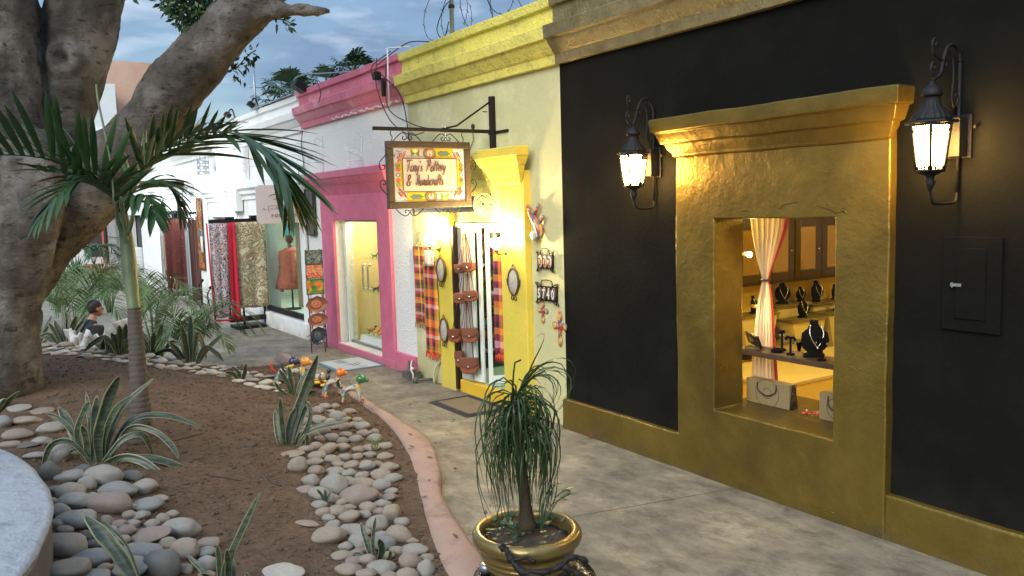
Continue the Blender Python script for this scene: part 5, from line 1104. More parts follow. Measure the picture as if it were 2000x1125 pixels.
for pts in ([(5.0, 10.95, 4.5), (4.98, 10.95, 4.1), (4.95, 10.5, 3.6), (4.7, 9.4, 3.3), (4.45, 8.4, 3.27)], [(5.05, 10.75, 4.45), (5.02, 10.7, 3.8), (4.85, 9.6, 3.45), (4.55, 8.4, 3.27)], [(5.2, 10.9, 4.6), (4.97, 11.05, 4.4), (4.96, 11.0, 4.2)], [(5.28, 9.9, 4.56), (5.2, 10.3, 4.62), (5.2, 10.8, 4.58), (5.0, 10.95, 4.4)], [(5.0, 10.9, 4.3), (5.1, 10.54, 4.0), (5.2, 10.52, 3.7), (XF-.01, 10.50, 3.0), (XF-.01, 10.48, 2.3)], [(4.95, 13.2, 4.5), (4.97, 13.1, 4.3), (4.97, 13.2, 4.15)], [(5.3, 14.9, 3.95), (5.22, 14.85, 3.6), (5.24, 14.83, 3.1), (5.24, 14.83, 1.6)]):
    q.tube(spline(pts, 6), .008, 5)
q.build('cable', 'cable', t); q = MB(); q.box(4.94, 5.04, 10.90, 11.0, 4.2, 4.31); q.tube([(5.0, 10.78, 3.95), (5.0, 10.78, 4.2)], .03, 6); q.build('junction_box', 'black_iron', t, bevel=.01)
q = MB(); q.lathe([(.03, -.01), (.035, .0), (.03, .01)], (XF-.01, 8.8, 3.36), 10, axis='X'); q.tube([(XF-.02, 8.8, 3.34), (XF-.02, 8.78, 3.2), (XF-.01, 8.95, 3.02)], .005, 4); o = q.build('cable_outlet', 'cable'); tag(o, 'small black cable outlet on the cream wall left of the steel post', 'cable outlet')
def PD(px, py, d): return CAM + ray(px, py)*d
def depth(p): return (Vector(p)-CAM).dot(F_)
# ================================================================== fig tree
def bark():
    m, n, l, b = newmat('bark')
    t = n.new('ShaderNodeTexCoord'); mp_ = n.new('ShaderNodeMapping'); mp_.inputs['Scale'].default_value = (1, 1, 2.2); l.new(t.outputs['Object'], mp_.inputs[0])
    def noi(sc, det, ro=.6, v=None):
        q = n.new('ShaderNodeTexNoise'); q.inputs['Scale'].default_value = sc; q.inputs['Detail'].default_value = det; q.inputs['Roughness'].default_value = ro; l.new(v or t.outputs['Object'], q.inputs['Vector']); return q.outputs[0]
    r = n.new('ShaderNodeValToRGB'); e = r.color_ramp.elements; e.new(.5); e[0].position = .32; e[0].color = (.045, .039, .031, 1); e[1].position = .5; e[1].color = (.108, .096, .080, 1); e[2].position = .66; e[2].color = (.225, .208, .182, 1)
    l.new(noi(2.4, 9, .65), r.inputs[0])
    r2 = n.new('ShaderNodeValToRGB'); r2.color_ramp.elements[0].position = .565; r2.color_ramp.elements[0].color = (0, 0, 0, 1); r2.color_ramp.elements[1].position = .62; r2.color_ramp.elements[1].color = (.8, .8, .8, 1)
    l.new(noi(6.5, 6, .75, mp_.outputs[0]), r2.inputs[0])
    mx = n.new('ShaderNodeMix'); mx.data_type = 'RGBA'; l.new(r2.outputs[0], mx.inputs[0]); l.new(r.outputs[0], mx.inputs[6]); mx.inputs[7].default_value = (.028, .021, .017, 1)
    l.new(mx.outputs[2], b.inputs['Base Color']); b.inputs['Roughness'].default_value = .85; b.inputs['Specular IOR Level'].default_value = .25
    b1 = n.new('ShaderNodeBump'); b1.inputs['Strength'].default_value = .8; b1.inputs['Distance'].default_value = .05; l.new(noi(6, 8, .65, mp_.outputs[0]), b1.inputs['Height'])
    b2 = n.new('ShaderNodeBump'); b2.inputs['Strength'].default_value = .9; b2.inputs['Distance'].default_value = .02; l.new(noi(40, 6, .7, mp_.outputs[0]), b2.inputs['Height']); l.new(b1.outputs[0], b2.inputs['Normal']); l.new(b2.outputs[0], b.inputs['Normal'])
bark()
def leafmat(name, c, var=.3, rough=.45, tr=.12):
    m, n, l, b = newmat(name); oi = n.new('ShaderNodeTexCoord'); q = n.new('ShaderNodeTexNoise'); q.inputs['Scale'].default_value = 6; q.inputs['Detail'].default_value = 3; l.new(oi.outputs['Object'], q.inputs['Vector'])
    mx = n.new('ShaderNodeMix'); mx.data_type = 'RGBA'; mx.inputs[6].default_value = c4([v*(1-var) for v in c]); mx.inputs[7].default_value = c4([v*(1+var) for v in c]); l.new(q.outputs[0], mx.inputs[0]); l.new(mx.outputs[2], b.inputs['Base Color'])
    b.inputs['Roughness'].default_value = rough; b.inputs['Specular IOR Level'].default_value = .4
    return m
leafmat('fig_leaf', (.035, .075, .022)); leafmat('palm_leaf', (.034, .082, .026), .45); leafmat('areca_leaf', (.075, .130, .030), .45); leafmat('fan_leaf', (.045, .085, .04)); leafmat('pony_leaf', (.024, .050, .014), .42); leafmat('herb_leaf', (.03, .07, .035))
TB = soilz(.2, 10.5)
D0 = 8.95
tr = empty('fig_tree', PD(30, 740, D0), 'huge grey-barked fig tree whose leaning limb crosses the sky', 'tree')
def limb(mb, pts, seg=20): 
    s_ = spline([(px, py, d, r) for px, py, d, r in pts], 5)
    mb.tube([PD(a, b_, d) for a, b_, d, r in s_], [r*d/FPX for a, b_, d, r in s_], seg)
q = MB()
limb(q, [(-98, 800, 9.1, 132), (-90, 700, 9.15, 110), (-56, 600, 9.2, 98), (22, 500, 9.25, 92), (118, 408, 9.2, 76), (247, 290, 9.1, 58), (347, 166, 8.95, 55), (437, 65, 8.85, 51), (505, -15, 8.8, 51), (580, -110, 8.7, 52), (680, -260, 8.6, 44)])
limb(q, [(60, 460, 9.4, 88), (98, 340, 9.5, 62), (120, 240, 9.5, 54), (146, 120, 9.5, 60), (168, 0, 9.5, 66), (192, -140, 9.5, 66), (230, -330, 9.6, 60)])
limb(q, [(20, 520, 9.2, 90), (15, 380, 9.1, 88), (5, 260, 9.05, 74), (-2, 120, 9.0, 74), (-12, -20, 9.0, 72), (-60, -180, 9.1, 70), (-140, -360, 9.2, 60)])
limb(q, [(60, 270, 8.72, 38), (58, 330, 8.6, 55), (50, 420, 8.55, 62), (28, 520, 8.6, 64), (-5, 640, 8.65, 70), (-20, 760, 8.7, 90)])
limb(q, [(-16, 640, 9.1, 36), (-22, 705, 9.0, 42), (-34, 765, 8.95, 54)], 12)
limb(q, [(475, 35, 8.8, 40), (520, 22, 8.75, 24), (560, 21, 8.7, 16.5), (600, 21, 8.68, 14), (630, 26, 8.66, 15), (634, 30, 8.66, 13)], 12)
limb(q, [(-120, 760, 9.4, 120), (-90, 600, 9.4, 110), (-60, 400, 9.3, 90)], 16)
o = q.build('tmp', 'bark'); o.data.materials.clear()
md = o.modifiers.new('r', 'REMESH'); md.mode = 'VOXEL'; md.voxel_size = .032; md.use_smooth_shade = True
md = o.modifiers.new('s', 'SMOOTH'); md.iterations = 2; md.factor = .5
me = evalmesh(o); loc = o.location.copy(); bpy.data.objects.remove(o)
knot = PD(118, 112, 9.1)
nrm = [v.normal.copy() for v in me.vertices]
for v, nn in zip(me.vertices, nrm):
    p = v.co+loc
    d = .060*mnoise.noise(p*1.3)+.040*mnoise.noise(Vector((p.x*5, p.y*5, p.z*.9)))+.012*mnoise.noise(Vector((p.x*18, p.y*18, p.z*4)))+.007*mnoise.noise(p*16)
    kd = (p-knot).length
    if kd < .55 and nn.dot(F_) < .1: d += .075*math.exp(-((kd-.15)/.045)**2)-.12*math.exp(-(kd/.085)**2)+.02*math.cos(kd*60)*math.exp(-(kd/.25)**2)
    v.co = p+nn*d-wloc(tr)
me.materials.clear(); me.materials.append(MT['bark'])
for p in me.polygons: p.use_smooth = True
o = bpy.data.objects.new('trunk', me); COL.objects.link(o); o.parent = tr
def leafcloud(mb, c, rad, n, size, seed, twig=True):
    rr = random.Random(seed); c = Vector(c)
    for i in range(n):
        while True:
            d = Vector((rr.uniform(-1, 1), rr.uniform(-1, 1), rr.uniform(-1, 1)))
            if d.length < 1: break
        p = c+Vector((d.x*rad[0], d.y*rad[1], d.z*rad[2])); dr = (d+Vector((rr.gauss(0, .6), rr.gauss(0, .6), rr.gauss(-.3, .6)))).normalized(); s_ = dr.cross(Vector((rr.gauss(0, 1), rr.gauss(0, 1), rr.gauss(0, 1)))).normalized(); L_ = size*rr.uniform(.7, 1.3); w = L_*.23
        vs_ = [mb.v(p), mb.v(p+dr*L_*.45+s_*w), mb.v(p+dr*L_), mb.v(p+dr*L_*.45-s_*w)]; mb.face(vs_)
q = MB()
for (px, py, d, r, n) in ((385, 15, 9.0, .30, 620), (350, 0, 9.1, .24, 360), (425, -5, 9.0, .28, 360), (395, 48, 9.0, .16, 190), (255, -8, 9.2, .05, 10), (545, 42, 8.8, .06, 14), (560, 48, 8.8, .06, 10)):
    leafcloud(q, PD(px, py, d), (r, r, r*.9), n, .085, px)
for (px, py, d, r, n) in ((480, 112, 9.2, .13, 26), (455, 130, 9.2, .12, 22), (470, 150, 9.2, .10, 12), (495, 100, 9.2, .06, 8), (492, 70, 9.2, .05, 6)): leafcloud(q, PD(px, py, d), (r, r, r), n, .085, px+1)
rr = random.Random(77)
for i in range(60):   # unseen high crown over the bed, filled out to shade the trunk
    a = rr.uniform(0, 6.28); r = rr.uniform(.3, 3.4); leafcloud(q, PD(-60, -520, 8.6)+Vector((r*math.cos(a), r*math.sin(a), rr.uniform(-.4, 1.6))), (.75, .75, .5), 110, .16, i)
q.build('crown', 'fig_leaf', tr, recalc=False)
q = MB()
for pts in ([(520, 40, 8.8), (552, 38, 8.8), (575, 50, 8.8)], [(440, 140, 9.1), (462, 132, 9.2), (485, 108, 9.2), (500, 98, 9.2)], [(465, 135, 9.2), (478, 150, 9.2)], [(380, -30, 9.0), (385, 20, 9.0), (370, 50, 9.0)]): q.tube([PD(*p) for p in spline(pts, 4)], .007, 5)
q.build('twig', 'bark', tr)
# ================================================================== palm fronds
def frond(mb, pts, n, Lf, w, up=0, droop=.5, ang=55, seed=0, start=.15, upv=Vector((0, 0, 1)), rr_=.012, tipw=.35, bunch=0):
    rr = random.Random(seed); P = [Vector(p) for p in spline([tuple(p) for p in pts], 8)]; N_ = len(P)
    mb.tube(P, [rr_*(1-.75*i/N_) for i in range(N_)], 5)
    for k in range(n):
        t = start+(1-start)*k/(n-1); f = t*(N_-1.001); i = int(f); p = P[i].lerp(P[i+1], f-i); T = (P[i+1]-P[i]).normalized()
        S = T.cross(upv)
        if S.length < .05: S = T.cross(Vector((1, 0, 0)))
        S.normalize(); Nn = S.cross(T).normalized()
        L_ = Lf*(.55+.75*math.sin(PI*min(1, (t*.85+.12))))*rr.uniform(.85, 1.12)
        for sg in (-1, 1):
            A = R_(ang*(1-.45*t))+rr.gauss(0, .07); d = (S*sg*math.sin(A)+T*math.cos(A)+Nn*(up+rr.gauss(0, .10))).normalized()
            ws = S.cross(d); ws = d.cross(Nn).normalized(); q_ = p.copy(); prev = None; seg = 5
            for j in range(seg+1):
                u = j/seg; ww = w*(math.sin(PI*min(1, u*.8+.16))**.8 if u < 1 else .02)*rr.uniform(.95, 1.05)
                ring = [mb.v(q_-ws*ww), mb.v(q_+Nn*-ww*.35), mb.v(q_+ws*ww)]
                if prev:
                    mb.face([prev[0], prev[1], ring[1], ring[0]], None, True); mb.face([prev[1], prev[2], ring[2], ring[1]], None, True)
                prev = ring; d = (d+Vector((0, 0, -droop*(.3+u)*1.6/seg))).normalized(); q_ = q_+d*(L_/seg)
YP = 7.85
pb = PY(278, 868, YP); pb = sz(278, 862)
dp = depth(pb)
pt = empty('young_palm', pb, 'young palm with ringed trunk, green crownshaft and drooping fronds in the bed', 'palm tree')
mat('palm_trunk', (.070, .056, .046), .8, bump=.5, bscale=20, var=.25, vscale=6)
mat('crownshaft', (.125, .165, .080), .45, bump=.2, bscale=8, var=.14, vscale=5, stain=(.085, .110, .055), sscale=4)
q = MB(); S1 = spline([(278, 890, 30), (277, 860, 24), (275, 812, 20.5), (272, 769, 18), (269, 720, 16), (267, 680, 15), (264, 640, 13.5), (261, 602, 11.5)], 12); P = []; RR = []
for i, (a, b_, r) in enumerate(S1):
    P.append(PD(a, b_, dp)); rk = r*(1.07 if i % 3 == 0 else .97); RR.append(rk*dp/FPX)
q.tube(P, RR, 18); q.build('trunk', 'palm_trunk', pt)
q = MB(); S1 = spline([(262, 604, 12), (258, 570, 12.5), (253, 520, 14), (248, 475, 13), (243, 440, 11), (238, 405, 8)], 5); q.tube([PD(a, b_, dp) for a, b_, r in S1], [r*dp/FPX for a, b_, r in S1], 18); q.build('crownshaft', 'crownshaft', pt)
q = MB()
for pts in ([(246, 475), (230, 430), (226, 395)], [(244, 470), (258, 430), (260, 395)], [(248, 490), (241, 420), (236, 385)]): q.tube([PD(a, b_, dp-.03*i) for i, (a, b_) in enumerate(spline(pts, 4))], [.026, .024, .022, .019, .017, .014, .012, .011, .010], 7)
q.build('petiole', 'crownshaft', pt)
FR = [([(239, 425, 0), (262, 355, -.02), (310, 300, -.08), (380, 264, -.2), (455, 260, -.3), (515, 287, -.36), (552, 330, -.4), (566, 372, -.4)], 34, .64, .030, -.02, .26, 50),
      ([(239, 425, 0), (256, 365, .05), (296, 318, .1), (345, 290, .1), (400, 268, .1), (440, 262, .1)], 13, .36, .024, .60, .12, 50),
      ([(237, 425, 0), (215, 360, -.1), (150, 325, -.3), (60, 305, -.6), (-40, 305, -.9), (-130, 330, -1.1)], 20, .56, .030, .70, .14, 62),
      ([(239, 425, 0), (262, 372, 0), (300, 352, .0), (335, 368, .05), (352, 405, .1)], 15, .36, .026, -.1, .6, 50),
      ([(238, 425, 0), (215, 372, -.15), (170, 350, -.3), (120, 372, -.5), (80, 425, -.6)], 16, .38, .028, .1, .6, 58),
      ([(239, 428, 0), (256, 395, -.1), (272, 380, -.2), (290, 388, -.3), (302, 420, -.35)], 12, .28, .022, -.1, .9, 50),
      ([(238, 425, 0), (225, 385, -.1), (198, 358, -.3), (150, 340, -.5), (90, 335, -.8)], 11, .40, .026, .4, .35, 60)]
for i, (pts, n, Lf, w, up, dr, an) in enumerate(FR):
    q = MB(); frond(q, [PD(a, b_, dp+c) for a, b_, c in pts], n, Lf, w, up, dr, an, i+3, .22 if i else .2); q.build('frond', 'palm_leaf', pt, recalc=False)
q = MB(); q.tube([PD(a, b_, dp-.3) for a, b_ in spline([(222, 400), (218, 330), (205, 260), (192, 200), (188, 165)], 5)], .009, 5); q.build('spear', 'crownshaft', pt)
# ---- areca clumps behind the bed
def clump(px, py, z, h, n, label, seed, spread=1.0, lf=.30, y=None, lean=(0, 0)):
    b0 = PZ(px, py, z); t = empty('areca_palm', b0, label, 'palm', 'bushy palms behind the stone edging'); rr = random.Random(seed); q = MB()
    for i in range(n):
        a = 2*PI*i/n+rr.uniform(-.5, .5); r = h*rr.uniform(.45, .9)*spread; hh = h*rr.uniform(.6, 1.1); d = Vector((math.cos(a), math.sin(a), 0)); o_ = b0+d*.06
        d2 = d+Vector((lean[0], lean[1], 0))
        frond(q, [o_, o_+d2*r*.15+Vector((0, 0, hh*.55)), o_+d2*r*.55+Vector((0, 0, hh*.95)), o_+d2*r+Vector((0, 0, hh*.80)), o_+d2*r*1.25+Vector((0, 0, hh*.5))], 26, lf, .0095, .25, .5, 52, seed*31+i, .25, rr_=.008)
    q.build('frond', 'areca_leaf', t, recalc=False)
    q = MB()
    for i in range(8): a = rr.uniform(0, 6.28); q.tube([b0+Vector((.05*math.cos(a), .05*math.sin(a), 0)), b0+Vector((.16*math.cos(a), .16*math.sin(a), h*.5))], [.02, .01], 6)
    q.build('stem', 'crownshaft', t)
clump(372, 712, .05, 1.0, 13, 'low bushy palm at the right end of the stone edging, beside the path', 1, 1.0, .26)
clump(150, 668, .0, 1.5, 15, 'tall bushy palm behind the seated man, nearest the fig trunk', 2, 1.1, .36)
clump(300, 668, .0, 1.25, 11, 'dark bushy palm just right of the ringed trunk', 3, 1.05, .30)
clump(70, 640, .0, 1.4, 10, 'loose palm clump at the far left behind the fig trunk', 5, 1.0, .34)
clump(215, 610, .0, 1.1, 9, 'pale arching palm behind the man and the ringed trunk', 6, 1.2, .34)
# ---- snake plants
def snakemat():
    m, n, l, b = newmat('snake_leaf'); t = n.new('ShaderNodeTexCoord'); sp = n.new('ShaderNodeSeparateXYZ'); l.new(t.outputs['UV'], sp.inputs[0])
    a = n.new('ShaderNodeMath'); a.operation = 'SUBTRACT'; a.inputs[1].default_value = .5; l.new(sp.outputs['X'], a.inputs[0]); ab = n.new('ShaderNodeMath'); ab.operation = 'ABSOLUTE'; l.new(a.outputs[0], ab.inputs[0])
    q1 = n.new('ShaderNodeTexNoise'); q1.inputs['Scale'].default_value = 9; l.new(t.outputs['Object'], q1.inputs['Vector']); ad = n.new('ShaderNodeMath'); ad.operation = 'MULTIPLY_ADD'; ad.inputs[1].default_value = .12; l.new(q1.outputs[0], ad.inputs[0]); l.new(ab.outputs[0], ad.inputs[2])
    r = n.new('ShaderNodeValToRGB'); r.color_ramp.elements[0].position = .455; r.color_ramp.elements[1].position = .485; l.new(ad.outputs[0], r.inputs[0])
    mp_ = n.new('ShaderNodeMapping'); mp_.inputs['Scale'].default_value = (7, 7, 34); l.new(t.outputs['Object'], mp_.inputs[0]); q2 = n.new('ShaderNodeTexNoise'); q2.inputs['Scale'].default_value = 1.6; q2.inputs['Detail'].default_value = 3; l.new(mp_.outputs[0], q2.inputs['Vector'])
    g_ = n.new('ShaderNodeValToRGB'); g_.color_ramp.elements[0].position = .42; g_.color_ramp.elements[1].position = .58; g_.color_ramp.elements[0].color = (.018, .032, .017, 1); g_.color_ramp.elements[1].color = (.048, .068, .040, 1); l.new(q2.outputs[0], g_.inputs[0])
    mx = n.new('ShaderNodeMix'); mx.data_type = 'RGBA'; l.new(r.outputs[0], mx.inputs[0]); l.new(g_.outputs[0], mx.inputs[6]); mx.inputs[7].default_value = (.185, .19, .09, 1); l.new(mx.outputs[2], b.inputs['Base Color']); b.inputs['Roughness'].default_value = .42
snakemat()
def sleaf(mb, P, w, roll=0, cup=.35):
    """strap leaf along P (world points), half width w at its widest"""
    P = [Vector(p) for p in spline([tuple(p) for p in P], 6)]; n = len(P); prev = None
    vd = (P[n//2]-CAM).normalized()
    for i, p in enumerate(P):
        T = (P[min(i+1, n-1)]-P[max(i-1, 0)]).normalized(); S = T.cross(vd)
        if S.length < .2: S = RV.copy()
        S.normalize(); S = Matrix.Rotation(roll, 3, T)@S; Nn = S.cross(T); u = i/(n-1); ww = w*(.55+.45*math.sin(PI*min(.5, u*.8)))*(1 if u < .62 else max(.03, (1-((u-.62)/.38)**2)**.8))
        S = Matrix.Rotation(.35*math.sin(u*3+w*90), 3, T)@S; Nn = S.cross(T); ww *= 1+.07*math.sin(u*17+w*50)
        ring = [mb.v(p-S*ww), mb.v(p-S*ww*.5+Nn*ww*cup*.6), mb.v(p+Nn*ww*cup), mb.v(p+S*ww*.5+Nn*ww*cup*.6), mb.v(p+S*ww)]
        if prev:
            for k in range(4): mb.face([prev[k], prev[k+1], ring[k+1], ring[k]], [(k/4, (i-1)/n), ((k+1)/4, (i-1)/n), ((k+1)/4, u), (k/4, u)], True)
        prev = ring
def snake(leaves, label, seed=0, base=None, soil=True, grp='snake plants in the bed'):
    rr = random.Random(seed); b0 = sz(*leaves[0][0][0]) if base is None else base; t = None; q = MB(); d0 = depth(b0)
    for pts, w in leaves:
        s0 = sz(*pts[0]) if soil else PD(pts[0][0], pts[0][1], d0); dd = depth(s0) if abs(depth(s0)-d0) < .6 else d0; k = rr.uniform(-.22, .22)
        P = [PD(pts[0][0], pts[0][1]+3, dd)]+[PD(a, b_, dd+k*(i+1)/len(pts)) for i, (a, b_) in enumerate(pts[1:])]
        sleaf(q, P, w*.96*dd/FPX, rr.uniform(-.4, .4))
    o = q.build('snake_plant', 'snake_leaf', recalc=False, solid=.004); tag(o, label, 'plant', grp); return o
snake([([(195, 902), (192, 850), (212, 780), (233, 734)], 11), ([(182, 902), (178, 840), (168, 766)], 6.5), ([(190, 902), (184, 830), (190, 772)], 8), ([(168, 898), (150, 860), (130, 820), (114, 794)], 9), ([(172, 900), (150, 850), (165, 800), (176, 785)], 7), ([(205, 900), (215, 850), (245, 790), (302, 738)], 6),
       ([(212, 895), (235, 845), (268, 815), (330, 812), (396, 836)], 8), ([(212, 900), (250, 838), (300, 842), (335, 870), (350, 898)], 6), ([(205, 903), (240, 893), (285, 905), (325, 945), (342, 976)], 9), ([(215, 900), (270, 893), (330, 903), (375, 930), (408, 968)], 10), ([(180, 905), (140, 865), (100, 870), (80, 925)], 6), ([(200, 903), (240, 858), (280, 850), (298, 888)], 7),
       ([(188, 903), (150, 880), (120, 900), (112, 925)], 5), ([(200, 900), (205, 850), (225, 800), (262, 770)], 6), ([(178, 903), (130, 830), (88, 806)], 5), ([(172, 903), (168, 860), (160, 830)], 8)], 'large variegated snake plant sprawling beside the palm trunk', 1)
snake([([(566, 868), (578, 810), (603, 745), (621, 692)], 10), ([(556, 868), (550, 820), (547, 776)], 7), ([(546, 866), (541, 840), (537, 800)], 6), ([(572, 866), (590, 848), (625, 833), (680, 822)], 6.5), ([(576, 866), (600, 835), (606, 800), (590, 778)], 5), ([(580, 872), (598, 850), (600, 890), (596, 905)], 5), ([(592, 882), (640, 902), (690, 920), (747, 950)], 8), ([(560, 868), (566, 830), (578, 795)], 7), ([(570, 868), (588, 820), (600, 790)], 6)], 'snake plant with one very long blade at the upper end of the pebble bank', 2)
snake([([(570, 770), (560, 745), (545, 722)], 5), ([(572, 770), (568, 740), (563, 715)], 5), ([(576, 770), (583, 745), (584, 728)], 5), ([(580, 772), (600, 760), (612, 740)], 8), ([(568, 772), (550, 765), (536, 745)], 4), ([(582, 778), (608, 790), (640, 792)], 6), ([(572, 775), (552, 790), (527, 797)], 5), ([(578, 772), (590, 740), (604, 722)], 4), ([(600, 800), (603, 775), (617, 763)], 7)], 'tangled snake plant among the clay animals at the kerb', 3)
snake([([(436, 1145), (440, 1110), (470, 1040), (508, 962)], 8.5), ([(430, 1145), (428, 1100), (424, 1062)], 6), ([(444, 1145), (446, 1110), (443, 1072)], 7), ([(420, 1150), (395, 1115), (364, 1082)], 5), ([(455, 1145), (456, 1110), (448, 1080)], 5), ([(470, 1150), (482, 1130), (480, 1118)], 4), ([(425, 1150), (412, 1130), (392, 1120)], 4)], 'snake plant with a single tall leaning blade at the bottom of the bed', 4)
snake([([(272, 1150), (240, 1095), (205, 1050), (164, 1006)], 15), ([(280, 1150), (250, 1070), (215, 1030), (200, 1018)], 4)], 'one broad snake plant blade leaning left over the boulders', 5)
snake([([(728, 1096), (716, 1060), (704, 1020)], 6), ([(732, 1096), (728, 1055), (734, 1008)], 4), ([(738, 1096), (746, 1075), (740, 1052)], 7), ([(724, 1098), (710, 1085), (690, 1080)], 4), ([(742, 1100), (760, 1090), (762, 1075)], 4), ([(735, 1098), (755, 1110), (775, 1112)], 5)], 'dark young snake plant in the lower pebble bank', 6)
snake([([(634, 988), (630, 970), (618, 955)], 3), ([(636, 988), (642, 970), (650, 952)], 3), ([(636, 988), (636, 968), (634, 955)], 3)], 'tiny snake plant sprout among the round pebbles', 7)
snake([([(-12, 815), (10, 790), (38, 764)], 5), ([(-14, 815), (0, 795), (12, 778)], 5)], 'snake plant blade poking in at the left edge above the bench', 8)
snake([([(470, 742), (466, 728), (452, 716)], 4), ([(472, 742), (478, 728), (480, 710)], 4), ([(468, 742), (455, 730), (440, 728)], 4)], 'small snake plant at the right end of the stone edging', 9, grp='snake plants along the stone edging')
def randsnake(px, py, h, n, label, seed, w=6):
    rr = random.Random(seed); lv = []
    for i in range(n):
        a = (i/(n-1)-.5)*2*rr.uniform(.8, 1.1); hh = h*rr.uniform(.6, 1.05)*(1-.35*abs(a)); dx = a*h*.55; bx = px+a*h*.12
        if rr.random() < .25: lv.append(([(bx, py), (bx+dx*.5, py-hh*.7), (bx+dx*1.1, py-hh*.5), (bx+dx*1.5, py-hh*.15)], w*.8))
        else: lv.append(([(bx, py), (bx+dx*.4, py-hh*.5), (bx+dx, py-hh)], w*rr.uniform(.7, 1.1)))
    b0 = PZ(px, py, .5 if px < 300 else .3); snake(lv, label, seed, base=b0, soil=False, grp='snake plants along the stone edging')
randsnake(72, 672, 70, 9, 'leftmost snake plant along the edging, against the fig trunk', 21, 5)
randsnake(128, 684, 90, 10, 'pale striped snake plant just left of the seated man', 22, 6)
randsnake(214, 694, 60, 7, 'snake plant in front of the seated man, left of the palm trunk', 23, 6)
randsnake(240, 694, 78, 8, 'snake plant touching the left side of the ringed palm trunk', 24, 6)
randsnake(300, 700, 80, 7, 'snake plant just right of the ringed palm trunk', 25, 6)
randsnake(372, 714, 95, 7, 'snake plant growing out of the low bushy palm', 26, 6)
# grass tuft
q = MB(); b0 = sz(731, 890); rr = random.Random(5)
for i in range(14): q.tube([b0, PD(731+rr.uniform(-8, 8), 870, depth(b0)), PD(731+rr.uniform(-16, 16), 845+rr.uniform(0, 12), depth(b0))], [.003, .0025, .001], 3)
o = q.build('grass_tuft', 'areca_leaf'); tag(o, 'thin green grass tuft between the pebbles', 'grass')
# ================================================================== roof palms (fan palms behind the shops)
def fanpalm(px, py, y, r, label, seed, n=16, th=None):
    c = PY(px, py, y); t = empty('fan_palm', (c.x, c.y, 0), label, 'palm tree', 'fan palms rising behind the roofs'); rr = random.Random(seed); q = MB()
    for i in range(n):
        a = rr.uniform(0, 6.28); el = rr.uniform(-.5, 1.35); d = Vector((math.cos(a)*math.cos(el), math.sin(a)*math.cos(el), math.sin(el))); k = c+d*r*.45; q.tube([c, k], .02, 4)
        S = d.cross(Vector((0, 0, 1))).normalized(); U_ = S.cross(d).normalized()
        for j in range(15):
            b_ = R_(-75+150*j/14); dr = (d*math.cos(b_)+S*math.sin(b_)+U_*rr.uniform(-.1, .1)).normalized(); L_ = r*.62*rr.uniform(.85, 1.1); wv = dr.cross(U_).normalized()*r*.042
            e = k+dr*L_*.7; tip = k+dr*L_+Vector((0, 0, -L_*.22)); q.face([q.v(k), q.v(e+wv), q.v(tip), q.v(e-wv)])
    q.build('crown', 'fan_leaf', t, recalc=False)
    q = MB(); q.tube([(c.x, c.y, 0), (c.x, c.y, c.z)], [.28, .2], 10); q.tube([(c.x, c.y, c.z-1.4), (c.x, c.y, c.z)], [.25, .4], 10); q.build('trunk', 'palm_trunk', t)
fanpalm(690, 140, 30, 1.05, 'tallest fan palm, rising behind the middle of the pink cornice', 1, 18)
fanpalm(640, 172, 31, 1.0, 'fan palm behind the left end of the pink cornice', 2, 14)
fanpalm(566, 190, 29, 1.15, 'fan palm behind the white parapet, left of the pink cornice', 3, 17)
fanpalm(530, 205, 33, .9, 'lowest fan palm, mostly hidden behind the white parapet', 4, 12)
# ================================================================== white bench
q = MB(); OUT = [(-1.6, 8.1), (-.5, 7.55), (.02, 6.9), (.21, 6.3), (.285, 5.7), (.29, 5.2), (.205, 4.68), (.06, 4.2), (-.3, 3.55), (-.9, 3.0)]; OS = spline(OUT, 6); ct = Vector((-1.6, 5.3)); prev = None
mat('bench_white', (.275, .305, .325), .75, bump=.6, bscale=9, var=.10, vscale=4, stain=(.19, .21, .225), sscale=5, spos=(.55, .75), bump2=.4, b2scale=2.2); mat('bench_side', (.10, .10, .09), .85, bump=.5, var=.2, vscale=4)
for a, b_ in OS:
    p = Vector((a, b_)); w = .008*mnoise.noise(Vector((a*4, b_*4, 0))); inn = p.lerp(ct, .52)
    ring = [q.v((p.x-.03, p.y, .30)), q.v((p.x-.015+w, p.y, .74)), q.v((p.x+w, p.y, .785)), q.v((p.x-.03+w, p.y, .805+w)), q.v((inn.x, inn.y, .80+w)), q.v((inn.x-.01, inn.y, .75)), q.v((inn.x-.05, inn.y, .74)), q.v((ct.x, ct.y, .74))]
    if prev:
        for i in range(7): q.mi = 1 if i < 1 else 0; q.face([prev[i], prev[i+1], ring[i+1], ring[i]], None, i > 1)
    prev = ring
o = q.build('curved_bench', ['bench_white', 'bench_side']); tag(o, 'white plastered curved bench wall filling the bottom left corner', 'bench')
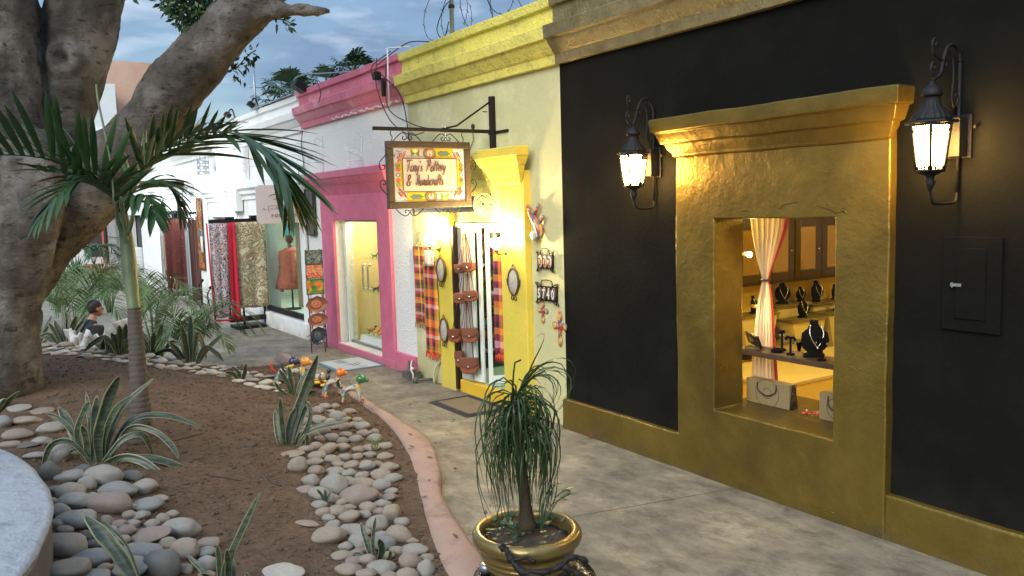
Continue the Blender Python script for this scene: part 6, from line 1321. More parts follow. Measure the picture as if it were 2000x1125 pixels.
# ================================================================== river stones
for nm, c in (('grey', (.240, .228, .195)), ('bluish', (.195, .200, .186)), ('pinkish', (.225, .182, .148)), ('tan', (.250, .212, .162)), ('dark', (.115, .112, .100)), ('pale', (.40, .365, .30))):
    mat('stone_'+nm, c, .82, bump=.35, bscale=45, var=.14, vscale=6, stain=[v*.72 for v in c], sscale=9, spos=(.55, .75), spec=.3, coord='Generated')
    MT['stone_'+nm].node_tree.nodes['Texture Coordinate']
SB = []
rs = random.Random(12)
for i in range(10):
    q = MB(); q.ball((0, 0, 0), (1, .84+.012*i, .86), 3, .20, i+1); me = bpy.data.meshes.new('stone_%d' % i); q.bm.to_mesh(me); q.bm.free(); SB.append(me)
SMESH = {}
placed = []
def stone(px, py, rx, ry, col, label, grp, rot=None, z=None):
    g_ = sz(px, py); d = depth(g_); i = rs.randrange(10); k = (i, col)
    if k not in SMESH:
        m_ = SB[i].copy(); m_.materials.append(MT['stone_'+col]); SMESH[k] = m_
    o = bpy.data.objects.new('river_stone', SMESH[k]); COL.objects.link(o)
    hz_ = math.sqrt(max((.42*ry)**2, ry*ry-(.36*rx)**2))/.90; c = sz(px, py, hz_*d/FPX*.5); d = depth(c)
    o.location = c; o.scale = (rx*d/FPX*1.05, rx*d/FPX*rs.uniform(.80, .95), hz_*d/FPX*1.16)
    o.rotation_euler = (rs.uniform(-.15, .15), rs.uniform(-.15, .15), -YAW+(rs.uniform(-.35, .35) if rot is None else rot)); tag(o, label, 'stone', grp); placed.append((px, py, rx, ry)); return o
HAND = [(202, 930, 35, 24, 'grey', 'big smooth grey boulder right under the sprawling snake plant'), (136, 930, 27, 14, 'grey', 'flattish grey boulder between the bench and the snake plant roots'), (169, 946, 19, 16, 'grey', 'small grey boulder squeezed between two larger ones near the snake plant'), (229, 957, 36, 19, 'bluish', 'long bluish grey boulder directly above the reddish one'), (283, 952, 24, 17, 'grey', 'roundish grey boulder at the right end of the upper boulder row'),
 (136, 960, 29, 18, 'tan', 'tan grey boulder against the bench, upper of two overlapping'), (148, 979, 35, 20, 'grey', 'grey boulder against the bench, lower of two overlapping'), (213, 983, 39, 24, 'pinkish', 'reddish egg shaped boulder in the middle of the pile'), (289, 987, 30, 17, 'bluish', 'blue grey boulder lying alone on soil right of the reddish one'), (312, 975, 17, 9, 'tan', 'small half buried tan stone behind the blue grey boulder'), (258, 930, 22, 12, 'dark', 'dark small boulder behind the upper row under the long blades'),
 (150, 1015, 38, 22, 'grey', 'wide grey boulder behind the broad leaning blade'), (126, 1066, 42, 27, 'tan', 'large brownish boulder touching the foot of the bench'), (289, 1045, 45, 19, 'pinkish', 'long reddish brown boulder lying tilted across the soil'), (351, 1034, 36, 24, 'grey', 'large pale grey boulder at the upper right of the lower pile'), (359, 1074, 30, 24, 'tan', 'squat grey brown boulder right of the darkest one'), (318, 1104, 34, 32, 'dark', 'darkest round boulder at the bottom of the pile'), (280, 1078, 38, 20, 'bluish', 'bluish boulder wedged behind the darkest one'),
 (178, 1092, 41, 21, 'bluish', 'blue grey boulder left of the broad leaning blade'), (128, 1112, 46, 24, 'tan', 'large tan boulder cut by the bottom edge beside the bench'), (182, 1124, 34, 14, 'grey', 'grey boulder cut by the bottom edge, second from the bench'), (252, 1108, 40, 19, 'grey', 'knobbly grey boulder under the tip of the broad blade'), (408, 1060, 22, 12, 'pinkish', 'small pinkish stone behind the leaning blade at the bottom'), (402, 1080, 20, 13, 'bluish', 'small bluish stone left of the leaning blade'), (405, 1102, 18, 17, 'grey', 'small upright grey stone beside the lowest snake plant'), (551, 1117, 40, 17, 'pale', 'pale boulder alone on the soil at the bottom edge'), (232, 1024, 16, 10, 'pinkish', 'small reddish stone peeking out above the tilted one'),
 (37, 797, 23, 10, 'grey', 'flat grey stone at the back of the group above the bench'), (50, 822, 28, 13, 'tan', 'wide tan stone in the group above the bench'), (33, 849, 27, 14, 'pinkish', 'rounded pinkish stone just above the bench top'), (99, 836, 25, 14, 'grey', 'smooth grey stone near the leftmost blades of the sprawling plant'), (4, 826, 20, 15, 'bluish', 'bluish stone cut by the left edge'), (82, 803, 20, 9, 'pinkish', 'small pinkish stone behind the group above the bench'), (55, 868, 26, 10, 'dark', 'dark stone hugging the top of the bench'), (115, 888, 26, 21, 'grey', 'upright grey stone between bench and snake plant'), (82, 862, 20, 11, 'grey', 'small grey stone in the middle of the group above the bench'), (153, 846, 18, 12, 'tan', 'tan stone behind the upright blades'), (72, 890, 24, 11, 'grey', 'grey stone at the curve of the bench'), (97, 925, 20, 22, 'dark', 'dark stone wedged beside the bench curve'), (5, 788, 11, 9, 'grey', 'little grey stone at the left edge'), (125, 862, 17, 9, 'pinkish', 'small brown stone under the curled blade'), (20, 868, 18, 9, 'tan', 'tan stone at the left edge touching the bench'),
 (581, 909, 19, 17, 'tan', 'rounded tan stone at the left rim of the pebble bank'), (568, 887, 24, 8, 'tan', 'flat tan stone at the foot of the long bladed plant'), (598, 956, 18, 9, 'pinkish', 'pinkish stone at the left rim, half sunk in soil'), (653, 949, 26, 24, 'grey', 'ball shaped grey stone standing out in the pebble bank'), (699, 969, 37, 22, 'pinkish', 'largest brown stone right of the ball shaped one'), (709, 944, 28, 14, 'tan', 'oval stone just above the largest brown one'), (618, 919, 16, 11, 'pinkish', 'small brown stone left of the ball shaped one'), (658, 998, 19, 12, 'tan', 'tan stone below the ball shaped one'), (642, 1046, 32, 20, 'tan', 'big rough tan stone half sunk at the lower left rim'), (695, 1036, 30, 14, 'grey', 'wide grey stone above the young snake plant'), (736, 1024, 22, 18, 'grey', 'round grey stone right of the young snake plant tip'), (765, 1003, 18, 19, 'tan', 'upright tan stone on the right side of the bank'), (778, 1045, 27, 19, 'tan', 'broad tan stone toward the kerb, low in the bank'), (807, 1074, 28, 14, 'grey', 'wide grey stone near the kerb at the bottom'), (800, 1096, 22, 17, 'pinkish', 'brownish stone near the kerb at the bottom'), (832, 1112, 16, 18, 'grey', 'last grey stone beside the kerb at the bottom edge'), (746, 1062, 26, 17, 'bluish', 'bluish stone right of the young snake plant'), (703, 1058, 20, 17, 'grey', 'grey stone right behind the young snake plant'), (600, 1022, 22, 8, 'tan', 'low sunken tan stone at the left rim, alone'), (668, 1085, 20, 10, 'tan', 'sunken stone left of the young snake plant'), (652, 920, 20, 9, 'grey', 'flat grey stone right under the fallen blade'), (745, 985, 18, 10, 'grey', 'small grey stone right of the largest brown one'), (680, 1112, 24, 14, 'tan', 'tan stone at the bottom edge left of the bank'), (745, 1108, 26, 15, 'grey', 'grey stone at the bottom edge under the young plant')]
ORD = ['reddish', 'bluish']
for px, py, rx, ry, c, lab in HAND: stone(px, py, rx, ry, c, lab, 'boulders by the white bench' if px < 560 else 'river stones of the pebble bank')
def inpoly(x, y, P):
    c = False
    for (x1, y1), (x2, y2) in zip(P, P[1:]+P[:1]):
        if (y1 > y) != (y2 > y) and x < (x2-x1)*(y-y1)/(y2-y1)+x1: c = not c
    return c
def darts(poly, n, r0, r1, cols, labf, grp, seed, fl=.55, ov=.72):
    rr = random.Random(seed); xs_ = [p[0] for p in poly]; ys_ = [p[1] for p in poly]; k = 0; tr_ = 0
    while k < n and tr_ < 9000:
        tr_ += 1; x, y = rr.uniform(min(xs_), max(xs_)), rr.uniform(min(ys_), max(ys_))
        if not inpoly(x, y, poly): continue
        rx = rr.uniform(r0, r1)*(.72+.6*(y-700)/420); ry = rx*rr.uniform(fl-.1, fl+.1)
        if any(((x-a)/(rx+c)/ov)**2+((y-b_)/(ry+d)/ov)**2 < 1 for a, b_, c, d in placed): continue
        c = rr.choice(cols); stone(x, y, rx, ry, c, labf(x, y, c, rx), grp); k += 1
NM = {'grey': 'grey', 'bluish': 'bluish', 'pinkish': 'brownish pink', 'tan': 'tan', 'dark': 'dark', 'pale': 'pale'}
def lab1(x, y, c, r):
    a = 'above the fallen blade' if y < 880 else ('level with the ball shaped stone' if y < 985 else 'around the young plant')
    return '%s %s pebble %s' % ('larger' if r > 15 else 'small', NM[c], a)
darts([(600, 905), (590, 860), (585, 815), (620, 792), (680, 796), (722, 830), (752, 872), (768, 920), (768, 985), (795, 1040), (845, 1100), (850, 1125), (700, 1125), (668, 1075), (640, 1020), (606, 965)], 150, 11, 19, ['grey', 'tan', 'tan', 'pinkish', 'grey', 'tan'], lab1, 'river stones of the pebble bank', 3, .62)
def lab2(x, y, c, r):
    return '%s edging stone %s' % (NM[c], 'between the fig trunk and the palm trunk' if x < 262 else ('right of the palm trunk' if x < 400 else 'near the kerb end of the edging'))
darts([(40, 672), (160, 674), (262, 688), (380, 704), (470, 722), (545, 738), (548, 765), (500, 756), (440, 738), (350, 722), (240, 706), (140, 694), (60, 690)], 135, 11, 19, ['pale', 'pale', 'tan', 'grey', 'pale'], lab2, 'stones edging the back of the bed', 4, .5, .62)
def lab3(x, y, c, r): return '%s %s stone filling the gaps of the boulder pile' % ('larger' if r > 15 else 'small', NM[c])
darts([(100, 985), (110, 930), (200, 905), (300, 940), (330, 1000), (390, 1040), (420, 1125), (110, 1125)], 26, 11, 17, ['grey', 'dark', 'pinkish', 'tan'], lab3, 'boulders by the white bench', 6, .7)
ORDN = ['', 'first', 'second', 'third', 'fourth', 'fifth', 'sixth', 'seventh', 'eighth', 'ninth', 'tenth', 'eleventh', 'twelfth', 'thirteenth', 'fourteenth', 'fifteenth', 'sixteenth', 'seventeenth', 'eighteenth', 'nineteenth', 'twentieth']
bl = {}
for o in [o for o in bpy.data.objects if o.name.startswith('river_stone')]: bl.setdefault(o['label'], []).append(o)
for k_, v_ in bl.items():
    if len(v_) > 1:
        v_.sort(key=lambda o: (o.location-CAM).dot(RV)/(o.location-CAM).dot(F_))
        for i, o in enumerate(v_): o['label'] = '%s, %s' % (k_, 'leftmost' if i == 0 else ('rightmost' if i == len(v_)-1 else (ORDN[i+1] if i < 20 else '%d%s' % (i+1, {1: 'st', 2: 'nd', 3: 'rd'}.get((i+1) % 10, 'th')))+' from the left'))
# dry sticks and roots half buried in the bed
mat('dry_stick', (.07, .05, .035), .9, var=.4)
for i, (pts, lab) in enumerate((([(402, 925), (420, 930), (445, 933), (470, 938)], 'thin dark root lying across the soil near the long fallen blade'), ([(330, 862), (350, 858), (372, 852), (395, 846)], 'dry stick under the horizontal blade of the big snake plant'), ([(520, 930), (530, 940), (548, 948)], 'short dry stick near the left rim of the pebble bank'))):
    q = MB(); q.tube([sz(a, b_, .006) for a, b_ in spline(pts, 4)], .006, 5); o = q.build('dry_stick', 'dry_stick'); tag(o, lab, 'stick')
# gravel chips, bark and fallen leaves on the soil: nobody could count them
mat('leaf_litter', (.085, .060, .038), .8, var=.5, vscale=3)
q = MB(); rr = random.Random(9)
for i in range(9000):
    y = rr.uniform(3.6, 12.2); x = kx(y)-rr.random()**1.3*3.4
    if x < -.6: continue
    p = Vector((x, y, soilz(x, y)+.004)); a = rr.uniform(0, 6.28); L_ = rr.uniform(.005, .020); dr = Vector((math.cos(a), math.sin(a), rr.uniform(-.3, .4))); s_ = Vector((-dr.y, dr.x, rr.uniform(-.4, .4)))*rr.uniform(.2, .6)
    q.face([q.v(p-dr*L_*1.3), q.v(p+s_*L_*1.3), q.v(p+dr*L_*1.3), q.v(p-s_*L_*1.3)])
for i in range(150):   # a few whole dry leaves, some blown onto the kerb and path
    y = rr.uniform(3.8, 12); x = kx(y)-rr.uniform(-.9, 3.0)*(1 if i % 5 else -.35); on = x < kx(y); p = Vector((x, y, (soilz(x, y) if on else (.11 if x < kx(y, KOs) else .0))+.006))
    if x > 5.0: continue
    a = rr.uniform(0, 6.28); L_ = rr.uniform(.018, .04); dr = Vector((math.cos(a), math.sin(a), rr.uniform(0, .35))); s_ = Vector((-dr.y, dr.x, rr.uniform(-.2, .5)))*.4
    q.face([q.v(p-dr*L_), q.v(p+s_*L_), q.v(p+dr*L_+Vector((0, 0, .006))), q.v(p-s_*L_+Vector((0, 0, .008)))])
o = q.build('leaf_litter', 'leaf_litter', recalc=False); tag(o, 'dry leaf crumbs scattered over the brown soil', 'leaf litter', kind='stuff')
q = MB(); rr = random.Random(19)
for i in range(2600):
    y = rr.uniform(3.6, 12.2); x = kx(y)-rr.random()*3.3; p = Vector((x, y, soilz(x, y))); q.ball(p, rr.uniform(.006, .019)*(1 if rr.random() < .9 else 1.6), 1, .4, i)
o = q.build('soil_clods', 'soil'); tag(o, 'small soil clods over the bed', 'soil', kind='stuff')
t_ = PZ(1157, 857, .0); q = MB(); q.face([q.v(t_+Vector(v)) for v in ((0, 0, .005), (.03, .02, .03), (.01, .05, .07), (-.03, .02, .03))]); o = q.build('fallen_leaf', 'leather_dark', solid=.003); tag(o, 'curled brown leaf lying on the path at the gold plinth', 'leaf')
# ================================================================== potted ponytail palm
_c = PZ(1029, 1033, .42); PO = Vector((_c.x, _c.y, .05)); SCL = 1.0
mat('pot_gold', (.20, .145, .045), .34, metal=.6, bump=.15, bscale=6, var=.18, vscale=5, coat=.3, rvar=.06); mat('pot_soil', (.05, .035, .025), .95, bump=.9, bscale=50, var=.4, vscale=20)
t = empty('planter_pot', PO, 'round gold painted pot with thick rolled rim, in front of the gold wall', 'pot')
q = MB(); q.lathe([(.0, .02), (.19, .02), (.215, .05), (.235, .12), (.25, .150), (.262, .158), (.262, .172), (.254, .180), (.268, .192), (.276, .196), (.276, .208), (.268, .216), (.282, .230), (.290, .234), (.290, .246), (.284, .254), (.298, .275), (.312, .292), (.328, .306), (.338, .330), (.336, .356), (.322, .376), (.300, .384), (.280, .376), (.272, .360), (.270, .33), (.25, .25)], PO, 64); q.build('body', 'pot_gold', t)
q = MB(); q.tube([(PO.x+.24+.03*math.cos(a*.5), PO.y-.13, .14+.03*math.sin(a*.5)) for a in range(13)], .012, 6); q.build('ring_handle', 'pot_gold', t)
q = MB(); q.lathe([(0, .33), (.12, .326), (.2, .318), (.272, .31)], PO, 24)
for v in q.bm.verts: v.co.z += .012*mnoise.noise(v.co*14)
o = q.build('potting_soil', 'pot_soil'); tag(o, 'dark potting soil inside the gold pot', 'potting soil')
q = MB(); q.lathe([(.0, .0), (.30, .0), (.36, .03), (.385, .10), (.37, .135), (.28, .12), (.22, .018)], PO+Vector((.03, -.02, -.05)), 40)
for v in q.bm.verts: v.co += Vector((.02*mnoise.noise(v.co*4), .02*mnoise.noise(v.co*4+Vector((5, 0, 0))), .015*mnoise.noise(v.co*7)))
o = q.build('black_basin', 'black_plastic'); tag(o, 'glossy black basin under the gold pot', 'basin')
dpo = depth(PO+Vector((0, 0, .35)))
q = MB(); rr = random.Random(6)
for pts, r0 in (([(982, 1066, dpo-.35), (996, 1088, dpo-.38), (1015, 1112, dpo-.42), (1060, 1132, dpo-.45)], .020), ([(1015, 1112, dpo-.42), (1060, 1118, dpo-.44), (1095, 1105, dpo-.42), (1118, 1088, dpo-.40), (1150, 1096, dpo-.38)], .015), ([(1000, 1095, dpo-.39), (1030, 1090, dpo-.41), (1045, 1100, dpo-.42)], .011), ([(1100, 1105, dpo-.42), (1130, 1122, dpo-.42), (1155, 1140, dpo-.40)], .018)):
    sp2 = spline(pts, 6); q.tube([PD(a, b_, d)+Vector([rr.gauss(0, .0035) for _ in range(3)]) for a, b_, d in sp2], [r0*(1+.45*math.sin(i*1.9)*math.cos(i*.7))*rr.uniform(.8, 1.2) for i in range(len(sp2))], 9)
o = q.build('driftwood', 'black_iron'); tag(o, 'dark knobbly branch leaning on the front of the gold pot', 'driftwood')
q = MB(); sp_ = PZ(950, 1118, .12); q.lathe([(.03, 0), (.045, .03), (.045, .05), (.03, .06)], sp_, 14); q.tube([sp_, sp_-Vector((0, 0, .1))], .01, 6); o = q.build('garden_spotlight', 'grey_metal'); tag(o, 'small unlit metal ground light at the left foot of the gold pot', 'ground light')
mat('pony_trunk', (.040, .031, .020), .95, spec=.1, bump=.8, bscale=24, var=.3)
cb = PD(1024, 1028, dpo); t = empty('ponytail_palm', (PO.x, PO.y, .33), 'ponytail palm with a fountain of thin drooping leaves in the gold pot', 'plant')
top = PD(1012, 775, dpo+.02)
q = MB(); q.tube([PD(a, b_, dpo) for a, b_ in spline([(1030, 1030), (1026, 985), (1020, 930), (1014, 870), (1010, 810), (1010, 780)], 4)], [.075, .055, .045, .04]+[.036]*6+[.032]*6+[.03]*5, 12); q.build('trunk', 'pony_trunk', t)
q = MB(); rr = random.Random(14)
def strand(p0, d, L_, g, w=.0062, curl=0):
    p = p0.copy(); d = d.normalized(); pts = []; n = 11
    for i in range(n+1):
        pts.append(p.copy()); d = (d+Vector((0, 0, -g*(.5+i/n)))+Vector((rr.gauss(0, .055), rr.gauss(0, .055), 0))*curl+Vector((top.x-p.x, top.y-p.y, 0))*(2.6*(i/n)**1.3)).normalized(); p = p+d*L_/n
    prev = None
    for i, p in enumerate(pts):
        T = (pts[min(i+1, n)]-pts[max(0, i-1)]).normalized(); S = T.cross(Vector((math.cos(i*.25+L_*30), math.sin(i*.25+L_*30), .3))).normalized(); ww = w*(1-.85*(i/n)**1.6)
        ring = [q.v(p-S*ww), q.v(p+S*ww)]
        if prev: q.face([prev[0], prev[1], ring[1], ring[0]], None, True)
        prev = ring
for i in range(250):
    a = rr.uniform(0, 2*PI); el = rr.uniform(.95, 1.52); off = Vector((0, 0, rr.uniform(-.36, .03))); d = Vector((math.cos(a)*math.cos(el), math.sin(a)*math.cos(el), math.sin(el)))
    strand(top+off+Vector((math.cos(a), math.sin(a), 0))*.02, d, rr.uniform(.36, .84), rr.uniform(.9, 1.5), w=.0056, curl=3.4)
for i in range(15):
    a = rr.uniform(-1.2, 1.0); d = RV*math.cos(a)*.42+F_*math.sin(a)*.3+Vector((0, 0, .9)); strand(top, d, rr.uniform(.45, .72), rr.uniform(.28, .42), curl=1.5)
q.build('leaves', 'pony_leaf', t, recalc=False)
q = MB(); q.tube([PD(1000, 790, dpo), PD(1003, 730, dpo), PD(1006, 708, dpo), PD(1018, 703, dpo)], .006, 5); q.build('bare_stalk', 'pony_trunk', t)
t = empty('leafy_herb', PO+Vector((.1, 0, .33)), 'small broad leaved weed growing under the ponytail palm', 'plant'); q = MB(); ql = MB()
for (a, b_), k in (((1085, 945), 5), ((1105, 955), 6), ((1095, 975), 5), ((1070, 960), 5), ((1112, 965), 4), ((1060, 985), 4)):
    e = PD(a, b_, dpo-.05+.03*k); s0 = PD(1055, 1035, dpo); q.tube([s0, s0.lerp(e, .6)+Vector((0, 0, .05)), e], .004, 5)
    for j in range(k):
        an = 2*PI*j/k; dr = (RV*math.cos(an)+F_*math.sin(an)*.8+Vector((0, 0, rr.uniform(-.3, .3)))).normalized(); s_ = dr.cross(Vector((0, 0, 1))).normalized(); L_ = .055; ql.face([ql.v(e), ql.v(e+dr*L_*.4+s_*L_*.32), ql.v(e+dr*L_), ql.v(e+dr*L_*.4-s_*L_*.32)])
for i in range(130):
    a = rr.uniform(0, 6.28); r = .05+.20*rr.random()**.6; p = PO+Vector((r*math.cos(a), r*math.sin(a), .335+rr.uniform(0, .05))); dr = Vector((math.cos(a+rr.gauss(0, 1)), math.sin(a+rr.gauss(0, 1)), rr.uniform(0, .8))).normalized(); s_ = dr.cross(Vector((0, 0, 1))).normalized(); L_ = rr.uniform(.03, .06)
    if r > .1 and math.sin(a-PI*.25) < -.1 and rr.random() < .8: continue
    ql.face([ql.v(p), ql.v(p+dr*L_*.4+s_*L_*.35), ql.v(p+dr*L_), ql.v(p+dr*L_*.4-s_*L_*.35)])
q.build('stem', 'herb_leaf', t); ql.build('leaf', 'herb_leaf', t, recalc=False)
# ================================================================== clay dogs at the kerb
ramp_mat('dog_glaze', [(0, (.34, .35, .30)), (.40, (.26, .30, .24)), (.55, (.38, .37, .30)), (.62, (.08, .18, .08)), (.70, (.50, .34, .05)), (.80, (.30, .12, .05)), (.9, (.08, .13, .22))], 4.5, 'cells', .22, coord='Generated', bump=0)
for nm, c in (('orange', (.62, .17, .03)), ('navy', (.03, .035, .10)), ('green', (.03, .16, .06)), ('amber', (.60, .27, .05)), ('red', (.5, .05, .03)), ('black', (.02, .025, .02)), ('yellow', (.60, .42, .04)), ('maroon', (.20, .04, .02))): mat('glz_'+nm, c, .2, var=.15, coat=.5)
def dog(label, loc, rot, head, tail, paw, s=1.0, hx=0):
    t = empty('clay_dog', (0, 0, 0)); J = [(-.10, 0, .19, .045), (0, 0, .20, .042), (.09, 0, .215, .046), (.12, 0, .27, .032), (-.11, .045, .10, .026), (-.13, .05, .02, .020), (-.11, -.045, .10, .026), (-.13, -.05, .02, .020), (.10, .045, .11, .022), (.11, .05, .02, .018), (.10, -.045, .11, .022), (.11, -.05, .02, .018)]
    skin('body', 'dog_glaze', J, [(0, 1), (1, 2), (2, 3), (0, 4), (4, 5), (0, 6), (6, 7), (2, 8), (8, 9), (2, 10), (10, 11)], t, root=1, sub=2)
    q = MB(); q.ball((.135, 0, .325), (.072, .062, .065), 2); q.ball((.200, 0, .305), (.044, .034, .032), 2); q.ball((.228, 0, .306), (.012, .012, .010), 1)
    for sg in (-1, 1): q.prism([(.105, .34), (.145, .345), (.118, .405)], sg*.038-.010, sg*.038+.010); q.ball((.175, sg*.034, .328), .011, 1)
    q.build('head', head, t)
    q = MB(); q.tube(spline([(-.13, 0, .21), (-.17, 0, .25), (-.18, 0, .31), (-.15, 0, .345)], 4), [.022]*4+[.019]*4+[.016]*4+[.010], 8); q.build('tail', tail, t)
    for x, y in ((-.125, .05), (-.125, -.05), (.12, .05), (.12, -.05)):
        q = MB(); q.ball((x+.008, y, .016), (.032, .024, .018), 2); q.build('paw', paw, t)
    t.location = loc; t.rotation_euler = (0, 0, rot); t.scale = (s, s, s); tag(t, label, 'clay dog', 'painted clay dogs along the kerb'); return t
A0 = -YAW
def kp(px, py): return PZ(px, py, .105)
dog('green headed clay dog with black tail, nearest the camera', kp(688, 786), A0+.15, 'glz_green', 'glz_black', 'glz_maroon', .86)
dog('orange headed clay dog with brown tail, second along the kerb', kp(650, 773), A0+.55, 'glz_orange', 'glz_maroon', 'glz_orange', .86)
dog('navy headed clay dog carrying a yellow bone', kp(557, 752), A0+.5, 'glz_navy', 'glz_red', 'glz_amber', .95)
dog('amber headed clay dog with black ears behind the snake plant', kp(579, 752), A0+.3, 'glz_amber', 'glz_navy', 'glz_amber', .95)
q = MB(); c = kp(557, 752)+Vector((0, 0, .24)); q.tube([c-RV*.05+Vector((0, 0, -.03)), c+RV*.13+Vector((0, 0, .03))], .016, 7); o = q.build('clay_bone', 'glz_yellow'); tag(o, 'yellow clay bone held across the navy headed dog', 'ornament')
c = kp(617, 752); t = empty('clay_turtle', c, 'low green and yellow painted clay turtle between the dogs', 'clay turtle'); q = MB(); q.ball(c+Vector((0, 0, .10)), (.16, .13, .075), 3); q.build('shell', 'dog_glaze', t)
q = MB(); q.ball(c+Vector((0, 0, .055)), (.175, .145, .04), 3)
for sg in (-1, 1):
    for k in (-1, 1): q.ball(c+RV*.12*k+F_.cross(RV).normalized()*0+Vector((0, 0, .02))+Vector((F_.x, F_.y, 0))*.09*sg, (.045, .035, .025), 2)
q.build('underside', 'glz_yellow', t); q = MB(); h_ = c+RV*.17+Vector((0, 0, .10)); q.tube([c+RV*.12+Vector((0, 0, .06)), h_, h_+Vector((0, 0, .07))], [.03, .024, .02], 8); q.ball(h_+RV*.015+Vector((0, 0, .095)), (.036, .032, .028), 2); q.build('head', 'glz_black', t)
# ================================================================== seated man and his chair
mat('skin', (.36, .19, .125), .5, var=.06); mat('hair', (.012, .010, .009), .6, bump=.6, bscale=60); mat('dark_shirt', (.016, .020, .023), .85, bump=.3, bscale=20, var=.15); mat('shorts', (.16, .15, .12), .85)
mat('chair_grey', (.33, .33, .30), .7, bump=.2); mat('plastic_white', (.56, .58, .60), .6, bump=.6, bscale=16)
YM = 13.45; hp = PY(188, 603, YM); bx, by = hp.x-.04, YM; hz = hp.z
t = empty('person', (bx-.05, by, 0), 'man with short dark hair in a dark T-shirt, sitting in profile behind the plants', 'person')
zt = hz-.22   # shoulder line
J = [(bx-.16, by, .40, .13), (bx-.13, by, .53, .125), (bx-.09, by, zt-.13, .135), (bx-.06, by, zt-.03, .095), (bx-.02, by, zt+.08, .055), (bx+.01, by, zt+.15, .052),
     (bx-.06, by+.15, zt-.04, .060), (bx-.02, by+.22, zt-.27, .045), (bx+.20, by+.17, zt-.38, .036), (bx+.28, by+.14, zt-.38, .028),
     (bx-.06, by-.15, zt-.03, .065), (bx-.02, by-.22, zt-.27, .045), (bx+.20, by-.17, zt-.38, .036), (bx+.28, by-.14, zt-.38, .028),
     (bx-.12, by+.10, .44, .085), (bx+.30, by+.13, .46, .062), (bx+.34, by+.13, .10, .040), (bx+.44, by+.13, .04, .032),
     (bx-.12, by-.10, .44, .085), (bx+.30, by-.13, .46, .062), (bx+.34, by-.13, .10, .040), (bx+.44, by-.13, .04, .032)]
ED = [(0, 1), (1, 2), (2, 3), (3, 4), (4, 5), (3, 6), (6, 7), (7, 8), (8, 9), (3, 10), (10, 11), (11, 12), (12, 13), (0, 14), (14, 15), (15, 16), (16, 17), (0, 18), (18, 19), (19, 20), (20, 21)]
bod = skin('body', 'skin', J, ED, t, 0, 2)
q = MB(); me = bod.data; merge_into(q, me)
o_ = Vector((bx+.035, by, hz))-wloc(t)
q.ball(o_+Vector((0, 0, .01)), (.092, .074, .112), 3); q.ball(o_+Vector((.035, 0, -.055)), (.058, .052, .06), 2)
q.tube([o_+Vector((.085, 0, .02)), o_+Vector((.112, 0, -.018)), o_+Vector((.09, 0, -.03))], [.010, .016, .010], 6)
q.ball(o_+Vector((.092, 0, -.052)), (.014, .024, .008), 2); q.ball(o_+Vector((.082, 0, -.085)), (.022, .026, .018), 2)
for sg in (-1, 1): q.ball(o_+Vector((-.005, sg*.076, -.005)), (.018, .010, .030), 2); q.ball(o_+Vector((.078, sg*.03, .012)), (.012, .014, .008), 1)
for sg in (-1, 1):
    hb = Vector((bx+.28, by+sg*.14, zt-.38))-wloc(t)
    q.ball(hb+Vector((.04, 0, -.005)), (.048, .038, .016), 2)
    for f in range(4): y_ = -.028+.019*f; q.tube([hb+Vector((.075, y_, 0)), hb+Vector((.11, y_*1.1, .004)), hb+Vector((.135-.008*abs(f-1.5), y_*1.15, -.012)), hb+Vector((.15-.01*abs(f-1.5), y_*1.15, -.03))], [.009, .0085, .008, .006], 6)
    q.tube([hb+Vector((.03, -sg*.035, 0)), hb+Vector((.06, -sg*.058, .004)), hb+Vector((.085, -sg*.062, -.006))], [.011, .0095, .007], 6)
bpy.data.objects.remove(bod); bm_ = q.build('body_mesh', 'skin', None); off = bm_.location.copy(); bm_.name = 'body'; bm_.parent = t; bm_.location = off
for p in bm_.data.polygons: p.use_smooth = True
q = MB(); c = Vector((bx+.02, by, hz+.035)); q.ball(c, (.100, .084, .096), 3, .12, 3); q.ball(c+Vector((-.035, 0, -.04)), (.060, .072, .062), 3, .1, 5)
for sg in (-1, 1): q.ball(c+Vector((-.01, sg*.072, -.05)), (.03, .012, .04), 2)
for i in range(160):
    rr_2 = random.Random(i); a, e = rr_2.uniform(0, 6.28), rr_2.uniform(.1, 1.5); d = Vector((math.cos(a)*math.cos(e)*.100, math.sin(a)*math.cos(e)*.084, math.sin(e)*.096)); q.tube([c+d*.95, c+d*1.08+Vector((-.004, 0, 0))], [.006, .002], 3)
q.build('hair', 'hair', t)
SJ = [(bx-.165, by, .44, .142), (bx-.13, by, .56, .14), (bx-.09, by, zt-.13, .165), (bx-.062, by, zt+.0, .142), (bx-.035, by, zt+.06, .082), (bx-.06, by+.155, zt-.02, .098), (bx-.03, by+.225, zt-.22, .074), (bx-.06, by-.155, zt-.02, .098), (bx-.03, by-.225, zt-.22, .074)]
skin('t_shirt', 'dark_shirt', SJ, [(0, 1), (1, 2), (2, 3), (3, 4), (3, 5), (5, 6), (3, 7), (7, 8)], t, 0, 2)
skin('shorts', 'shorts', [(bx-.16, by, .46, .14), (bx-.11, by+.10, .45, .095), (bx+.22, by+.13, .465, .075), (bx-.11, by-.10, .45, .095), (bx+.22, by-.13, .465, .075)], [(0, 1), (1, 2), (0, 3), (3, 4)], t, 0, 2)
t = empty('garden_chair', (bx-.12, by, 0), 'grey garden chair under the seated man', 'chair')
q = MB(); q.box(bx-.34, bx+.16, by-.24, by+.24, .34, .375); q.build('seat', 'chair_grey', t, bevel=.015)
q = MB(); q.box(bx-.36, bx-.31, by-.24, by+.24, .38, .80, tilt=(0, -.15)); q.build('backrest', 'chair_grey', t, bevel=.02)
for x in (bx-.32, bx+.13):
    for y in (by-.22, by+.22): q = MB(); q.tube([(x, y, .35), (x+(.03 if x > bx else -.03), y, 0)], .018, 7); q.build('leg', 'chair_grey', t)
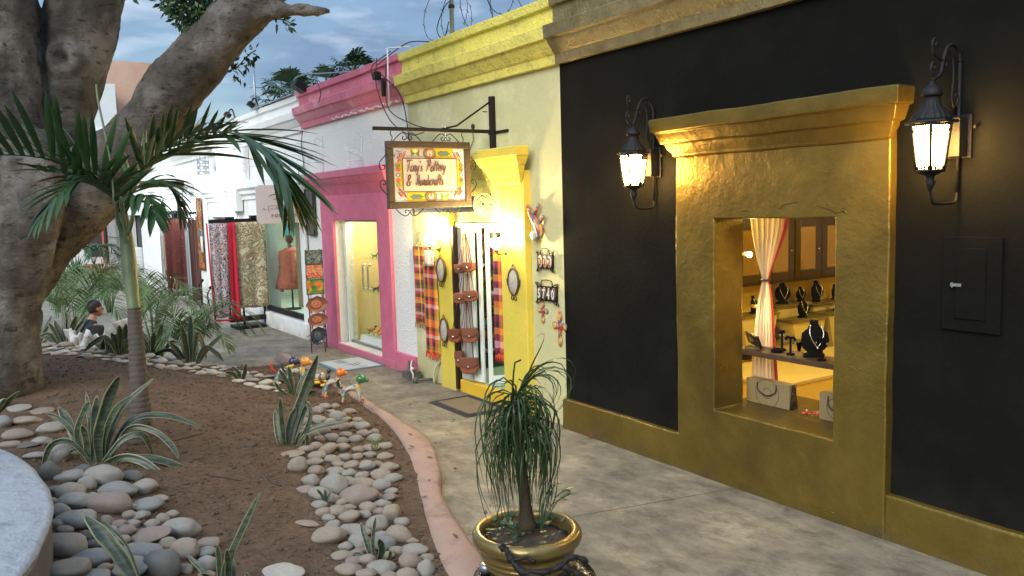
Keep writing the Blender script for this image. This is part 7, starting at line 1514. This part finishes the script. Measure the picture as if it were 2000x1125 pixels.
for sg in (-1, 1): q = MB(); q.tube(spline([(bx-.34, by+sg*.26, .62), (bx-.1, by+sg*.27, .64), (bx+.12, by+sg*.26, .62), (bx+.14, by+sg*.25, .35)], 4), .02, 7); q.build('armrest', 'chair_grey', t)
q = MB(); g_ = []
for j in range(9):
    row = []
    for i in range(17):
        u, v = i/16, j/8; x = bx-.36+.50*u; y = by-.30-.14*u+.03*math.sin(i*1.3+j*.9)+.02*math.sin(i*2.9); z = .80-.10*u-.30*v+.04*math.sin(i*1.9)*math.cos(j*1.1)+.03*math.sin(i*.8+2)
        row.append(q.v((x, y-.02*v, z)))
    g_.append(row)
for j in range(8):
    for i in range(16): q.face([g_[j][i], g_[j][i+1], g_[j+1][i+1], g_[j+1][i]], None, True)
o = q.build('crumpled_jacket', 'plastic_white', solid=.01); tag(o, 'crumpled white jacket slung over the back of the garden chair', 'jacket')
q = MB(); c = Vector((bx+.36, by+.32, .74)); q.cloth(c+Vector((-.1, -.1, .06)), (.24, .0, .06), (.05, 0, -.12), 8, 5, .03, 2, (0, -1, 0), 3); o = q.build('newspaper', 'plastic_white', solid=.004); tag(o, 'white paper sheets the man holds in front of him', 'newspaper')
for nm_ in ('person', 'garden_chair'): bpy.data.objects[nm_].rotation_euler.z = R_(16)
# far pots
def farpot(px, py, z, r, h, lab):
    b0 = PZ(px, py, 0); q = MB(); d = depth(b0); r = r*d/FPX; h = h*d/FPX; q.lathe([(.0, .02), (r*.68, 0), (r*.8, h*.4), (r*.95, h*.9), (r, h*.92), (r, h), (r*.9, h), (r*.85, h*.9), (0, h*.88)], b0, 24); o = q.build('clay_pot', 'terracotta'); tag(o, lab, 'pot', 'clay pots by the far white wall'); return b0, r, h, d
b0, r, h, d = farpot(186, 545, 0, 18, 29, 'clay pot with a green plant by the far wall, left one'); b1, r1, h1, _ = farpot(211, 550, 0, 18, 30, 'empty ribbed clay pot by the far wall, right one')
t = empty('potted_shrub', b0+Vector((0, 0, h)), 'dark shrub growing in the far left clay pot', 'plant'); q = MB(); rr = random.Random(2)
for i in range(12):
    a = i*.55; dd = Vector((math.cos(a), math.sin(a), 0)); o_ = b0+Vector((0, 0, h*.9)); frond(q, [o_, o_+dd*.25+Vector((0, 0, .6)), o_+dd*.7+Vector((0, 0, .75)), o_+dd*1.1+Vector((0, 0, .35))], 12, .35, .02, .1, .5, 50, i, .3)
q.build('foliage', 'palm_leaf', t, recalc=False)
b2 = PZ(150, 540, 0); t = empty('agave', b2, 'spiky grey green agave beside the far clay pots', 'plant'); q = MB()
for i in range(40):
    a = i*2.4; e = .3+1.1*(i/40); dd = Vector((math.cos(a)*math.cos(e), math.sin(a)*math.cos(e), math.sin(e))); s_ = dd.cross(Vector((0, 0, 1))).normalized()*.05; q.face([q.v(b2+s_), q.v(b2+dd*.5+s_*.8), q.v(b2+dd*.95), q.v(b2+dd*.5-s_*.8), q.v(b2-s_)])
q.build('rosette', 'herb_leaf', t, recalc=False)
# ================================================================== jewellery shop display
t = empty('gathered_curtain', (5.75, 4.7, .62), 'cream and red sheer curtain tied in the middle, hanging inside the window', 'curtain')
XC = 5.78; q = MB(); rows = []
CW = [(425, 1465, 1541), (450, 1468, 1536), (490, 1475, 1522), (520, 1482, 1510), (545, 1489, 1501), (560, 1486, 1504), (600, 1478, 1509), (660, 1472, 1513), (720, 1468, 1517), (765, 1466, 1520)]
CWs = spline(CW, 5)
for (py, a, b_) in CWs:
    p, r_ = PX(a, py, XC), PX(b_, py, XC); row = []
    for i in range(33): u = i/32; w = r_.y-p.y; row.append(q.v((XC+.022*math.sin(u*2*PI*7)*min(1, abs(w)*4)+.01*math.sin(u*40), p.y+w*u, p.z+(r_.z-p.z)*u)))
    rows.append(row)
for j in range(len(rows)-1):
    for i in range(32): q.face([rows[j][i], rows[j][i+1], rows[j+1][i+1], rows[j+1][i]], [(i/32, j/40), ((i+1)/32, j/40), ((i+1)/32, (j+1)/40), (i/32, (j+1)/40)], True)
m, n, l, b = newmat('curtain_sheer'); tc_ = n.new('ShaderNodeTexCoord'); sp = n.new('ShaderNodeSeparateXYZ'); l.new(tc_.outputs['UV'], sp.inputs[0]); r = n.new('ShaderNodeValToRGB'); e = r.color_ramp.elements
for _ in range(5): e.new(.5)
for x, (p, c) in zip(e, [(0, (.74, .64, .46)), (.42, (.74, .64, .48)), (.50, (.50, .24, .16)), (.56, (.72, .60, .46)), (.80, (.62, .46, .32)), (.91, (.30, .04, .02)), (.97, (.30, .035, .02))]): x.position = p; x.color = c4(c)
l.new(sp.outputs['X'], r.inputs[0]); l.new(r.outputs[0], b.inputs['Base Color']); b.inputs['Roughness'].default_value = .8
tn = n.new('ShaderNodeBsdfTranslucent'); l.new(r.outputs[0], tn.inputs[0]); ms = n.new('ShaderNodeMixShader'); ms.inputs[0].default_value = .5; l.new(b.outputs[0], ms.inputs[1]); l.new(tn.outputs[0], ms.inputs[2]); l.new(ms.outputs[0], n['Material Output'].inputs[0])
q.build('fabric', 'curtain_sheer', t, recalc=False)
q = MB(); c = PX(1495, 547, XC); q.tube([(XC+.03*math.cos(a), c.y+.04*math.sin(a), c.z) for a in [k*PI/6 for k in range(13)]], .010, 6); q.build('tie', 'cable', t)
def spotl(px, py, x, lab, e=9):
    c = PX(px, py, x); t = empty('spot_bulb', c, lab, 'light bulb', 'bare bulbs inside the jewellery window'); q = MB(); q.ball(c, .028, 2); q.build('bulb', 'bulb_warm', t); q = MB(); q.tube([c+Vector((0, .02, 0)), c+Vector((.02, .12, 0))], .018, 8); q.build('socket', 'silver', t); point('bulb_light', c+Vector((-.04, -.03, .0)), e, (1, .72, .32), .03, t)
spotl(1463, 497, 6.0, 'upper round bulb behind the curtain edge', 8); spotl(1487, 600, 5.95, 'lower bulb glowing through the curtain', 12)
t = empty('display_shelf', (5.64, 4.3, 1.05), 'dark wooden plank shelf across the jewellery window', 'shelf'); q = MB(); q.box(5.53, 5.80, 3.60, 4.95, 1.055, 1.10); q.build('plank', 'dark_wood', t, bevel=.004)
q = MB()
for yy in (3.62, 4.93): q.box(5.60, 5.74, yy-.012, yy+.012, .98, 1.055)
q.build('support', 'dark_wood', t)
mat('velvet', (.005, .005, .005), .9, var=.2, spec=.1)
def bust(loc, s, rot, label):
    t = empty('necklace_bust', (0, 0, 0)); q = MB()
    rows_ = []
    for z, w, d_, yo in ((0, .085, .05, .02), (.02, .09, .055, .02), (.04, .055, .04, .01), (.08, .10, .035, .0), (.14, .115, .045, -.01), (.20, .105, .04, .0), (.235, .055, .03, .012), (.27, .035, .025, .02), (.30, .036, .024, .024)):
        rows_.append([q.v((w*math.cos(a), yo+d_*math.sin(a), z)) for a in [k*PI/8 for k in range(16)]])
    for a, b_ in zip(rows_, rows_[1:]):
        for k in range(16): q.face([a[k], a[(k+1) % 16], b_[(k+1) % 16], b_[k]], None, True)
    q.face(rows_[-1]); q.face(rows_[0][::-1]); q.build('form', 'velvet', t)
    q = MB(); q.tube(spline([(-.04, -.012, .265), (-.055, -.045, .20), (-.03, -.06, .13), (0, -.062, .095), (.03, -.06, .13), (.055, -.045, .20), (.04, -.012, .265)], 4), .0045, 5); q.ball((0, -.066, .085), .013, 1); q.build('necklace', 'silver', t)
    t.location = loc; t.scale = (s, s, s); t.rotation_euler = (0, 0, rot); tag(t, label, 'necklace display', 'black necklace busts in the jewellery shop'); return t
def tstand(c, h, lab, w=.05):
    t = empty('jewel_stand', c, lab, 'jewellery stand', 'small jewellery stands on the plank'); q = MB(); q.lathe([(.035, 0), (.035, .012), (.010, .02), (.008, h)], c, 12); q.tube([c+Vector((-.0, w, h-.012)), c+Vector((0, w*.6, h+.008)), c+Vector((0, 0, h)), c+Vector((0, -w*.6, h+.008)), c+Vector((0, -w, h-.012))], .012, 7); q.build('stand', 'velvet', t)
    q = MB()
    for sg in (-1, 1): q.tube([c+Vector((0, sg*w, h-.02)), c+Vector((-.006, sg*w, h-.045))], .004, 4)
    q.build('earring', 'silver', t)
P_ = lambda px, x=5.66: PX(px, 700, x).y
bust((5.68, P_(1588), 1.10), 1.0, -.6, 'large black bust with silver necklace on the window plank')
tstand(Vector((5.62, P_(1550), 1.10)), .14, 'short jewellery stand left of the large bust'); tstand(Vector((5.60, P_(1614), 1.10)), .17, 'taller jewellery stand right of the large bust'); tstand(Vector((5.74, P_(1515), 1.10)), .16, 'thin jewellery stand beside the curtain', .02)
q = MB(); q.lathe([(.05, 0), (.05, .02), (.03, .035), (0, .04)], (5.64, P_(1521), 1.10), 16); o = q.build('ring_pad', 'velvet'); tag(o, 'low round ring pad on the window plank beside the curtain', 'jewellery pad')
c = (5.64, P_(1476), 1.10); t = empty('card_box', c, 'dark card case propped open at the left end of the plank', 'card case'); q = MB(); q.box(c[0]-.02, c[0]+.0, c[1]-.085, c[1]+.085, 1.12, 1.24, rot=-.2, tilt=(0.2, -.5)); q.build('lid', 'black_plastic', t); q = MB(); q.lathe([(.02, -.002), (.026, 0)], (c[0]-.03, c[1], 1.18), 14, axis='X'); q.build('emblem', 'silver', t); q = MB(); q.box(c[0]-.05, c[0]+.05, c[1]-.06, c[1]+.06, 1.10, 1.12); q.build('base', 'gold_old', t)
# cabinet and wall plinths at the far side wall
t = empty('wall_cabinet', (8.8, 6.7, 1.35), 'dark brown glazed cabinet high on the back wall of the jewellery shop', 'cabinet')
q = MB(); q.box(7.3, 10.5, 6.60, 6.915, 1.36, 2.16); q.build('carcass', 'cabinet_wood', t, bevel=.01)
mat('amber_pane', (.20, .115, .035), .15, var=.15, spec=.6)
for i in range(6):
    x0 = 7.42+i*.52; q = MB(); q.box(x0, x0+.10, 6.575, 6.60, 1.40, 2.12); q.box(x0+.40, x0+.50, 6.575, 6.60, 1.40, 2.12); q.box(x0+.10, x0+.40, 6.575, 6.60, 1.40, 1.50); q.box(x0+.10, x0+.40, 6.575, 6.60, 2.03, 2.12); d_ = q.build('cabinet_door', 'cabinet_wood', t, bevel=.006); q = MB(); q.box(x0+.10, x0+.40, 6.588, 6.598, 1.50, 2.03); q.build('pane', 'amber_pane', d_); q = MB(); q.ball((x0+.43, 6.565, 1.75), .012, 1); q.build('knob', 'silver', d_)
mat('plinth_white', (.66, .54, .24), .6)
PL = [(1536, 592, 6.78), (1566, 620, 6.5), (1604, 588, 6.78), (1634, 606, 6.5), (1465, 640, 6.78), (1520, 665, 6.5), (1470, 612, 6.6), (1600, 655, 6.6)]
LB = ['upper left white display ledge with a bust', 'middle white display ledge below the first', 'upper right white display ledge with a bust', 'far right white display ledge by the frame', 'low display ledge behind the curtain', 'lower middle display ledge', 'left display ledge beside the curtain', 'lowest right display ledge']
tops = []
for i, (px, py, y) in enumerate(PL):
    p = PY(px, py, y); w = .34; t = empty('display_ledge', (p.x, y, p.z-.4), LB[i], 'display ledge', 'white display ledges on the shop wall'); q = MB(); q.box(p.x-w, p.x+w, y-.13, y+.13, p.z-.035, p.z); q.build('top', 'gold_old', t, bevel=.003)
    q = MB(); A = [(p.x-w*.9, p.z-.036), (p.x+w*.9, p.z-.036), (p.x+w*.55, p.z-.5), (p.x-w*.55, p.z-.5)]; q.prism(A, y-.11, y+.11); q.build('bracket', 'plinth_white', t); tops.append(p)
for i, (k, dx, s, lab) in enumerate(((0, -.10, .92, 'black bust on the upper left display ledge'), (0, .25, .62, 'small black bust at the right end of the upper left ledge'), (1, .0, .78, 'leaning black bust on the middle display ledge'), (2, -.12, .92, 'black bust with a cross pendant on the upper right display ledge'), (2, .26, .66, 'small black bust beside the cross pendant bust'), (3, .0, .8, 'black bust cut by the right window frame'), (6, 0, .7, 'black bust left of the curtain'))):
    p = tops[k]; bust((p.x+dx, p.y-.02, p.z), s, -.45+.12*i, lab)
t = empty('low_counter', (8.0, 5.0, .1), 'low cream counter running back from the jewellery window', 'counter'); a = PZ(1515, 752, .55); q = MB(); q.box(a.x, a.x+2.6, a.y-.05, a.y+.9, .1, .53); q.build('body', 'shop_yellow', t); q = MB(); q.box(a.x-.03, a.x+2.62, a.y-.08, a.y+.93, .53, .56); q.build('top', 'plinth_white', t, bevel=.004)
mat('paper_bag', (.25, .185, .08), .8, bump=.15, bscale=6, var=.06)
def pbag(px0, px1, z0, h, x, label, rot=0):
    ya_, yb_ = PX(px0, 780, x).y, PX(px1, 780, x).y; t = empty('paper_bag', (x, (ya_+yb_)/2, z0), label, 'shopping bag', 'cream paper bags on the window ledge'); q = MB(); q.box(x, x+.10, yb_, ya_, z0, z0+h); q.build('bag_body', 'paper_bag', t, bevel=.003)
    q = MB(); q.prism([(x+.004, z0), (x+.10, z0), (x+.07, z0+h), (x+.035, z0+h)], yb_-.012, yb_-.002); q.build('gusset', 'black_plastic', t)
    ym, w = (ya_+yb_)/2, abs(ya_-yb_); q = MB(); q.tube(spline([(x-.006, ym+w*.22, z0+h*.92), (x-.012, ym+w*.2, z0+h*.6), (x-.014, ym, z0+h*.42), (x-.012, ym-w*.2, z0+h*.6), (x-.006, ym-w*.22, z0+h*.92)], 4), .0055, 6); q.build('handle', 'cable', t)
    q = MB(); q.tube([(x-.002, ym+w*.27*math.cos(a_*PI/12), z0+h*.5+w*.27*math.sin(a_*PI/12)) for a_ in range(25)], .0022, 4); q.tube([(x-.002, ym+w*.1*math.cos(a_*PI/8), z0+h*.5+w*.1*math.sin(a_*PI/8)) for a_ in range(17)], .0016, 4); q.build('printed_ring', 'cable', t)
pbag(1458, 1541, .616, .21, 5.66, 'cream paper bag with black handles at the left of the ledge'); pbag(1600, 1668, .616, .22, 5.62, 'cream paper bag half hidden by the right side of the window')
q = MB(); c = PX(1585, 822, 5.66); rr = random.Random(3)
for i in range(24): a = Vector((c.x+rr.uniform(-.04, .04), c.y+rr.uniform(-.07, .07), .625+rr.uniform(0, .02))); q.ball(a, rr.uniform(.006, .014), 1)
o = q.build('red_beads', 'glz_red'); tag(o, 'small heap of red beads on the ledge between the two bags', 'beads')
# pink shop stock on glass shelves
t = empty('glass_shelves', (5.9, 12.9, .13), 'glass shelf unit with painted figures inside the pink doorway', 'shelf'); q = MB()
for z in (.24, .98, 1.55): q.box(5.62, 5.98, 12.35, 13.42, z, z+.012)
q.build('glass_shelf', 'mint_glass', t); q = MB(); q.box(5.60, 6.0, 12.33, 13.44, .125, .22); q.build('base', 'white_paint', t)
figs = [('glz_red', .27), ('glz_orange', .22), ('glz_amber', .18), ('dog_glaze', .16), ('glz_maroon', .20)]
def fig(loc, s, m, label, antl=False):
    q = MB(); q.ball((0, 0, s*.35), (s*.32, s*.18, s*.16), 2)
    for dx in (-.2, .2):
        for dy in (-.1, .1): q.tube([(dx*s, dy*s, s*.3), (dx*s*1.2, dy*s, 0)], [s*.06, s*.035], 6)
    q.tube([(s*.25, 0, s*.4), (s*.38, 0, s*.62)], [s*.09, s*.07], 7); q.ball((s*.44, 0, s*.68), (s*.14, s*.08, s*.09), 2); q.tube([(-s*.3, 0, s*.4), (-s*.45, 0, s*.55)], [s*.05, s*.02], 6)
    if antl:
        for sg in (-1, 1): q.tube(spline([(s*.40, sg*s*.05, s*.75), (s*.36, sg*s*.18, s*.95), (s*.42, sg*s*.16, s*1.15)], 3), s*.025, 5); q.tube([(s*.36, sg*s*.18, s*.95), (s*.30, sg*s*.28, s*1.05)], s*.02, 5)
    o = q.build('painted_animal', m); o.location = loc; o.rotation_euler = (0, 0, -YAW+.3); tag(o, label, 'figurine', 'painted animals on the glass shelves')
fig((5.78, 12.62, .252), .30, 'glz_red', 'red painted deer with antlers on the lowest glass shelf', True); fig((5.70, 12.95, .252), .20, 'glz_amber', 'amber painted animal on the lowest shelf beside the deer'); fig((5.72, 13.20, .252), .18, 'glz_maroon', 'small brown animal at the left of the lowest shelf'); fig((5.68, 12.75, .252), .16, 'glz_orange', 'small orange animal in front of the red deer'); fig((5.78, 12.75, .992), .22, 'dog_glaze', 'spotted animal on the middle glass shelf'); fig((5.74, 12.98, .992), .17, 'glz_black', 'dark small animal on the middle glass shelf'); fig((5.74, 12.98, 1.562), .14, 'glz_green', 'little green animal on the top glass shelf')
q = MB(); q.box(5.80, 5.84, 12.52, 12.74, 1.562, 1.93); o = q.build('picture_panel', 'carved_dark'); tag(o, 'dark patterned panel standing on the top glass shelf', 'picture')
